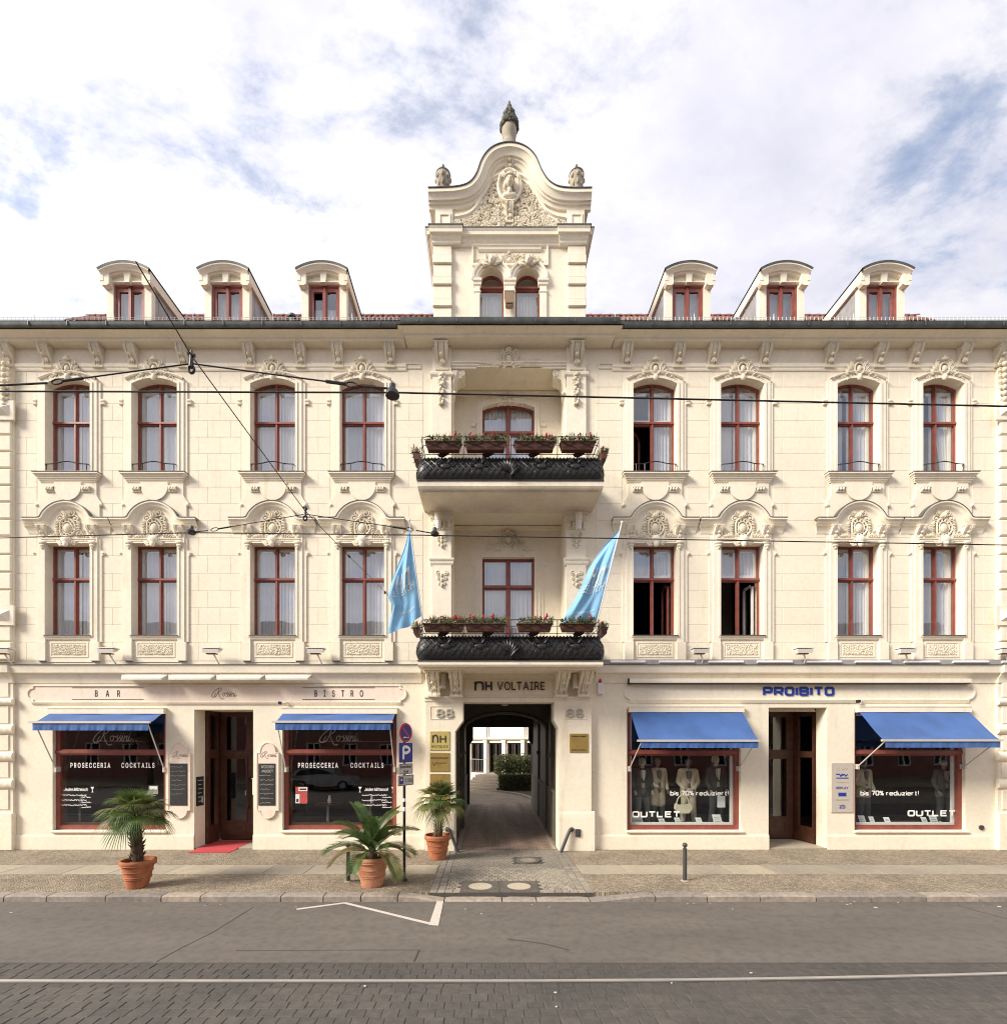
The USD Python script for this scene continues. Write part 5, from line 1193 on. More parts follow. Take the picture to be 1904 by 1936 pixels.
for d, (a, b) in enumerate(((X(818), X(853.5)), (X(1070.5), X(1107)))):
    xc = (a + b) / 2; w = b - a
    pl_ = part(B, 'pilaster', MB().box(a, b, -.075, .016, 5.0, 9.32).box(a, b, -.075, .016, 9.52, 13.84), 'trim')
    mb = MB().loft(a, b, [(Z(1070), .08), (Z(1067), .10), (Z(1063), .105), (Z(1061), .13), (Z(1058), .135)], side=.6).box(a - .05, b + .05, -.11, -.02, 9.20, 9.32).loft(a, b, [(9.08, .08), (9.12, .10), (9.19, .105)], side=.5)
    part(pl_, 'impost', mb, 'trim')
    for q, (zt, zb) in enumerate(((Z(1013), Z(1038)), (Z(1084), Z(1113)))):
        fr = rect(a + .06, b - .06, zb - .05, zt + .05); mb = MB()
        dr = MB()
        for j in range(3):
            z = zt - (zt - zb) * (j + .2) / 3; s = .10 - .018 * j
            dr.scroll(xc - s, z, s * .7, pi / 2, 1.1, -.085, .02).scroll(xc + s, z, s * .7, pi / 2, -1.1, -.085, .02).ell((xc, -.10, z - .05), (.04, .035, .06), 1)
        part(pl_, 'drop_ornament', dr, 'ornament', 50)
    bl = MB()
    for j in range(4): bl.ell((a + w * (j + .5) / 4, -.10, Z(994)), (w * .11, .05, .075), 1).ell((a + w * (j + .5) / 4, -.09, Z(999)), (w * .09, .04, .05), 1)
    bl.box(a + .02, b - .02, -.12, -.07, Z(990), Z(988)).box(a + .02, b - .02, -.10, -.07, Z(1003.5), Z(1002))
    part(pl_, 'bead_frieze', bl, 'ornament', 50)
    part(pl_, 'capital_console', scroll_console(MB(), xc, .36, 13.24, 13.78, .30), 'ornament', 35)
    part(pl_, 'impost', MB().loft(a, b, [(13.02, .08), (13.05, .11), (13.10, .12), (13.13, .10)], side=.6), 'trim')
    gr = MB()
    for j in range(7):
        z = 13.06 - j * .13; s = .12 * (1 - .07 * j)
        gr.ell((xc + .03 * (-1) ** j, -.11, z), (s * .6, .05, .06), 1).leaf(xc, z, s * 1.5, -pi / 2 - .7, s * .4, -.09, .05).leaf(xc, z, s * 1.5, -pi / 2 + .7, s * .4, -.09, .05).ell((xc - .05 * (-1) ** j, -.12, z - .05), (.04, .04, .04), 1)
    part(pl_, 'garland', gr, 'ornament', 50)
    s = 1 if d == 0 else -1; xe = lx0 if d == 0 else lx1
    zt = Z(698)
    cs = [(xe, zt), (xe + s * .33, zt), (xe + s * .34, zt - .10), (xe + s * .30, zt - .20), (xe + s * .20, zt - .22), (xe + s * .11, zt - .28), (xe + s * .06, zt - .42), (xe + s * .04, zt - .62), (xe, zt - .66)]
    part(pl_, 'corner_console', MB().prism(Polygon(cs), .02, .42).prism(Polygon([(xe, zt - .04), (xe + s * .14, zt - .04), (xe + s * .10, zt - .22), (xe, zt - .5)]), -.03, .02).scroll(xe + s * .26, zt - .12, .08, pi / 2, -s * 1.2, .01, .02).ell((xe + s * .05, .0, zt - .66), (.05, .05, .05), 1), 'trim', 30)
lint = MB().loft(lx0 - .02, lx1 + .02, [(Z(698) + .002, .03), (Z(698) + .06, .035), (Z(698) + .065, .06), (Z(698) + .12, .065), (Z(698) + .125, .09), (Z(698) + .16, .095)], side=0)
li = part(B, 'loggia_lintel', lint, 'trim')
cm = MB(); cartouche(cm, AX, 13.52, .60, -.06)
for d in (-1, 1):
    for k in range(7): cm.leaf(AX + d * (.22 + .08 * k), 13.36 + .015 * k, .22, pi / 2 - d * (1.3 + .08 * k), .055, -.05, .06).leaf(AX + d * (.25 + .08 * k), 13.33, .18, pi / 2 - d * (1.75), .045, -.05, .05)
part(li, 'cartouche', cm, 'ornament', 50)

def plan_path(x0, x1, yf, r, n=7, ystep=.12):
    p = [(x0, y) for y in np.arange(-.02, yf + r, -ystep)]
    p += [(x0 + r - r * math.cos(a), yf + r - r * math.sin(a)) for a in np.linspace(0, pi / 2, n)]
    p += [(x, yf) for x in np.arange(x0 + r + ystep, x1 - r - ystep * .5, ystep)]
    q = [(x0 + x1 - a, b) for a, b in p if a < x0 + r + 1e-6][::-1]
    return np.array([(a, b) for a, b in p] + q)
def balcony(zs0, zs1, zb0, zb1, zrail, matslab):
    x0, x1 = -1.76, 2.88; xm = (x0 + x1) / 2; yf = -1.25
    ba = part(B, 'balcony', MB().loft(x0 + .10, x1 - .10, [(zs0 - .03, 1.10), (zs0, 1.12)], side=0).loft(x0, x1, [(zs0 + .002, 1.22), (zs0 + .05, 1.25), (zs1 - .02, 1.25), (zs1, 1.24)], side=0), matslab)
    part(ba, 'slab_flashing', MB().loft(x0, x1, [(zs1 + .001, 1.275), (zs1 + .014, 1.275), (zs1 + .02, 1.0)], side=.02 / 1.275), 'flashing')
    P = plan_path(x0 + .06, x1 - .06, yf + .07, .16); T = np.gradient(P, axis=0); T /= np.linalg.norm(T, axis=1)[:, None]; Nn = np.stack([T[:, 1], -T[:, 0]], 1) * np.sign((np.array([0, yf]) * 0 + 1)[0])
    c = np.array([xm, -.5]); Nn[((P - c) * Nn).sum(1) < 0] *= -1
    prof = [(0.0, 0.0), (.03, .0), (.05, .04), (.085, .12), (.115, .25), (.125, .40), (.115, .56), (.085, .72), (.045, .84), (.02, .90), (.045, .94), (.05, .98), (.02, 1.0), (0, 1.0)]
    pz = lambda q: zb0 + (zb1 - zb0) * q
    G = np.array([[(P[i][0] + Nn[i][0] * o, P[i][1] + Nn[i][1] * o, pz(q)) for o, q in prof] for i in range(len(P))])
    bk = part(ba, 'basket', MB().grid(G[:, ::-1]), 'iron', 40)
    S = np.concatenate([[0], np.cumsum(np.linalg.norm(np.diff(P, axis=0), axis=1))])
    oo, qq = np.array([o for o, _ in prof[2:10]]), np.array([q for _, q in prof[2:10]])
    at = lambda s, q, e=.006: (np.interp(s, S, P[:, 0]) + np.interp(s, S, Nn[:, 0]) * (np.interp(q, qq, oo) + e), np.interp(s, S, P[:, 1]) + np.interp(s, S, Nn[:, 1]) * (np.interp(q, qq, oo) + e), pz(q))
    lat = MB(); h = .40; st = .16
    for s in np.arange(-h, S[-1], st):
        for sg in (1, -1):
            pts = [at(s + h * t if sg > 0 else s + h - h * t, .08 + .80 * t) for t in np.linspace(0, 1, 8) if 0 <= (s + h * t if sg > 0 else s + h - h * t) <= S[-1]]
            if len(pts) > 1: lat.tube(pts, .015, 4, cap=False)
    part(ba, 'lattice', lat, 'iron')
    om = MB(); mid = S[-1] / 2
    for ds in (-1.62, -.78, .78, 1.62):
        p = at(mid + ds, .55, .02); om.ell(p, (.13, .035, .075), 1)
        for d in (-1, 1):
            om.scroll(p[0] + d * .17, p[2] + .05, .07, pi / 2, -d * 1.2, p[1], .018).scroll(p[0] + d * .13, p[2] - .12, .06, -pi / 2, d * 1.2, p[1] + .02, .016).leaf(p[0] + d * .05, p[2] + .08, .18, pi / 2 - d * .8, .05, p[1] - .01, .05)
    p = at(mid, .5, .02)
    for k in range(7): om.leaf(p[0], p[2] - .2 + .02 * k, .34, pi / 2 + (k - 3) * .30, .07, p[1] - .02, .09)
    om.tube([at(mid, q, .03) for q in np.linspace(.05, .9, 7)], .03, 6)
    part(ba, 'relief', om, 'iron', 50)
    sc = MB()
    for s in np.arange(.1, S[-1], .085):
        a = at(s, .98, .0); sc.ell((a[0], a[1], a[2] + .012), (.028, .028, .03), 0)
    part(ba, 'crest_bead', sc, 'iron')
    rp = P[::1]; tr = MB().tube([(a, b, zrail) for a, b in rp], .013, 5).tube([(a, b, zb1 + (zrail - zb1) * .62) for a, b in rp], .009, 5).tube([(a, b, zb1 + (zrail - zb1) * .20) for a, b in rp], .009, 5)
    part(ba, 'top_rail', tr, 'iron')
    for x in (x0 + .10, (x0 + xm) / 2 - .02, xm, (x1 + xm) / 2 + .02, x1 - .10):
        part(ba, 'rail_post', MB().tube([(x, yf + .06, zb1 - .02), (x, yf + .06, zrail)], .012, 5), 'iron')
    for ds in (-1.68, -.56, .58, 1.70):
        x = xm + ds; mb = MB().tube([(x, yf - .0, zb1), (x, yf - .03, zb1 + .14)], .028, 6)
        for k in range(6):
            mb.leaf(x, zb1 + .0, .17, pi / 2 + (k - 2.5) * .45, .035, yf - .03, .04)
        part(ba, 'leaf_bracket', mb, 'iron', 40)
    return ba
balcony(9.33, 9.51, 9.53, 10.10, 10.66, 'old_slab'); balcony(4.86, 5.00, 5.03, 5.62, 6.05, 'trim')
sl = MB()
for x in (-1.46, -.86, 1.985, 2.59): part(B, 'balcony_corbel', scroll_console(MB(), x, .34, 4.25, 4.80, .72, -.10), 'trim', 35)
# ---------------------------------------------------------------- archway portal and passage
PZ = Z(1329)
lp = Polygon([(X(806), 0), (X(861), 0), (X(861), Z(1384)), (X(876), Z(1363)), (X(876), PZ), (X(806), PZ)]); rp = Polygon([(X(1055), 0), (X(1116), 0), (X(1116), PZ), (X(1046.5), PZ), (X(1046.5), Z(1363)), (X(1055), Z(1378))])
for k, (p, a, b) in enumerate(((lp, X(804), X(861)), (rp, X(1055), X(1122.5)))):
    po = part(B, 'portal_pier', MB().prism(p, -.15, .016), 'stucco')
    part(po, 'plinth', MB().loft(a + .02, b - .02, [(-.02, .17), (Z(1545), .17), (Z(1538), .165), (Z(1533), .152)], side=.08 if k else 0), 'stucco')
    c = X(835) if k == 0 else X(1086.5); fr = rect(c - .30, c + .30, Z(1361), Z(1336)); part(po, 'number_panel', MB().prism(fr.difference(fr.buffer(-.018, join_style=2)), -.162, -.149), 'trim')
    p0, p1 = (X(805), X(876.5)) if k == 0 else (X(1046), X(1117))
    part(po, 'impost', MB().loft(p0, p1, [(PZ, .15), (PZ + .03, .17), (PZ + .10, .175), (PZ + .12, .20), (PZ + .16, .205)], side=.02), 'trim')
mb = MB().box(X(806), X(1116), -.09, .016, PZ + .001, 4.855)
po = part(B, 'portal_lintel', mb, 'stucco')
fr = rect(X(880), X(1043), PZ + .15, 4.66); part(po, 'sign_field', MB().prism(fr.difference(fr.buffer(-.025, join_style=2)), -.115, -.088).loft(X(876), X(1046.5), [(PZ + .004, .10), (PZ + .10, .11), (PZ + .11, .13), (PZ + .135, .13)], side=0), 'trim')
x0, x1 = X(861) - .07, X(1055) + .07
pf = MB().raw([(x0, .02, -.002), (x1, .02, -.002), (x1, 8.7, .18), (x0, 8.7, .18)], [(0, 1, 2, 3)])
struct('passage_floor', pf, 'paver', 'red brown clinker paving inside the archway')
kb = MB()
for x in (x0 + .16, x1 - .16): kb.raw([(x - .05, .05, .002), (x + .05, .05, .002), (x + .05, 8.6, .19), (x - .05, 8.6, .19)], [(0, 1, 2, 3)])
struct('passage_edging', kb, 'slab_granite')
pw = MB().box(x0 - .12, x0, .45, 8.6, -.1, 4.4).box(x1, x1 + .12, .45, 8.6, -.1, 4.4).box(x0, x1, .45, 8.6, 4.25, 4.4)
pw.prism(rect(x0, x1, -.1, 4.25).difference(PORT), .45, .62)
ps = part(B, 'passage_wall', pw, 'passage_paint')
ea = Polygon([(-.80, -.1), (1.93, -.1)] + [((-.80 + 1.93) / 2 + 1.365 * math.cos(t), 3.35 + .56 * math.sin(t)) for t in np.linspace(0, pi, 24)])
part(ps, 'inner_arch', MB().prism(rect(x0, x1, -.1, 4.25).difference(ea), 2.9, 3.25).sweep([((-.80 + 1.93) / 2 + 1.365 * math.cos(t), 3.35 + .56 * math.sin(t)) for t in np.linspace(pi, 0, 24)], [(0, 0), (0, .05), (.07, .06), (.10, .02), (.10, 0)], 2.9), 'passage_paint', 25)
eo = Polygon([(-.834, -.1), (1.968, -.1), (1.968, 2.85), (1.82, 3.08), (1.82, 3.65), (-.68, 3.65), (-.68, 3.08), (-.834, 2.85)])
part(ps, 'rear_arch', MB().prism(rect(x0, x1, -.1, 4.25).difference(eo), 8.35, 8.7), 'passage_paint')
for y in (1.6, 5.4):
    for s, x in ((1, x0), (-1, x1)): part(ps, 'wall_pilaster', MB().box(*sorted((x, x + s * .07)), y, y + .32, 0, 4.25).box(*sorted((x, x + s * .12)), y - .03, y + .35, 2.5, 2.62), 'passage_paint')
for s, x in ((1, x0), (-1, x1)):
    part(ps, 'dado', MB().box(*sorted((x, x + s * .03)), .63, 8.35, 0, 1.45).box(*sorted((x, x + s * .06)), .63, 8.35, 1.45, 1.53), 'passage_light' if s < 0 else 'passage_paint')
part(ps, 'ceiling_lamp', MB().lathe(((x0 + x1) / 2, 1.6, 4.08), [(.0, 0), (.10, .02), (.12, .08), (.05, .17)], 12), 'lamp_white', 40)
# ---------------------------------------------------------------- shop fronts
def sub(parent, name, mb, m, **k): return part(parent, name, mb, m, **k)
rnd = random.Random(17)
for k, (o, (ua, ub)) in enumerate(zip(SHOP, SHOPW)):
    x0, z0, x1, z1 = o.bounds; o2 = rect(x0, x1, z0 + .02, z1)
    w, cells = joinery(B, o2, .11, [], [Z(1423) if k < 2 else Z(1424)], fw=.115, tw=.14, th=.10, glass='pane_shop', name='shop_window')
    part(w, 'inner_frame', MB().prism(o2.buffer(-.10, join_style=2).difference(o2.buffer(-.19, join_style=2)), .21, .26), 'white_paint' if k > 1 else 'wood_brown')
    part(w, 'sill', MB().loft(x0 + .0, x1 + .03, [(z0 - .05, .02), (z0 - .03, .06), (z0 + .005, .065), (z0 + .02, .03)], yb=.12, side=.4), 'trim')
    part(w, 'reveal_board', MB().box(x0 + .02, x1 - .02, .27, 1.0, z0 - .04, z0 + .02), 'wood_brown' if k < 2 else 'white_paint')
    mb = MB(); xm, zg = (x0 + x1) / 2, .142
    if k < 2:
        c0, c1 = (171, 261) if k == 0 else (601.5, 694)
        text(mb, 'PROSECCERIA', X(c0, .14), Z(1447.5, .14), .135, zg, sx=.62, track=.028, bold=True); text(mb, 'COCKTAILS', X(c1, .14), Z(1447.5, .14), .135, zg, sx=.62, track=.028, bold=True)
        sub(w, 'lettering', mb, 'letter_white')
        mb = MB(); script(mb, X(212 if k == 0 else 640, .14), Z(1394, .14), .36, zg, w=.035); mb.box(X(170 if k == 0 else 598), X(262 if k == 0 else 735), zg - .002, zg, Z(1402.5), Z(1402)); text(mb, 'BAR', X(190 if k == 0 else 620), Z(1401, .14), .05, zg, track=.03); text(mb, 'BISTRO', X(238 if k == 0 else 668), Z(1401, .14), .05, zg, track=.03)
        sub(w, 'lettering', mb, 'letter_dim')
        mb = MB(); cx, cz = X(143.5 if k == 0 else 712, .14), Z(1493, .14)
        text(mb, 'Jeden Mittwoch', cx, cz, .085, zg, sx=.72, bold=True, shear=.25)
        for j in range(3):
            zz = cz - .16 - .14 * j; scribble(mb, cx - .40, cx + .30, zz, .042, zg, rnd, .006); scribble(mb, cx + .16, cx + .42, zz - .06, .036, zg, rnd, .006)
        for d in (-1, 1): mb.prism(Polygon([(cx + d * .46 - .05, cz + .07), (cx + d * .46 + .05, cz + .07), (cx + d * .46 + .008, cz), (cx + d * .46 + .008, cz - .06), (cx + d * .46 + .035, cz - .08), (cx + d * .46 - .035, cz - .08), (cx + d * .46 - .008, cz - .06), (cx + d * .46 - .008, cz)]), zg - .003, zg)
        sub(w, 'lettering', mb, 'letter_white')
    else:
        wide(mb, 'OUTLET', X(1240 if k == 2 else 1761, .14), Z(1540 if k == 2 else 1538, .14), .175, zg, asp=.92, t=.23, depth=.004, gap=.30)
        wide(mb, 'bis 70% reduziert!', X(1322.5 if k == 2 else 1682, .14), Z(1500, .14), .135, zg, asp=.60, t=.175, depth=.004, gap=.16)
        sub(w, 'lettering', mb, 'letter_white')
# posters in the bistro window, price cards in the clothes shop
pm = MB().box(X(555), X(578), .132, .134, Z(1521), Z(1489)); po = solo('poster', 'small red poster stuck inside the bistro window beside the white lettering', 'poster', pm, 'poster_red')
part(po, 'white_field', MB().box(X(555), X(563), .129, .1315, Z(1520), Z(1503)).box(X(561), X(578), .129, .1315, Z(1497), Z(1490)), 'paper'); part(po, 'print', MB().box(X(563), X(576), .126, .1285, Z(1495), Z(1492)).box(X(557), X(561), .126, .1285, Z(1518), Z(1512)), 'letter_dark')
pm = MB().box(X(275), X(293), .132, .134, Z(1503), Z(1487)); po = solo('poster', 'pale notice in the window behind the fan palm crown', 'poster', pm, 'letter_dim'); part(po, 'print', MB().box(X(277), X(291), .129, .1315, Z(1494), Z(1488)), 'paper')
def card(u0, u1, v0, v1, y, lab, tilt=.05, m='paper'):
    x0, x1, z0, z1 = X(u0, y), X(u1, y), Z(v1, y), Z(v0, y)
    v = [(x0, y, z0), (x1, y, z0), (x1 - tilt, y + .06, z1), (x0 - tilt, y + .06, z1)]
    c = solo('price_card', lab, 'price card', MB().raw(v + [(a, b + .008, c_) for a, b, c_ in v], [(0, 1, 2, 3), (7, 6, 5, 4), (0, 4, 5, 1), (1, 5, 6, 2), (2, 6, 7, 3), (3, 7, 4, 0)]), m)
    ln = MB()
    for q in (.35, .55, .72): ln.raw([(x0 + .03 - tilt * q, y + .06 * q - .004, z0 + (z1 - z0) * q), (x1 - .04 - tilt * q, y + .06 * q - .004, z0 + (z1 - z0) * q), (x1 - .04 - tilt * q, y + .06 * q - .004, z0 + (z1 - z0) * (q + .05)), (x0 + .03 - tilt * q, y + .06 * q - .004, z0 + (z1 - z0) * (q + .05))], [(0, 1, 2, 3)])
    part(c, 'print', ln, 'letter_grey')
    return c
for a in [(1192, 1218, 1545, 1562, .32, 'white card with a blue print lying below the outlet lettering'), (1249, 1260, 1549, 1562, .32, 'white price card between the outlet lettering and the cream handbag'), (1279, 1289, 1547, 1562, .36, 'white price card under the cream handbag'), (1319, 1330, 1547, 1561, .32, 'white price card at the feet of the beige suit'), (1351, 1367, 1541, 1561, .32, 'tall white price card at the feet of the dark suited mannequin'),
          (1628, 1640, 1543, 1561, .32, 'leaning white price card at the plate end of the far shop window'), (1648, 1657, 1545, 1561, .32, 'white price card, second in the row below the sale lettering'), (1676, 1687, 1546, 1561, .32, 'white price card alone in the middle of the far shop window'), (1747, 1757, 1546, 1561, .32, 'small white price card under the far outlet lettering'), (1762, 1776, 1542, 1561, .32, 'larger white price card under the last letters of the far outlet lettering')]: card(*a)
solo('sale_notice', 'pale green notice hanging in the shop window beside the dark suited mannequin', 'notice', MB().box(X(1366), X(1381), .30, .31, Z(1530), Z(1508)), 'paper')
# doors
def door_leaf(parent, x0, x1, y, z0, zt, ztr, zg0, zg1, fr, mat='wood_brown'):
    o = rect(x0, x1, z0, zt); g1 = rect(x0 + fr, x1 - fr, zg0, zg1); g2 = rect(x0 + fr, x1 - fr, ztr + .12, zt - .28)
    mb = MB().prism(o.difference(g1).difference(g2), y, y + .07).box(x0, x1, y - .035, y + .002, ztr - .05, ztr + .06)
    pn = rect(x0 + fr, x1 - fr, z0 + .14, zg0 - .12); mb.prism(pn.difference(pn.buffer(-.05, join_style=2)), y - .02, y + .002).prism(g1.buffer(.04, join_style=2).difference(g1), y - .022, y + .002)
    d = part(parent, 'shop_door', mb, mat)
    part(d, 'pane', MB().sheet(g1, y + .03), 'pane_shop'); part(d, 'pane', MB().sheet(g2, y + .03), 'pane_shop')
    return d
xl, xr = X(367), X(478.5); y = 1.1
d = door_leaf(B, xl + .12, xl + 1.06, y, .05, 4.0, 2.60, .62, 2.47, .17)
part(d, 'handle', MB().tube([(xl + .97, y - .07, .95), (xl + .97, y - .07, 1.95)], .02, 6).box(xl + .955, xl + .985, y - .07, y, 1.0, 1.04).box(xl + .955, xl + .985, y - .07, y, 1.86, 1.90), 'black_paint'); part(d, 'lock_plate', MB().box(xl + .86, xl + .96, y - .012, y, 1.38, 1.52), 'steel_plate')
sl_ = MB().box(xl + 1.06, xr, y, y + .07, .05, 4.0); part(B, 'door_post', sl_, 'wood_brown')
for (a, b) in ((.52, 1.1),):
    mb = MB()
    for y0, y1, z0, z1 in ((a, b, .05, .55), (a, b, 2.5, 2.75), (a, b, 3.75, 4.0), (a, a + .10, .55, 2.5), (b - .12, b, .55, 2.5), (a, a + .10, 2.75, 3.75), (b - .12, b, 2.75, 3.75)): mb.box(xl + .0, xl + .10, y0, y1, z0, z1)
    s = part(B, 'door_sidelight', mb, 'wood_brown'); part(s, 'pane', MB().raw([(xl + .05, a + .1, .55), (xl + .05, b - .12, .55), (xl + .05, b - .12, 2.5), (xl + .05, a + .1, 2.5)], [(0, 1, 2, 3)]), 'pane_shop'); part(s, 'pane', MB().raw([(xl + .05, a + .1, 2.75), (xl + .05, b - .12, 2.75), (xl + .05, b - .12, 3.75), (xl + .05, a + .1, 3.75)], [(0, 1, 2, 3)]), 'pane_shop')
part(B, 'door_jamb', MB().box(xl - .05, xl, .452, .56, -.02, 4.0), 'stucco'); part(B, 'threshold', MB().box(xl, xr, .02, 2.5, -.1, .035), 'slab_granite'); part(B, 'vestibule_ceiling', MB().box(xl, xr, .452, 1.2, Z(1342) - .0, Z(1342) + .06), 'stucco')
xl, xr = X(1453.6), X(1564); y = 1.25
d = door_leaf(B, xl - .25, xr - .16, y, .05, 4.0, 2.62, .72, 2.46, .20)
part(d, 'handle', MB().tube([(xl + .02, y - .06, 1.05), (xl + .02, y - .06, 1.35)], .018, 6), 'steel_plate')
mb = MB(); a, b = .5, 1.25; xs_ = lambda yy: xr - .02 - .14 * (yy - a) / (b - a)
for y0, y1, z0, z1 in ((a, b, .05, .50), (a, b, 2.52, 2.70), (a, b, 3.72, 4.0), (a, a + .08, .5, 2.52), (b - .2, b, .5, 2.52), (a, a + .08, 2.7, 3.72), (b - .2, b, 2.7, 3.72)):
    mb.raw([(xs_(q) + dx, q, z) for q in (y0, y1) for dx in (0, .06) for z in (z0, z1)], [(0, 1, 3, 2), (4, 6, 7, 5), (0, 4, 5, 1), (2, 3, 7, 6), (0, 2, 6, 4), (1, 5, 7, 3)])
s = part(B, 'door_sidelight', mb, 'wood_brown')
for z0, z1 in ((.5, 2.52), (2.7, 3.72)): part(s, 'pane', MB().raw([(xs_(a + .08) + .03, a + .08, z0), (xs_(b - .2) + .03, b - .2, z0), (xs_(b - .2) + .03, b - .2, z1), (xs_(a + .08) + .03, a + .08, z1)], [(3, 2, 1, 0)]), 'pane_shop')
part(B, 'threshold', MB().box(xl, xr, .02, 2.6, -.1, .035), 'slab_granite'); part(B, 'vestibule_ceiling', MB().box(xl, xr, .452, 1.4, Z(1338), Z(1338) + .06), 'stucco')
mb = MB(); n = 60
P = np.array([[(xl + .01 + (xr - xl - .15) * t, .30 + .04 * math.sin(j * 1.5), 4.0 - .03 - .045 * j - (.02 * abs(math.sin(t * 60)) if j == 3 else 0)) for j in range(4)] for t in np.linspace(0, 1, n)])
solo('blind_valance', 'short white scalloped blind at the top of the clothes shop doorway', 'blind', MB().grid(P), 'white_paint')
mb = MB(); xs = np.linspace(X(367) + .44, X(478.5) - .05, 8)
cx0, cx1 = -8.04, -6.93
P = np.array([[(cx0 + (cx1 - cx0) * t, yy, .042 if yy > .0 else .012 + .002 * math.sin(t * 9)) for yy in np.linspace(1.02, -.42, 14)] for t in np.linspace(0, 1, 10)])
solo('door_mat', 'red carpet lying in the bistro doorway', 'carpet', MB().grid(P).box(cx0 + .001, cx1 - .001, -.42, 1.02, .0, .009), 'carpet')
# ---------------------------------------------------------------- awnings
def awning(x0, x1, dep, zt, zb, val, zarm, lab, xa0, xa1):
    t = thing('awning', lab, 'awning', (0, 0, 0), group='blue shop awnings')
    part(t, 'cassette', MB().box(x0 - .03, x1 + .05, -.12, .02, zt + .0, zt + .14).box(x0 - .04, x1 + .06, -.13, .02, zt + .142, zt + .165), 'trim')
    y0 = -.10; n, m = 24, 12
    P = np.array([[(x0 + (x1 - x0) * i / (n - 1), y0 - (dep - .1) * j / (m - 1), zt - .005 + (zb - zt) * j / (m - 1) - .05 * math.sin(pi * j / (m - 1)) * (.6 + .4 * math.sin(pi * i / (n - 1))) + .012 * math.sin(i * .55 + j * .5) + .006 * math.sin(i * 1.7 - j * .3) * math.sin(pi * j / (m - 1))) for j in range(m)] for i in range(n)])
    part(t, 'cover', MB().grid(P[::-1]), 'awning_blue', True)
    part(t, 'front_bar', MB().box(x0 - .06, x1 + .03, -dep - .03, -dep + .03, zb - .035, zb + .02), 'alu')
    n = 80
    P = np.array([[(x0 + .03 + (x1 - x0 - .05) * i / (n - 1), -dep - .005 - (.012 * math.sin(i * .7 + .7 * math.sin(i * .23)) + .008 * math.sin(i * 1.7)) * j / 5, zb - .035 - val * j / 5) for j in range(6)] for i in range(n)])
    part(t, 'valance', MB().grid(P[::-1]), 'awning_blue', True)
    for a, b in ((x0 + .06, xa0), (x1 - .06, xa1)):
        part(t, 'arm', MB().tube([(a, -dep + .02, zb - .02), (b, -.02, zarm)], .016, 7).box(b - .03, b + .03, -.05, .10, zarm - .08, zarm + .06), 'alu', smooth=40)
awning(X(99), X(311), .61, 3.745, 3.50, .19, 2.22, 'small flat blue awning over the bistro window with the fan palm', X(107), X(311))
awning(X(537), X(748.5), .61, 3.745, 3.51, .19, 2.22, 'small flat blue awning over the bistro window beside the sign post', X(541), X(746))
awning(X(1190), X(1400), .92, 3.79, 3.01, .16, 2.24, 'steep blue awning over the window with the mannequins', X(1190), X(1397))
awning(X(1620), X(1826), .92, 3.79, 3.02, .16, 2.30, 'steep blue awning over the far shop window by the facade end', X(1621), X(1823))
# ---------------------------------------------------------------- signs and lettering
def panel(u0, u1, v0, v1, ear, y=.0):
    p = rect(X(u0), X(u1), Z(v1), Z(v0)); zc = Z((v0 + v1) / 2)
    return unary_union([p, Point(X(u0), zc).buffer(ear, 12), Point(X(u1), zc).buffer(ear, 12)])
t = thing('bistro_sign', 'long pale pink sign board with dark lettering above the bistro', 'sign', (0, 0, 0))
p = panel(64, 756, 1297, 1328, .155); part(t, 'board', MB().prism(p, -.012, .0155), 'sign_pink')
part(t, 'border', MB().prism(p.buffer(.03, join_style=1).difference(p.buffer(-.012)), -.035, .0155).loft(X(62), X(758), [(Z(1333), .01), (Z(1331), .03), (Z(1328) - .005, .05)], side=0), 'trim')
mb = MB(); text(mb, 'BAR', X(204), Z(1311.5), .17, -.0125, sx=.58, track=.21, bold=True); text(mb, 'BISTRO', X(641), Z(1311.5), .17, -.0125, sx=.58, track=.165, bold=True)
for a, b in ((137, 272), (572, 709)):
    for v in (1300.8, 1323): mb.box(X(a), X(b), -.016, -.012, Z(v + .55), Z(v - .55))
part(t, 'lettering', mb, 'letter_dark'); mb = MB(); script(mb, X(424), Z(1312), .235, -.0125, w=.035); part(t, 'lettering', mb, 'letter_brown')
t = thing('clothes_shop_sign', 'plain cream sign board with wide blue lettering above the clothes shop', 'sign', (0, 0, 0))
p = panel(1193, 1829, 1296, 1323, .17); part(t, 'board', MB().prism(p, -.012, .0155), 'stucco'); part(t, 'border', MB().prism(p.buffer(.03, join_style=1).difference(p.buffer(-.012)), -.035, .0155).loft(X(1190), X(1831), [(Z(1330), .01), (Z(1327), .03), (Z(1324), .045)], side=0), 'trim')
mb = MB(); wide(mb, 'PROIBITO', X(1509), Z(1307.5), .25, -.012, asp=.80, t=.25, depth=.022, gap=.30); part(t, 'lettering', mb, 'letter_blue')
t = thing('light_cassette', 'long closed beige cassette running above the clothes shop sign', 'cassette', (0, 0, 0)); part(t, 'housing', MB().loft(X(1187), X(1826), [(Z(1292, -.16), .10), (Z(1291, -.16), .16), (Z(1284, -.16), .165), (Z(1283, -.16), .10)], side=0), 'trim'); part(t, 'end_cap', MB().box(X(1186), X(1187), -.17, 0, Z(1292.5, -.16), Z(1282.5, -.16)), 'letter_dark'); part(t, 'lower_lip', MB().box(X(1188), X(1825), -.15, -.02, Z(1293.4, -.16), Z(1292.2, -.16)), 'bollard_grey')
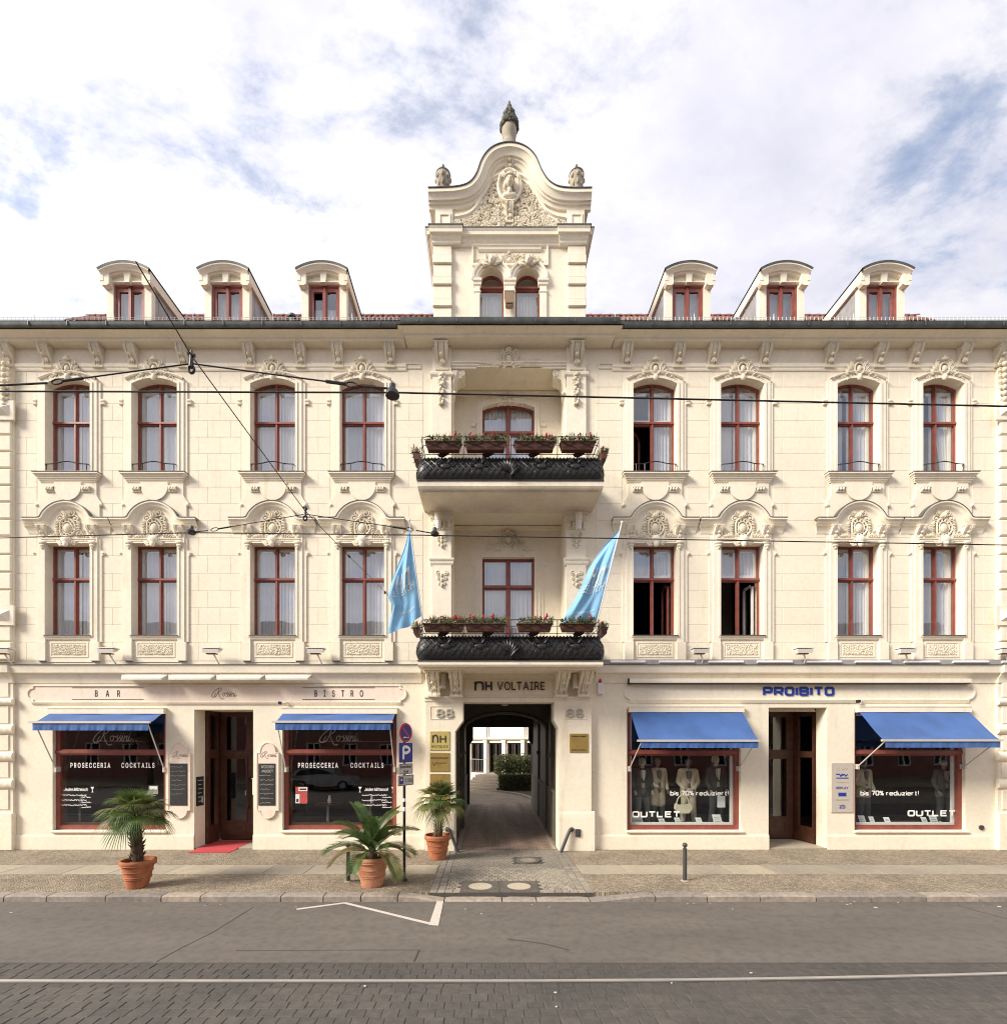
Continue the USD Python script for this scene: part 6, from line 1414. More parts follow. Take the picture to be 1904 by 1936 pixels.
for k, (a, b, lab) in enumerate(((225, 311, 'slim beige sign light over the BAR lettering, first of four in a row'), (314, 403, 'slim beige sign light over the script lettering, second of four'), (405, 496, 'slim beige sign light, third of four in the row over the bistro sign'), (498, 586, 'slim beige sign light nearest the BISTRO lettering, last of four'))):
    y = -.30; t = thing('sign_light', lab, 'light', (0, 0, 0), group='sign lights over the bistro sign')
    x0, x1 = X(a, y), X(b, y); za, zb = Z(1275.5, y), Z(1283, y)
    part(t, 'housing', MB().raw([(x0, y + .10, za), (x1, y + .10, za), (x1 - .04, y - .06, zb), (x0 + .10, y - .06, zb - .01), (x0, y + .10, za - .03), (x1, y + .10, za - .03), (x1 - .04, y - .06, zb - .04), (x0 + .10, y - .06, zb - .05)], [(0, 3, 2, 1), (4, 5, 6, 7), (3, 7, 6, 2), (0, 4, 7, 3), (1, 2, 6, 5)]).box(x0, x1, y + .10, y + .15, za - .05, za + .02), 'alu')
    part(t, 'bracket', MB().box(x0 + .03, x0 + .07, y + .1, -.02, za - .02, za + .01).box(x1 - .07, x1 - .03, y + .1, -.02, za - .02, za + .01), 'trim')
t = thing('hotel_sign', 'dark raised lettering naming the hotel over the archway', 'sign', (0, 0, 0)); mb = MB(); y = -.092; zc = Z(1297.5, y)
s_ = lambda u: X(u, y)
mb.prism(unary_union([LineString([(s_(899), zc - .115), (s_(899), zc + .12)]).buffer(.026, cap_style=2), LineString(smooth_line([(s_(898.5), zc + .04), (s_(903), zc + .095), (s_(908), zc + .105), (s_(912.5), zc + .07), (s_(913.2), zc - .02), (s_(913.2), zc - .115)])).buffer(.026, cap_style=2)]), y - .03, y)
mb.prism(unary_union([LineString([(s_(919), zc - .115), (s_(919), zc + .115)]).buffer(.024, cap_style=2), LineString([(s_(929), zc - .115), (s_(929), zc + .115)]).buffer(.024, cap_style=2), LineString([(s_(919), zc), (s_(929), zc)]).buffer(.022)]), y - .03, y)
text(mb, 'VOLTAIRE', s_(985), zc, .215, y, sx=.84, track=.012, depth=.03); part(t, 'lettering', mb, 'letter_dark')
for u, lab in ((841, 'grey metal number on the archway pier with the brass plaques'), (1086.5, 'grey metal number on the archway pier with one plaque')):
    mb = MB(); text(mb, '88', X(u, -.15), Z(1349, -.15), .225, -.152, sx=1.25, bold=True, depth=.03, track=.01); solo('house_number', lab, 'house number', mb, 'letter_grey')
def plaque(u0, u1, v0, v1, lab, m, fn=None, y=-.152):
    t = thing('plaque', lab, 'plaque', (0, 0, 0)); x0, x1, z0, z1 = X(u0, y), X(u1, y), Z(v1, y), Z(v0, y)
    part(t, 'plate', MB().cbox(x0, x1, y - .02, y, z0, z1, .004), m)
    sc = MB()
    for a in (x0 + .03, x1 - .03):
        for b in (z0 + .03, z1 - .03): sc.ell((a, y - .022, b), (.012, .008, .012), 1)
    part(t, 'screw', sc, 'letter_grey')
    if fn: mb = MB(); fn(mb, (x0 + x1) / 2, (z0 + z1) / 2, y - .0205, x1 - x0); part(t, 'lettering', mb, 'letter_dark')
def pl1(mb, cx, cz, y, w):
    zc = cz + .05; a = w / 560; q = lambda i: cx + (i - 280) * a
    mb.prism(unary_union([LineString([(q(85), zc - .10), (q(85), zc + .10)]).buffer(.022, cap_style=2), LineString(smooth_line([(q(85), zc + .02), (q(130), zc + .09), (q(190), zc + .09), (q(225), zc + .02), (q(225), zc - .10)])).buffer(.022, cap_style=2), LineString([(q(300), zc - .10), (q(300), zc + .09)]).buffer(.020, cap_style=2), LineString([(q(450), zc - .10), (q(450), zc + .09)]).buffer(.020, cap_style=2), LineString([(q(300), zc), (q(450), zc)]).buffer(.018)]), y - .004, y)
    text(mb, 'HOTELES', cx, cz - .155, .065, y, track=.012)
def pl2(mb, cx, cz, y, w): text(mb, 'RESTAURANT', cx, cz + .11, .05, y, sx=.9, bold=True, track=.006); scribble(mb, cx - .19, cx - .02, cz - .02, .16, y, rnd, .008); scribble(mb, cx - .03, cx + .2, cz - .03, .05, y, rnd, .005)
def pl3(mb, cx, cz, y, w):
    for q, h in ((.18, .03), (-.19, .03)): scribble(mb, cx - .2, cx + .2, cz + q, h, y, rnd, .008)
def pl4(mb, cx, cz, y, w): text(mb, 'HOTEL', cx, cz + .08, .05, y); scribble(mb, cx - .17, cx + .17, cz - .05, .03, y, rnd, .006)
plaque(813, 850, 1383, 1419, 'bright brass plaque with large dark letters, topmost of the column on the pier', 'brass_pale', pl1); plaque(813, 850, 1423.5, 1459, 'darker brass plaque with restaurant lettering, second in the column', 'brass', pl2)
plaque(813, 850, 1463.5, 1498, 'brass plaque, third in the column, partly behind the palm crown', 'brass'); plaque(813, 850, 1502, 1538, 'brass plaque hidden behind the palm leaves, lowest in the column', 'brass', pl4); plaque(1077, 1112, 1387.5, 1423, 'single brass plaque on the archway pier without palm', 'brass', pl3)
def lobed(u0, u1, v0, v1, vt, vb):
    xc = X((u0 + u1) / 2); p = rect(X(u0), X(u1), Z(v1), Z(v0)); r1 = (X(u1) - X(u0)) * .36
    return unary_union([p, affinity.scale(Point(xc, Z(v0)).buffer(r1, 12), 1, (Z(vt) - Z(v0)) / r1), affinity.scale(Point(xc, Z(v1)).buffer(r1, 12), 1, (Z(v1) - Z(vb)) / r1)])
for k, (u0, u1, b0, b1, lab) in enumerate(((319, 361, 323, 355.5, 'menu chalkboard in a lobed pink frame between the bistro window and the doorway'), (486, 528, 490, 521.5, 'menu chalkboard with clear white handwriting on the far side of the bistro doorway'))):
    t = thing('menu_board', lab, 'menu board', (0, 0, 0)); p = lobed(u0, u1, 1423, 1533, 1404, 1548); xc = X((u0 + u1) / 2)
    part(t, 'frame', MB().prism(p, -.03, .0155).prism(p.difference(p.buffer(-.022)), -.042, -.028), 'sign_pink')
    part(t, 'board', MB().box(X(b0), X(b1), -.045, -.028, Z(1523), Z(1444)), 'chalkboard')
    mb = MB(); zt = Z(1450)
    if k: text(mb, 'WOCHEN', xc, zt, .08, -.0455, sx=.75, shear=.1); text(mb, 'ANGEBOT', xc, zt - .12, .07, -.0455, sx=.72, shear=.1)
    for j in range(7): scribble(mb, X(b0) + .03 + .02 * (j % 2), X(b1) - (.04 if j % 3 else .12), zt - (.24 if k else .0) - .125 * j, .038, -.0455, rnd, .0028 if k else .0016)
    part(t, 'handwriting', mb, 'chalk'); mb = MB(); script(mb, xc + .02, Z(1428), .15, -.031, w=.03); part(t, 'lettering', mb, 'letter_brown')
t = thing('small_menu_board', 'narrow black notice board on the side wall of the bistro doorway', 'notice board', (0, 0, 0)); xj = X(367); part(t, 'board', MB().box(xj, xj + .012, .09, .44, Z(1526), Z(1470)), 'chalkboard')
mb = MB()
for j in range(6): mb.box(xj + .012, xj + .015, .15 + .02 * (j % 3), .38 - .05 * (j % 2), Z(1478 + 8 * j), Z(1476.6 + 8 * j))
mb.box(xj + .012, xj + .015, .32, .40, Z(1521), Z(1508)); part(t, 'print', mb, 'chalk')
t = thing('wall_lantern', 'small cream box lamp at the bistro doorway jamb', 'lamp', (0, 0, 0)); part(t, 'lamp_body', MB().box(X(473), X(478.4), .12, .32, Z(1504), Z(1474)), 'lamp_white'); part(t, 'lamp_cap', MB().box(X(472.3), X(478.4), .10, .34, Z(1474), Z(1472.5)), 'trim')
t = thing('brand_plate', 'grey metal plate with blue lettering beside the clothes shop door', 'sign', (0, 0, 0)); part(t, 'plate', MB().cbox(X(1571), X(1612.5), -.02, -.002, Z(1536.5), Z(1443), .004), 'steel_plate'); xc = X(1591.5); mb = MB(); m2 = MB()
text(m2, 'U', X(1583), Z(1454), .085, -.0205); scribble(m2, X(1590), X(1602), Z(1454), .07, -.0205, rnd, .008)
scribble(mb, X(1580), X(1603), Z(1466), .08, -.0205, rnd, .014); mb.box(X(1580), X(1603), -.024, -.0205, Z(1472.5), Z(1470.5)); m2.box(X(1580), X(1603), -.024, -.0205, Z(1480.5), Z(1479.2))
text(mb, 'REPLAY', xc, Z(1490), .062, -.0205, bold=True); mb.box(X(1584), X(1599), -.024, -.0205, Z(1506), Z(1499)); m2.box(X(1579), X(1604), -.024, -.0205, Z(1514), Z(1511.5)); text(mb, 'zb', xc, Z(1525), .11, -.0205, bold=True)
part(t, 'lettering', mb, 'letter_blue'); part(t, 'lettering', m2, 'letter_grey')
# ---------------------------------------------------------------- fittings on the wall
def floodlight(lab, u, v=1233, flip=1, first=None):
    if first: return dup(first, lab, (X(u, -.3), 0, 0), group='floodlights on the ledge')
    t = thing('floodlight', lab, 'floodlight', (X(u, -.3), 0, 0), group='floodlights on the ledge'); z = 5.42
    part(t, 'head', MB().raw([(-.21, -.22, z + .02), (.21, -.22, z + .02), (.21, -.40, z - .06), (-.21, -.40, z - .06), (-.21, -.22, z + .06), (.21, -.22, z + .06), (.21, -.42, z + .04), (-.21, -.42, z + .04)], [(0, 3, 2, 1), (4, 5, 6, 7), (0, 1, 5, 4), (1, 2, 6, 5), (2, 3, 7, 6), (3, 0, 4, 7)]).box(-.24, .24, -.43, -.20, z + .061, z + .085), 'lamp_white')
    part(t, 'lens', MB().box(-.15, .12, -.36, -.24, z - .085, z - .055), 'lantern_glass'); part(t, 'stem', MB().tube(smooth_line([(.05, -.10, 4.97), (.10, -.16, 5.08), (.09, -.26, 5.20), (.02, -.30, 5.36)], 4), .02, 6), 'lamp_white', smooth=40)
    return t
fl0 = floodlight('small white floodlight below and between the first two windows from the bar side', 205)
for u, lab in ((7, 'floodlight on the rusticated corner strip at the bar end of the facade'), (402, 'small white floodlight under the wide wall between second and third windows'), (598, 'small white floodlight between the third and fourth first-floor windows'), (1323, 'small white floodlight below and between the two open windows'), (1518, 'small white floodlight under the wide wall past the open windows'), (1711, 'small white floodlight between the last two windows over the shop'), (1901, 'floodlight on the rusticated corner strip at the shop end of the facade')): floodlight(lab, u, first=fl0)
def downlight(u, z0, z1, y, lab):
    t = thing('downlight', lab, 'lamp', (X(u, y), y, 0), group='cylindrical downlights under the balconies'); zm = z0 + (z1 - z0) * .55
    part(t, 'lamp_body', MB().lathe((0, 0, 0), [(.075, z0), (.085, z0 + .01), (.085, zm)], 14), 'lamp_white', smooth=40); part(t, 'bracket', MB().lathe((0, 0, 0), [(.095, zm), (.095, z1 - .01), (.08, z1)], 14).box(-.05, .05, .0, -y - .06, zm + .03, zm + .09), 'ornament', smooth=40)
downlight(828.5, 8.72, 9.18, -.26, 'cylindrical lamp on the pilaster under the upper balcony, flag side by the bistro'); downlight(1094, 8.72, 9.18, -.26, 'cylindrical lamp on the pilaster under the upper balcony, clothes shop side')
downlight(837, 4.42, 4.82, -.30, 'cylindrical lamp between corbels over the pier with brass column'); downlight(1088, 4.42, 4.82, -.30, 'cylindrical lamp between corbels over the pier with single plaque')
t = thing('alarm_box', 'slim white alarm box with red beacon on the wall beside the archway', 'alarm', (0, 0, 0)); part(t, 'housing', MB().cbox(X(1129), X(1139.5), -.10, .016, Z(1313), Z(1292), .01), 'sign_white'); part(t, 'beacon', MB().lathe((X(1134), -.05, Z(1292)), [(.04, 0), (.04, .06), (.025, .10), (.005, .12)], 10), 'sign_red', smooth=40)
for u, v, lab in ((536, 1331, 'small black camera on a white bracket above the bistro window by the door'), (1617, 1328, 'small black camera on a white bracket above the far shop awning')):
    t = thing('security_camera', lab, 'camera', (X(u), -.08, Z(v))); part(t, 'camera_body', MB().box(-.06, .0, -.12, -.02, -.03, .05), 'black_paint'); part(t, 'bracket', MB().tube([(0, -.06, .01), (.10, -.02, .02), (.16, .05, .02)], .02, 6).box(.12, .2, .04, .08, -.04, .07), 'lamp_white')
solo('wall_socket', 'small dark blue box on the archway pier plinth', 'socket box', MB().cbox(X(1086), X(1095), -.21, -.17, Z(1580), Z(1566), .01).cbox(X(1088), X(1093), -.225, -.208, Z(1577), Z(1569), .006), 'bollard_grey')
solo('wall_vent', 'small round dark vent low on the wall at the facade end', 'vent', MB().tube([(X(1855), -.03, Z(1565)), (X(1855), .016, Z(1565))], .065, 14), 'bollard_grey', smooth=40)
for s, (ua, va, ub, vb), lab in ((1, (846, 1569, 866, 1616), 'slanting iron wheel guard beside the potted palm at the archway'), (-1, (1081, 1569, 1060, 1616), 'slanting iron wheel guard under the small wall box at the archway')):
    a = (X(ua, -.25), -.20, Z(va, -.2)); b = (X(ub, -.3), -.34, 0.0)
    t = thing('wheel_guard', lab, 'wheel guard', (0, 0, 0)); part(t, 'bar', MB().tube(smooth_line([(a[0] - s * .02, -.13, a[2] - .03), a, (a[0] + s * .07, -.25, a[2] - .05), b], 5), .045, 10), 'bollard_grey', smooth=40); part(t, 'knob', MB().ell((a[0] - s * .01, -.19, a[2] + .0), (.065, .065, .065), 2), 'bollard_grey', smooth=True)
# hook and anchor plate of the span wire
solo('wall_hook', 'small iron hook plate on the facade where the span wire ends', 'hook', MB().box(X(729) - .025, X(729) + .025, -.09, -.05, Z(1122) - .03, Z(1122) + .03).tube([(X(729), -.06, Z(1122)), (X(729), -.16, Z(1122) + .02)], .015, 6), 'iron')
# ---------------------------------------------------------------- overhead wires
def p3(u, v, d): return np.array([(u - U0) * d / F, d - D, CH + (V0 - v) * d / F])
def wire(mb, pts, r, n=8): mb.tube([p for a, b in zip(pts[:-1], pts[1:]) for p in [np.array(a) + (np.array(b) - np.array(a)) * t for t in np.linspace(0, 1, n, endpoint=False)]] + [pts[-1]], r, 6)
dA, dB = 3.75, 5.75
ext = lambda a, b, L: np.array(a) + (np.array(a) - np.array(b)) / np.linalg.norm(np.array(a) - np.array(b)) * L
mb = MB(); a, b, c = p3(0, 739.5, dA), p3(745, 742, dA), p3(1904, 768, dA); wire(mb, [ext(a, b, 12), a, b, c, ext(c, b, 12)], .0062); solo('contact_wire', 'thicker black tram wire crossing the upper windows', 'wire', mb, 'cable', smooth=40)
mb = MB(); a, m_, b, c = p3(0, 1017, dB), p3(365, 1007, dB), p3(800, 1012, dB), p3(1904, 1030.5, dB); wire(mb, [ext(a, m_, 12), a, m_, b, c, ext(c, b, 12)], .0062); solo('contact_wire', 'thinner black tram wire crossing below the arched pediments', 'wire', mb, 'cable', smooth=40)
mb = MB(); pts = [p3(257, 494, 2.98), p3(362, 672, dA), p3(577, 966, dB), p3(660, 1052, 8.2), np.array([X(729), -.16, Z(1122) + .02])]; wire(mb, pts, .0048); sw = solo('span_wire', 'thin steel cable slanting from the sky down to the facade hook', 'wire', mb, 'cable', smooth=40)
ti = MB(); q = pts[3]; e = (pts[4] - pts[3]); e /= np.linalg.norm(e); ti.tube([q - e * .09, q, q + e * .09], [.012, .022, .012], 6); part(sw, 'cable_insulator', ti, 'cable')
def loop(mb, c, ax, L, w, r):
    up = np.array([0, 0, 1.0]); mb.tube([c + ax * (L * math.cos(t)) + up * (w * math.sin(t)) for t in np.linspace(0, 2 * pi, 16)], r, 5)
def bridle(d, left, mid, right, le, re_, lab, r):
    mb = MB(); L, Mi, R = p3(*left, d), p3(*mid, d), p3(*right, d); wire(mb, [L, Mi, R], r)
    t = solo('bridle_wire', lab, 'wire', mb, 'cable', smooth=40); ax1 = (Mi - L) / np.linalg.norm(Mi - L); ax2 = (R - Mi) / np.linalg.norm(R - Mi)
    fm = MB(); EL, ER = p3(*le, d), p3(*re_, d)
    fm.tube([L, L + ax1 * .16], r * 1.8, 6); loop(fm, L - ax1 * .04, ax1, .045, .02, r * 1.0); wire(fm, [L - ax1 * .12, EL], r * 1.4)
    fm.tube([R, R - ax2 * .16], r * 2.2, 6); loop(fm, R + ax2 * .04, ax2, .045, .02, r * 1.0); wire(fm, [R + ax2 * .12, ER], r * 1.4); part(t, 'thimble', fm, 'cable', 40)
    for E in (EL, ER):
        if abs(E[0]) < 3.7 * d / 3.75: part(t, 'wire_clamp', MB().lathe(E + np.array([0, 0, -.055 if d < 5 else -.02]), [(.055 * (1 if d < 5 else .8), 0), (.050, .03), (.025, .055), (.022, .09), (.004, .10)], 10), 'iron', 40)
    h = MB().tube([Mi + [0, 0, .10], Mi + [0, 0, .0], Mi + [0, 0, -.03]], [.009, .016, .021], 8).tube([Mi + [-.025, 0, .08], Mi + [.025, 0, .06]], .014, 6)
    h.tube([Mi + [.022 * math.cos(a), 0, -.045 + .03 * math.sin(a)] for a in np.linspace(0, 2 * pi, 12)], .010, 6); part(t, 'hanger_clamp', h, 'iron', 40)
bridle(dA, (118, 720), (362, 687), (655, 726), (-60, 731), (742, 735), 'black bridle cable over the upper tram wire, with hanger at its peak', .0055)
bridle(dB, (412, 1000), (577, 972), (768, 1000), (362, 1006), (822, 1009), 'black bridle cable over the lower tram wire, with hanger at its peak', .0048)
# ---------------------------------------------------------------- street furniture
def bollard(u, v, lab, first=None):
    x, y = ground(u, v)
    if first: return dup(first, lab, (x, y, 0), group='pavement bollards')
    t = thing('bollard', lab, 'bollard', (x, y, 0), group='pavement bollards')
    part(t, 'post', MB().lathe((0, 0, 0), [(.052, 0), (.042, .03), (.040, .66), (.045, .67), (.045, .69), (.028, .70), (.024, .725)], 16), 'bollard_grey', 40); part(t, 'ball_top', MB().ell((0, 0, .765), (.052, .052, .052), 2), 'bollard_grey', True); part(t, 'base_collar', MB().lathe((0, 0, 0), [(.09, 0), (.085, .012), (.05, .02)], 16), 'slab_granite', 40)
    return t
b0 = bollard(1295, 1666, 'grey bollard standing alone in front of the clothes shop'); bollard(658.3, 1667, 'grey bollard half behind the feather palm fronds', b0)
x, y = ground(764.5, 1665.7); dS = D + y
zs = lambda v: CH + (V0 - v) * dS / F
ROT = 58.0
t = thing('parking_sign_post', 'black post with no-stopping disc, parking sign and two small plates', 'sign post', (x, y, 0), ROT)
part(t, 'post', MB().tube([(0, 0, 0), (0, 0, zs(1372))], .030, 12), 'black_paint', 40); part(t, 'base_collar', MB().lathe((0, 0, 0), [(.075, 0), (.07, .03), (.035, .05)], 14), 'black_paint', 40)
part(t, 'sticker', MB().lathe((0, 0, 0), [(.0315, zs(1534)), (.0315, zs(1526))], 12).lathe((0, 0, 0), [(.0315, zs(1516)), (.0315, zs(1510))], 12), 'sign_white', 40)
def disc(r, n=32): return Point(0, 0).buffer(r, n)
zc = (zs(1367.5) + zs(1403.5)) / 2; R = (zs(1367.5) - zs(1403.5)) / 2; yv = -.045
part(t, 'no_stopping_sign', MB().prism(affinity.translate(disc(R), 0, zc), yv, yv + .006), 'sign_red'); part(t, 'sign_field', MB().prism(affinity.translate(disc(R * .80), 0, zc), yv - .003, yv), 'sign_blue')
dg = rect(-R * .09, R * .09, -R * .86, R * .86); dg = affinity.translate(affinity.rotate(dg, 45, origin=(0, 0)), 0, zc); part(t, 'sign_bar', MB().prism(dg, yv - .006, yv - .003), 'sign_red')
part(t, 'arrow', MB().prism(Polygon([(-.02, zc - R * .42), (-.10, zc - R * .50), (-.02, zc - R * .58), (-.02, zc - R * .53), (.10, zc - R * .53), (.10, zc - R * .47), (-.02, zc - R * .47)]), yv - .006, yv - .0031), 'sign_white')
def plate(v0, v1, w, m, border=None, name='sign_plate'):
    z0, z1 = zs(v1), zs(v0); p = rect(-w / 2, w / 2, z0, z1).buffer(-.02).buffer(.02); a = part(t, name, MB().prism(p, yv, yv + .006), m)
    if border: part(t, 'sign_border', MB().prism(p.buffer(-.008).difference(p.buffer(-.018)), yv - .003, yv), border)
    return (z0 + z1) / 2, z1 - z0
c, h = plate(1405, 1442, .42, 'sign_blue', None, 'parking_sign'); mb = MB(); p_ = unary_union([LineString([(-.08, c - h * .33), (-.08, c + h * .30)]).buffer(.030, cap_style=2), LineString(smooth_line([(-.08, c + h * .295), (.03, c + h * .295), (.105, c + h * .20), (.105, c + h * .09), (.03, c + .0), (-.08, c - .0)])).buffer(.030, cap_style=2)]); part(t, 'lettering', MB().prism(p_, yv - .003, yv), 'sign_white')
c, h = plate(1444, 1464, .44, 'sign_grey', 'letter_dark'); mb = MB(); text(mb, 'Bewohner', 0, c + .05, .062, yv, bold=True, sx=.85); text(mb, 'frei', 0, c - .055, .062, yv, bold=True); part(t, 'lettering', mb, 'letter_dark')
c, h = plate(1465.5, 1485.5, .50, 'sign_grey', 'letter_dark'); mb = MB(); text(mb, '2 Std.', .09, c, .085, yv, sx=.85); part(t, 'lettering', mb, 'letter_dark'); part(t, 'disc_symbol', MB().box(-.20, -.08, yv - .003, yv, c - .075, c + .075), 'sign_blue'); part(t, 'disc_arrow', MB().prism(Polygon([(-.17, c + .0), (-.11, c), (-.14, c + .05)]), yv - .006, yv - .003), 'sign_white')
# ---------------------------------------------------------------- potted palms
def pot(t, r, h, m, tilt=0.0, bands=True, swag=False):
    rb = r * .58; pr = [(rb * .96, 0), (rb, .015)]
    zl = h * .80
    for q in np.linspace(.08, .78, 8): pr.append((rb + (r * .86 - rb) * q / .8, h * q))
    pr += [(r * .88, zl), (r * .97, zl + .01), (r * .985, zl + h * .035), (r * .955, zl + h * .05), (r * .985, zl + h * .075), (r, zl + h * .12), (r * .99, h - .02), (r * .96, h), (r * .88, h - .004), (r * .85, h - .04), (r * .82, h * .7)]
    f = lambda v: np.stack([v[:, 0] + tilt * v[:, 2], v[:, 1], v[:, 2]], 1)
    p = part(t, 'pot', MB().lathe((0, 0, 0), pr, 40).apply(f), m, 35)
    bm = MB()
    for q in (.34, .40, .60): 
        rr = rb + (r * .86 - rb) * q / .8; bm.tube([((rr + .006) * math.cos(a), (rr + .006) * math.sin(a), h * q) for a in np.linspace(0, 2 * pi, 41)], .010, 5)
    if swag:
        for k in range(6):
            a0 = 2 * pi * k / 6; rr = rb + (r * .86 - rb) * .62 / .8
            bm.tube([((rr + .01) * math.cos(a0 + s * 2 * pi / 6), (rr + .01) * math.sin(a0 + s * 2 * pi / 6), h * (.66 - .13 * math.sin(pi * s))) for s in np.linspace(0, 1, 9)], .010, 5)
    part(p, 'pot_band', bm.apply(f), m, 40)
    part(t, 'soil', MB().lathe((0, 0, 0), [(r * .85, h * .86), (r * .5, h * .885), (.01, h * .90)], 24).apply(f), 'soil', 40)
def fan_leaf(hub, d, up, L, rnd, n=17, droop=.5, spread=2.0, stiff=0.0):
    """one fan leaf: blades radiating from the hub in the plane of d and d x up"""
    mb = MB(); d = d / np.linalg.norm(d); s = np.cross(d, up); s /= max(np.linalg.norm(s), 1e-6); nn = np.cross(s, d)
    for k in range(n):
        a = spread * (k / (n - 1) * 2 - 1) * .5 * 2 * .62; ln = L * (1 - .28 * abs(k / (n - 1) * 2 - 1) ** 2) * rnd.uniform(.9, 1.05); dr = d * math.cos(a) + s * math.sin(a); w0 = L * .026; sd = np.cross(dr, nn)
        rows = []; dd = droop * rnd.uniform(.75, 1.3)
        for t in (0.05, .35, .6, .82, 1.0):
            c = hub + dr * ln * t + nn * (.10 * ln * (abs(a) / 1.2) * t) + np.array([0, 0, -1.0]) * dd * ln * max(0, t - .45) ** 1.7 * 1.9
            w = w0 * (1.1 if t < .1 else 1.25 if t < .5 else .95 if t < .7 else .6) if t < 1 else .001
            rows.append((c + sd * w - nn * w * .35, c + nn * w * .5 * 0, c - sd * w - nn * w * .35))
        v = [p for r in rows for p in r]; f = []
        for i in range(len(rows) - 1):
            for j in range(2): f.append((i * 3 + j, i * 3 + j + 1, i * 3 + 4 + j, i * 3 + 3 + j))
        mb.raw(v, f)
    return mb
def fan_palm(t, z0, z1, lean, rt, L, n, seed, old=.25, mats=('palm_green', 'palm_olive')):
    rnd = random.Random(seed); top = np.array([lean, 0, z1])
    mb = MB(); pts = [(lean * ((z - z0) / (z1 - z0)), 0, z) for z in np.linspace(z0, z1, 9)]; mb.tube(pts, [rt * (1.05 - .12 * i / 8 + .06 * (i % 2)) for i in range(9)], 12)
    tk = part(t, 'trunk', mb, 'trunk_fibre', 40)
    sb = MB()
    for k in range(70):
        a = rnd.uniform(0, 2 * pi); q = rnd.uniform(0, 1); c = np.array([lean * q + rt * math.cos(a), rt * math.sin(a), z0 + (z1 - z0) * q]); o = np.array([math.cos(a), math.sin(a), 0])
        sb.tube([c - o * .02, c + o * .02 + [0, 0, .05], c + o * rnd.uniform(.03, .07) + [0, 0, rnd.uniform(.06, .12)]], [.018, .013, .004], 4)
    part(tk, 'leaf_stub', sb, 'trunk_fibre')
    for k in range(n):
        q = (k + .5) / n; el = math.radians(86 - 92 * q ** .9) + rnd.uniform(-.1, .1); az = k * 2.399963 + rnd.uniform(-.2, .2)
        d = np.array([math.cos(az) * math.cos(el), math.sin(az) * math.cos(el), math.sin(el)]); pl_ = L * rnd.uniform(.42, .60) * (.8 if q < .3 else 1)
        hub = top + d * pl_ + np.array([0, 0, -.05 * q])
        d2 = d + np.array([0, 0, -.25 - .35 * q]); up = np.array([0, 0, 1.0]) if abs(d2[2]) < .95 * np.linalg.norm(d2) else np.array([math.cos(az), math.sin(az), 0])
        mb = fan_leaf(hub, d2, up, L * rnd.uniform(.62, .75), rnd, 25, .26 + .50 * q)
        mb.tube([top + [0, 0, -.04], top + d * pl_ * .5 + [0, 0, .02], hub], .011, 5)
        part(t, 'leaf', mb, mats[1] if rnd.random() < old + .3 * q else mats[0])
x, y = ground(260, 1677.7); t = thing('potted_palm', 'fan palm with thick dark trunk in a red terracotta pot before the bistro window', 'potted palm', (x, y, 0)); pot(t, .325, .57, 'terracotta', .03); fan_palm(t, .48, 1.46, -.04, .10, .66, 24, 4)
x, y = ground(703.7, 1675); t = thing('potted_palm', 'feather palm without trunk in a pale terracotta pot beside the sign post', 'potted palm', (x, y, 0)); pot(t, .365, .62, 'terracotta_pale')
rnd = random.Random(9); tk = MB(); tk.tube([(0, 0, .5), (0, 0, .66), (0, 0, .80)], [.12, .10, .06], 10)
part(t, 'trunk', tk, 'trunk_fibre', 40)
for k in range(19):
    q = (k + .5) / 19; az = k * 2.399963; el = math.radians(84 - 74 * q); L = rnd.uniform(.98, 1.18) * (1.05 - .15 * q); d = np.array([math.cos(az), math.sin(az), 0]); mb = MB(); rach = []
    for s in np.linspace(0, 1, 22):
        e2 = el - (0.9 + .5 * q) * s ** 1.4; rach.append(e2)
    pts = [np.array([0, 0, .68])]; 
    for e2 in rach[1:]: pts.append(pts[-1] + (d * math.cos(e2) + np.array([0, 0, math.sin(e2)])) * L / 21)
    mb.tube(pts, [.012 * (1 - .8 * i / 21) for i in range(22)], 5); sd = np.array([-math.sin(az), math.cos(az), 0])
    for i in range(4, 22):
        tdir = pts[i] - pts[i - 1]; tdir /= np.linalg.norm(tdir); nn = np.cross(sd, tdir); ll = .30 * math.sin(pi * (.12 + .80 * i / 22)) ** .7 * rnd.uniform(.9, 1.1)
        for sg in (-1, 1):
            for off in (0, .33, .66):
                b = pts[i] - tdir * off * L / 21; dd = tdir * .75 + sg * sd * .75 + nn * .35 * (-1 if nn[2] < 0 else 1); dd /= np.linalg.norm(dd); w = np.cross(dd, nn); w /= np.linalg.norm(w); w *= .011; tip = b + dd * ll + np.array([0, 0, -.12 * ll]); md = b + dd * ll * .5 + np.array([0, 0, .01])
                mb.raw([b - w * .5, b + w * .5, md + w, md - w, tip], [(0, 1, 2), (0, 2, 3), (3, 2, 4)])
    part(t, 'leaf', mb, 'dry_frond' if k == 17 else 'palm_olive' if k % 5 == 3 else 'date_green')
gm = MB()
for k in range(120):
    a = rnd.uniform(0, 2 * pi); r_ = .29 * math.sqrt(rnd.random()); gm.leaf(0, 0, .07, rnd.uniform(.3, 2.8), .012, 0, .01); gm.v[-1] = gm.v[-1] @ np.array([[math.cos(a), math.sin(a), 0], [-math.sin(a), math.cos(a), 0], [0, 0, 1]]) + np.array([r_ * math.cos(a), r_ * math.sin(a), .535])
part(t, 'foliage', gm, 'box_foliage', kind='stuff')
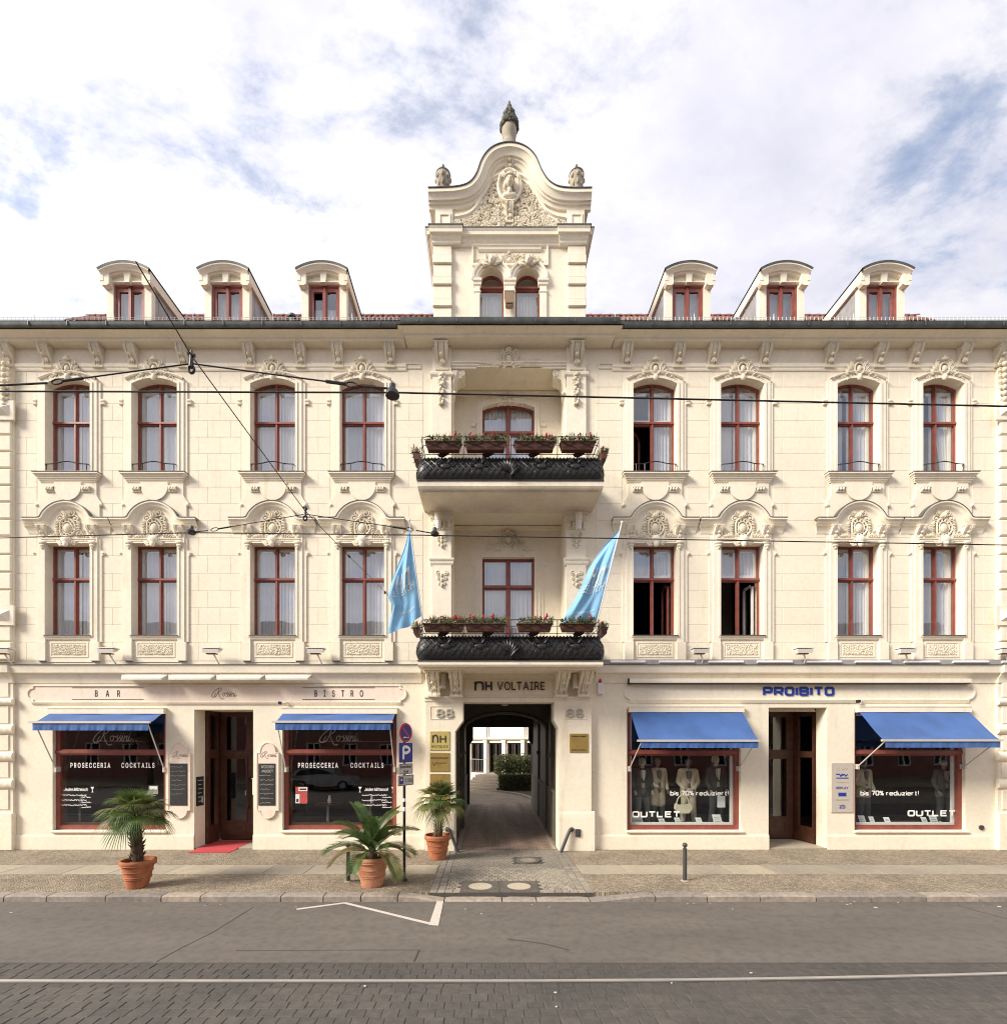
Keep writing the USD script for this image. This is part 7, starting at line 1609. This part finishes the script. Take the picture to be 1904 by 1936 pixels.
x, y = ground(828, 1624); t = thing('potted_palm', 'smaller fan palm in a terracotta pot against the archway pier', 'potted palm', (x, y - .02, 0)); pot(t, .345, .62, 'terracotta'); fan_palm(t, .52, 1.40, .05, .10, .68, 24, 12, .45)
# ---------------------------------------------------------------- flower boxes on the balconies
def flower_box(L, seed, red, grass, lab):
    rnd = random.Random(seed); t = thing('flower_box', lab, 'flower box', (0, 0, 0), group='flower boxes on the balconies')
    v = [(-L / 2 + .05, -.07, 0), (L / 2 - .05, -.07, 0), (L / 2 - .05, .09, 0), (-L / 2 + .05, .09, 0), (-L / 2, -.12, .18), (L / 2, -.12, .18), (L / 2, .11, .18), (-L / 2, .11, .18)]
    part(t, 'box', MB().raw(v, [(3, 2, 1, 0), (0, 1, 5, 4), (1, 2, 6, 5), (2, 3, 7, 6), (3, 0, 4, 7), (4, 5, 6, 7)]).box(-L / 2 - .01, L / 2 + .01, -.135, .12, .165, .185), 'box_brown')
    wm = MB()
    for k in range(2):
        a, b = -L / 2 + L / 2 * k + .03, -L / 2 + L / 2 * (k + 1) - .03
        for p, q in (((a, .03), (b, .155)), ((a, .155), (b, .03))): wm.tube([(p[0], -.10 - .02 + .025 * (p[1] < .1), p[1]), (q[0], -.12 + .025 * (q[1] < .1), q[1])], .007, 4)
    part(t, 'wire_cross', wm, 'iron')
    fo, fl, gr = MB(), MB(), MB()
    for k in range(330):
        c = np.array([rnd.uniform(-L / 2, L / 2), rnd.uniform(-.16, .13), .16 + rnd.random() ** 1.5 * .15]); a, e = rnd.uniform(0, 6.28), rnd.uniform(-.4, 1.2); d = np.array([math.cos(a) * math.cos(e), math.sin(a) * math.cos(e), math.sin(e)]); s = np.cross(d, [0, 0, 1]); ln = rnd.uniform(.05, .10)
        fo.raw([c, c + d * ln * .5 + s * ln * .3, c + d * ln, c + d * ln * .5 - s * ln * .3], [(0, 1, 2, 3)])
    for k in range(red):
        cx = rnd.choice([-.33, -.05, .22, .38]) * L + rnd.gauss(0, .05); c = np.array([cx, rnd.uniform(-.12, .08), .27 + rnd.uniform(0, .10)])
        for j in range(3): fl.ell(c + np.array([rnd.uniform(-.02, .02), rnd.uniform(-.02, .02), .03 * j]), (.022, .022, .026), 0)
    for k in range(grass):
        cx = rnd.choice([-.2, .1, .42]) * L + rnd.gauss(0, .07); a = rnd.uniform(0, 6.28); b = np.array([cx, rnd.uniform(-.08, .06), .18]); q = np.array([math.cos(a) * .08, math.sin(a) * .08, rnd.uniform(.14, .26)]); w = np.array([.006, .003, 0])
        gr.raw([b - w, b + w, b + q * .6 + w * .8 + [0, 0, .05], b + q * .6 - w * .8 + [0, 0, .05], b + q], [(0, 1, 2, 3), (3, 2, 4)])
    part(t, 'foliage', fo, 'box_foliage'); part(t, 'flower_petals', fl, 'flower_red'); part(t, 'grass_tuft', gr, 'pale_grass')
    return t
def place(p, loc, rot=0, sx=1):
    x = UsdGeom.Xformable(stage.GetPrimAtPath(p)); ops = x.GetOrderedXformOps()
    ops[0].Set(tuple(float(a) for a in loc))
labs = lambda w: [f'flower box on the {w} balcony, outermost on the bistro side', f'flower box on the {w} balcony, bistro side of the middle', f'flower box on the {w} balcony, clothes shop side of the middle', f'flower box on the {w} balcony, outermost on the clothes shop side']
yF = -1.42
up, lo = labs('upper'), labs('lower'); xsb = [(-1.10, .86), (-.065, 1.0), (1.14, 1.0), (2.20, .85)]
sx0 = [(flower_box(.86, 1, 5, 70, up[0]), 0), (flower_box(1.0, 2, 13, 130, up[1]), 1), (flower_box(1.0, 3, 10, 140, up[2]), 2), (flower_box(.85, 4, 3, 90, up[3]), 3)]
for p, k in sx0: place(p, (xsb[k][0], yF, 10.15))
for k in range(4): dup(sx0[[2, 1, 0, 3][k]][0], lo[k], (xsb[k][0], yF, 5.69), group='flower boxes on the balconies')
for w, z in (('upper', 10.20), ('lower', 5.72)):
    for s, e, rot in ((-1, 'bistro', 90), (1, 'clothes shop', -90)):
        dup(sx0[0 if s < 0 else 2][0], f'end-on flower box at the {e} end of the {w} balcony', (.56 + s * 2.40, -.80, z), rot * -1 if s > 0 else -rot + 180 * 0, group='flower boxes on the balconies', scale=(.55, .7, .95))
# ---------------------------------------------------------------- flags
def flag(top, base, fly, ytop, ybase, lab, seed):
    t = thing('flag', lab, 'flag', (0, 0, 0)); T, Bq = np.array([X(top[0], ytop), ytop, Z(top[1], ytop)]), np.array([X(base[0], ybase), ybase, Z(base[1], ybase)])
    ax = Bq - T; part(t, 'pole', MB().tube([T - ax * .04, T, Bq, Bq + ax * .10], .016, 8), 'white_paint', 40); part(t, 'pole_tip', MB().ell(T - ax * .045, (.028, .028, .035), 1), 'sign_white', True)
    T, Bq = T + ax * .01, T + ax * .985
    fs = np.array([f[0] for f in fly]); fu, fv = np.array([f[1] for f in fly]), np.array([f[2] for f in fly])
    def S(tq, s):
        h = T[None] + (Bq - T)[None] * s[:, None]; uu, vv = np.interp(s, fs, fu), np.interp(s, fs, fv); yy = h[:, 1] * .75 - .15
        e = np.stack([(uu - U0) * (D + yy) / F, yy, CH + (V0 - vv) * (D + yy) / F], 1)
        p = h + (e - h) * tq[:, None]
        wid = np.linalg.norm(e - h, axis=1)
        fold = (.055 * np.sin(tq * 8.5 + s * 3.0 + seed) + .03 * np.sin(tq * 15 - s * 5 + seed)) * np.minimum(1, tq * 3) * (.4 + wid)
        p[:, 1] += fold; p[:, 2] += .02 * np.sin(tq * 9 + s * 2) * tq - .10 * np.sin(pi * tq) * s * wid * .6; p[:, 0] += .035 * np.sin(s * 9 + seed) * tq * (s < .98)
        return p
    n, m = 46, 60; tt, ss = np.meshgrid(np.linspace(0, 1, n), np.linspace(0, 1, m), indexing='ij'); P = S(tt.ravel(), ss.ravel()).reshape(n, m, 3)
    part(t, 'cloth', MB().grid(P), 'flag_cloth', True)
    mb = MB()
    def fn(s0, t0, sc_t, sc_s):
        def g(q):
            tq = np.clip(t0 - q[:, 0] * sc_t, 0, .985); s = np.clip(s0 - q[:, 2] * sc_s, 0.01, .99); p = S(tq, s); p[:, 1] -= .030; return p
        return g
    def put(s, h, s0, t0, sct, scs, bold=False, sx=1.0, depth=.001):
        tmp = MB(); text(tmp, s, 0, 0, h, 0, sx=sx, bold=bold, depth=depth, mirror=True, align='c')
        g = fn(s0, t0, sct, scs)
        for v, f in zip(tmp.v, tmp.f): pass
        V, Fc = tmp.mesh(); m_ = trimesh.Trimesh(V, Fc, process=False).subdivide().subdivide(); mb.raw(g(np.array(m_.vertices)), np.array(m_.faces))
    put('n', .34, .46, .34, 1.15, .72, True, .9); put('H', .24, .475, .66, 1.15, .72, True, .9)
    put('HOTELES', .13, .615, .50, 1.02, .60, False); put('www.hotels.com'.replace('hotels', 'nh-hotels'), .045, .86, .46, 1.0, .55, False)
    part(t, 'lettering', mb, 'letter_white')
flag((775, 992), (798, 1167), [(0, 771, 1003), (.12, 763, 1035), (.3, 749, 1082), (.5, 739, 1118), (.62, 734, 1130), (.74, 741, 1148), (.86, 738, 1165), (1, 735, 1199)], -2.1, -1.40, 'blue flag hanging on the bistro side of the lower balcony', 1.0)
flag((1174, 996), (1129.6, 1173), [(0, 1168, 1006), (.15, 1146, 1030), (.4, 1112, 1078), (.75, 1078, 1145), (1, 1061, 1184)], -2.1, -1.40, 'blue flag blown across the clothes shop side of the lower balcony', 2.4)
# ---------------------------------------------------------------- display mannequins
from manifold3d import Manifold, OpType
def bones(segs, res=.035, iters=6):
    parts_ = []
    for a, ra, b, rb in segs:
        A = Manifold.sphere(ra, 14).translate([float(c) for c in a]); Bm = Manifold.sphere(rb, 14).translate([float(c) for c in b]); parts_.append(Manifold.batch_hull([A, Bm]))
    m = Manifold.batch_boolean(parts_, OpType.Add)
    if res: m = m.refine_to_length(res)
    q = m.to_mesh(); tm = trimesh.Trimesh(np.array(q.vert_properties[:, :3]), np.array(q.tri_verts), process=True)
    if iters: trimesh.smoothing.filter_taubin(tm, iterations=iters)
    return MB().tm(tm)
def mannequin(u, lab, y, zf, skin, jacket, legs, H=1.95, pose=0, coat=False, bag=False, hat=False):
    s = H / 1.85; t = thing('mannequin', lab, 'mannequin', (X(u, y), y, zf), [1, 12, -8, 15][pose % 4]); P = lambda x, y_, z: np.array([x * s, y_ * s, z * s])
    hipL, hipR = P(-.095, 0, .92), P(.095, 0, .92); knL, knR = P(-.12, -.03, .50), P(.13, -.02, .50); ftL, ftR = P(-.15, 0, .08), P(.17, .02, .08)
    sh = [P(-.20, 0, 1.50), P(.20, 0, 1.50)]; el = [P(-.27, .02, 1.20), P(.27, .02, 1.20)]; wr = [P(-.24, -.10, .96), P(.24, -.12, .97)]
    if pose == 1: wr[0] = P(-.10, -.20, 1.05)
    if pose == 2: wr = [P(-.13, -.14, 1.0), P(.12, -.14, 1.0)]
    body = [(P(0, 0, .95), .12 * s, P(0, 0, 1.20), .11 * s), (P(0, 0, 1.2), .11 * s, P(0, 0, 1.44), .12 * s), (sh[0], .055 * s, sh[1], .055 * s), (P(0, 0, 1.5), .055 * s, P(0, -.01, 1.64), .048 * s), (P(0, -.015, 1.72), .085 * s, P(0, -.005, 1.77), .09 * s), (P(0, -.04, 1.66), .045 * s, P(0, -.02, 1.70), .07 * s), (P(0, -.10, 1.705), .014 * s, P(0, -.085, 1.74), .012 * s),
            (hipL, .085 * s, knL, .052 * s), (knL, .052 * s, ftL, .036 * s), (hipR, .085 * s, knR, .052 * s), (knR, .052 * s, ftR, .036 * s), (ftL, .036 * s, ftL + P(-.01, -.14, -.045), .03 * s), (ftR, .036 * s, ftR + P(.02, -.14, -.045), .03 * s)]
    for k in (0, 1):
        body += [(sh[k], .05 * s, el[k], .038 * s), (el[k], .038 * s, wr[k], .026 * s)]; d = wr[k] - el[k]; d /= np.linalg.norm(d); pm = wr[k] + d * .07 * s; body.append((wr[k], .024 * s, pm, .030 * s)); sd = np.array([1.0, 0, 0])
        for q in range(4): body.append((pm + sd * (q - 1.5) * .017 * s, .010 * s, pm + sd * (q - 1.5) * .019 * s + d * (.075 - .008 * abs(q - 1.3)) * s + np.array([0, -.02, 0]), .008 * s))
        body.append((wr[k] + d * .03 * s, .013 * s, wr[k] + d * .07 * s + np.array([(-1 if k else 1) * .045 * s, -.02, 0]), .010 * s))
    part(t, 'body', bones(body, .03, 4), skin, True)
    jl = .82 if not coat else .58
    j = [(P(-.10, 0, jl), (.13 if coat else .12) * s, P(-.09, 0, 1.2), .115 * s), (P(.10, 0, jl), (.13 if coat else .12) * s, P(.09, 0, 1.2), .115 * s), (P(-.09, 0, 1.2), .115 * s, P(-.13, 0, 1.44), .105 * s), (P(.09, 0, 1.2), .115 * s, P(.13, 0, 1.44), .105 * s), (P(0, 0, 1.2), .12 * s, P(0, 0, 1.46), .10 * s), (sh[0], .078 * s, sh[1], .078 * s), (P(0, .01, 1.55), .066 * s, P(0, .02, 1.5), .08 * s)]
    for k in (0, 1): j += [(sh[k], .078 * s, el[k], .062 * s), (el[k], .062 * s, el[k] + (wr[k] - el[k]) * .92, .050 * s)]
    part(t, 'jacket', bones(j, .04, 5), jacket, True)
    part(t, 'trousers', bones([(hipL, .108 * s, knL, .080 * s), (knL, .080 * s, ftL + P(0, 0, .02), .070 * s), (hipR, .108 * s, knR, .080 * s), (knR, .080 * s, ftR + P(0, 0, .02), .070 * s), (P(0, 0, .95), .125 * s, P(0, 0, 1.0), .125 * s)], .04, 5), legs, True)
    part(t, 'shirt_front', MB().prism(Polygon([(-.05 * s, 1.52 * s), (.05 * s, 1.52 * s), (.012 * s, 1.22 * s), (-.012 * s, 1.22 * s)]), -.131 * s, -.125 * s), 'suit_grey' if jacket == 'coat_beige' else 'paper')
    if hat: part(t, 'hair', bones([(P(0, .01, 1.80), .095 * s, P(0, .03, 1.74), .095 * s)], .03, 3), 'coat_beige', True)
    return t
ZF = .56
mannequin(1214, 'mannequin in a dark suit at the arm end of the shop window', .75, ZF, 'mannequin_skin', 'suit_dark', 'suit_grey', 1.95, 0); mannequin(1243, 'mannequin in a long beige coat, second in the shop window', .85, ZF + .02, 'mannequin_dark', 'coat_beige', 'suit_dark', 1.92, 1, coat=True)
mannequin(1301, 'mannequin in a beige trouser suit in the middle of the shop window', .80, ZF, 'mannequin_dark', 'coat_beige', 'coat_beige', 1.92, 2); mannequin(1353, 'pale haired mannequin in a dark suit and tie beside the green notice', .75, ZF, 'mannequin_skin', 'suit_dark', 'suit_dark', 2.0, 3, hat=True)
mannequin(1632, 'mannequin in beige at the plate end of the far shop window', .85, ZF, 'mannequin_dark', 'coat_beige', 'suit_dark', 1.9, 1); mannequin(1784, 'mannequin with pale bag strap at the facade end of the far shop window', .9, ZF, 'mannequin_skin', 'suit_grey', 'suit_dark', 1.9, 0)
xb, yb, zb = X(1293, .45), .52, 1.12
t = thing('handbag', 'cream handbag hanging before the beige trouser suit', 'handbag', (xb, yb, zb)); bp = [(-.20, .06), (-.22, -.06), (-.15, -.17), (.15, -.17), (.22, -.06), (.20, .06), (.10, .03), (-.10, .03)]
part(t, 'bag', MB().prism(Polygon(bp).buffer(.02), -.06, .06), 'bag_cream'); part(t, 'strap', MB().tube([(.18 * math.cos(a), 0, .05 + .28 * math.sin(a)) for a in np.linspace(0, pi, 12)], .018, 6), 'bag_cream', 40)
for k in (2, 3):
    o = SHOP[k].bounds; part(B, 'display_floor', MB().box(o[0], o[2], .9 - .6, 1.5, .05, .55), 'room_wall')
# furniture seen dimly inside the bistro
for k, u in enumerate((150, 230, 620, 700)):
    t = thing('bar_table', ['round bar table behind the lettering in the bistro window by the palm', 'round bar table behind the fan palm in the bistro window', 'round bar table behind the red poster in the bistro', 'round bar table behind the cocktail lettering in the bistro'][k], 'table', (X(u, 1.2), 1.2, 0), group='bar tables inside the bistro')
    part(t, 'table_top', MB().lathe((0, 0, 0), [(.38, 1.08), (.39, 1.10), (.39, 1.12), (.0, 1.125)], 20), 'wood_brown', 40); part(t, 'leg', MB().lathe((0, 0, 0), [(.25, .03), (.24, .05), (.04, .08), (.035, 1.08)], 14), 'steel_plate', 40)
    part(t, 'vase', MB().lathe((.05, 0, 1.125), [(.04, 0), (.06, .08), (.03, .2), (.04, .24)], 10), 'sign_white', 40)
# ---------------------------------------------------------------- courtyard seen through the archway
struct('courtyard_ground', MB().box(-14, 18, 8.70, 60, -.3, .18), 'mosaic', 'sunlit paved courtyard behind the archway')
cA, cB = np.array([-7.5, 27.5]), np.array([7.0, 17.0])
ex = (cB - cA) / np.linalg.norm(cB - cA); Lw = np.linalg.norm(cB - cA); rotw = math.degrees(math.atan2(ex[1], ex[0]))
wg = thing('courtyard_wing', 'bright cream courtyard building with tall dark windows behind the archway', 'building', (cA[0], cA[1], .18), rotw)
wins = [(1.2 + i * 1.62, 2.35 + i * 1.62) for i in range(10)]
wp = rect(0, Lw, 0, 9.5).difference(unary_union([rect(a, b, .55, 2.75) for a, b in wins if b < Lw]))
part(wg, 'wall', MB().prism(wp, 0, .35), 'white_wall')
for a, b in wins:
    if b > Lw: continue
    g = rect(a + .09, (a + b) / 2 - .05, .65, 2.65).union(rect((a + b) / 2 + .05, b - .09, .65, 2.65)); w = part(wg, 'window', MB().prism(rect(a, b, .55, 2.75).difference(g), .14, .2), 'wood_brown'); part(w, 'pane', MB().prism(rect(a, b, .55, 2.75), .28, .3), 'car_glass')
    part(wg, 'pilaster', MB().box(b + .10, b + .38, -.10, 0, 0, 2.95).box(b + .06, b + .42, -.13, 0, 2.78, 2.95), 'trim')
part(wg, 'ledge', MB().loft(0, Lw, [(2.955, .10), (3.0, .18), (3.12, .20), (3.14, .05)], side=0), 'trim')
for a in (2.9, 6.15, 9.4, 12.6): part(wg, 'downpipe', MB().tube([(a - .13, -.15, 0), (a - .13, -.15, 9.0)], .05, 8), 'zinc_light', 40)
def scatter_leaves(fn, n, size, seed, m=None):
    r = np.random.default_rng(seed); P = fn(r, n); v, f = [], []
    for p in P:
        d = r.normal(size=3); d /= np.linalg.norm(d); s = np.cross(d, r.normal(size=3)); s /= np.linalg.norm(s); q = size * r.uniform(.6, 1.3); k = len(v)
        v += [p, p + d * q * .5 + s * q * .32, p + d * q, p + d * q * .5 - s * q * .32]; f.append((k, k + 1, k + 2, k + 3))
    return MB().raw(v, f)
hx0, hx1, hy = .55, 5.2, 14.6
t = thing('hedge', 'clipped dark green hedge beside the courtyard steps', 'hedge', (0, 0, 0))
part(t, 'foliage', scatter_leaves(lambda r, n: np.stack([r.uniform(hx0, hx1, n), hy - .55 * (r.uniform(0, 1, n) ** .3) + (r.uniform(hx0, hx1, n) * 0), .2 + 1.0 * r.uniform(0, 1, n) ** .8], 1) + np.where(r.random((n, 1)) < .35, [[0, .5, 0]], [[0, 0, 0]]), 5200, .085, 5), 'hedge_green'); part(t, 'branch_mass', MB().box(hx0 + .08, hx1, hy - .42, hy + .5, .18, 1.10), 'soil')
t = thing('shrub', 'loose olive-green shrub growing behind the clipped hedge', 'shrub', (0, 0, 0))
part(t, 'foliage', scatter_leaves(lambda r, n: np.stack([r.uniform(.4, 5.2, n), 15.9 + r.normal(0, .35, n), 1.05 + 1.2 * r.beta(1.5, 1.7, n)], 1), 9000, .13, 6), 'shrub_green')
t = thing('courtyard_steps', 'stone steps up to the courtyard building', 'steps', (-.55, 15.2, .18), rotw)
for j in range(5): part(t, 'step', MB().cbox(-1.2, 1.3, .30 * j, 3.0, .155 * j, .155 * (j + 1) - .004, .01), 'stone_step')
t = thing('stair_railing', 'thin metal railing on the courtyard terrace', 'railing', (-1.0, 17.2, .95), rotw)
part(t, 'rail', MB().tube([(-1.5, 0, .95), (1.2, 0, .95)], .022, 6).tube([(-1.5, 0, .12), (1.2, 0, .12)], .018, 6), 'zinc_light')
for k in range(14): part(t, 'baluster', MB().tube([(-1.5 + k * .2, 0, 0), (-1.5 + k * .2, 0, .95)], .012, 5), 'zinc_light')
kb = MB(); cv = smooth_line([(.15, 14.2), (.9, 13.3), (1.6, 12.2), (2.0, 11.0), (2.2, 9.6)], 6); kb.flat(LineString(cv).buffer(.07), .18, .27); struct('courtyard_kerb', kb, 'stone_step')
struct('planting_bed', MB().flat(Polygon(list(map(tuple, cv)) + [(9, 9.6), (9, 16), (.3, 16)]), .181, .215), 'soil')
# ---------------------------------------------------------------- the other side of the street, seen in the window panes
t = thing('brick_house', 'red brick street front with white windows mirrored in the shop panes', 'building', (0, -27, 0), 180)
hw_ = [(-38 + 3.1 * i, z) for i in range(25) for z in (1.0, 4.6, 7.7)]
part(t, 'wall', MB().prism(rect(-42, 42, 0, 10.4).difference(unary_union([rect(a - .6, a + .6, z, z + 1.9) for a, z in hw_])), 0, .4), 'brick_far'); part(t, 'roof', MB().raw([(-42, -.5, 10.4), (42, -.5, 10.4), (42, 4.5, 14.2), (-42, 4.5, 14.2)], [(0, 1, 2, 3)]), 'tile_dark')
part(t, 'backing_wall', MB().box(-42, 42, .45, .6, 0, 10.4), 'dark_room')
wf = MB(); r0 = rect(-.6, .6, 0, 1.9); cs = [rect(-.5, -.05, .1, 1.2), rect(.05, .5, .1, 1.2), rect(-.5, -.05, 1.3, 1.8), rect(.05, .5, 1.3, 1.8)]
for a, z in hw_: part(t, 'window_frame', MB().prism(affinity.translate(r0.difference(unary_union(cs)), a, z), .05, .12), 'white_paint')
t = thing('parked_car', 'silver hatchback mirrored in the bistro window', 'car', (-10.6, -18.0, ZR), 0)
sil = smooth_line([(-2.05, .35), (-2.08, .75), (-1.95, 1.05), (-1.5, 1.40), (-.6, 1.47), (.2, 1.42), (.95, .98), (1.75, .86), (2.08, .62), (2.1, .35)], 5)
bp = Polygon(list(map(tuple, sil))).difference(unary_union([Point(-1.3, .3).buffer(.36), Point(1.32, .3).buffer(.36)])); gl = Polygon([(-1.75, 1.0), (-1.42, 1.33), (-.6, 1.39), (.15, 1.35), (.75, .99)])
part(t, 'body', MB().prism(bp.difference(gl), -.83, .83).box(-1.7, .75, -.70, .70, .9, 1.38), 'car_silver', 30)
for s in (-1, 1): part(t, 'side_window', MB().prism(gl.difference(rect(-.42, -.35, .9, 1.5)), s * .80 - .01, s * .80 + .01), 'car_glass')
for a in (-1.3, 1.32):
    for s in (-1, 1): w = part(t, 'wheel', MB().tube([(a, s * .62, .31), (a, s * .84, .31)], .31, 20), 'tyre', 40); part(w, 'rim', MB().tube([(a, s * .83, .31), (a, s * .85, .31)], .2, 16), 'car_silver', 40)
def tree(x, y, h, lab, seed):
    r = random.Random(seed); t = thing('street_tree', lab, 'tree', (x, y, 0)); mb = MB().tube([(0, 0, 0), (.05, 0, h * .25), (0, .05, h * .5), (.1, 0, h * .8)], [.2, .16, .12, .04], 8); cl = []
    for k in range(16):
        a = r.uniform(0, 6.28); z = r.uniform(.35, .75) * h; e = np.array([math.cos(a) * r.uniform(1, 2.3), math.sin(a) * r.uniform(1, 2.3), z + r.uniform(.3, 1.8)]); mb.tube([(0, 0, z), e * .5 + np.array([0, 0, z * .5]), e], [.06, .04, .015], 5); cl.append(e)
    part(t, 'trunk', mb, 'trunk_fibre', 40); cl = np.array(cl)
    part(t, 'crown', scatter_leaves(lambda g, n: cl[g.integers(0, len(cl), n)] + g.normal(0, .55, (n, 3)), 3800, .22, seed), 'tree_green')
tree(23.0, -20.6, 8.0, 'street tree mirrored in the far shop window', 3); tree(-24.0, -20.8, 8.5, 'street tree mirrored in the bistro window by the corner', 4)
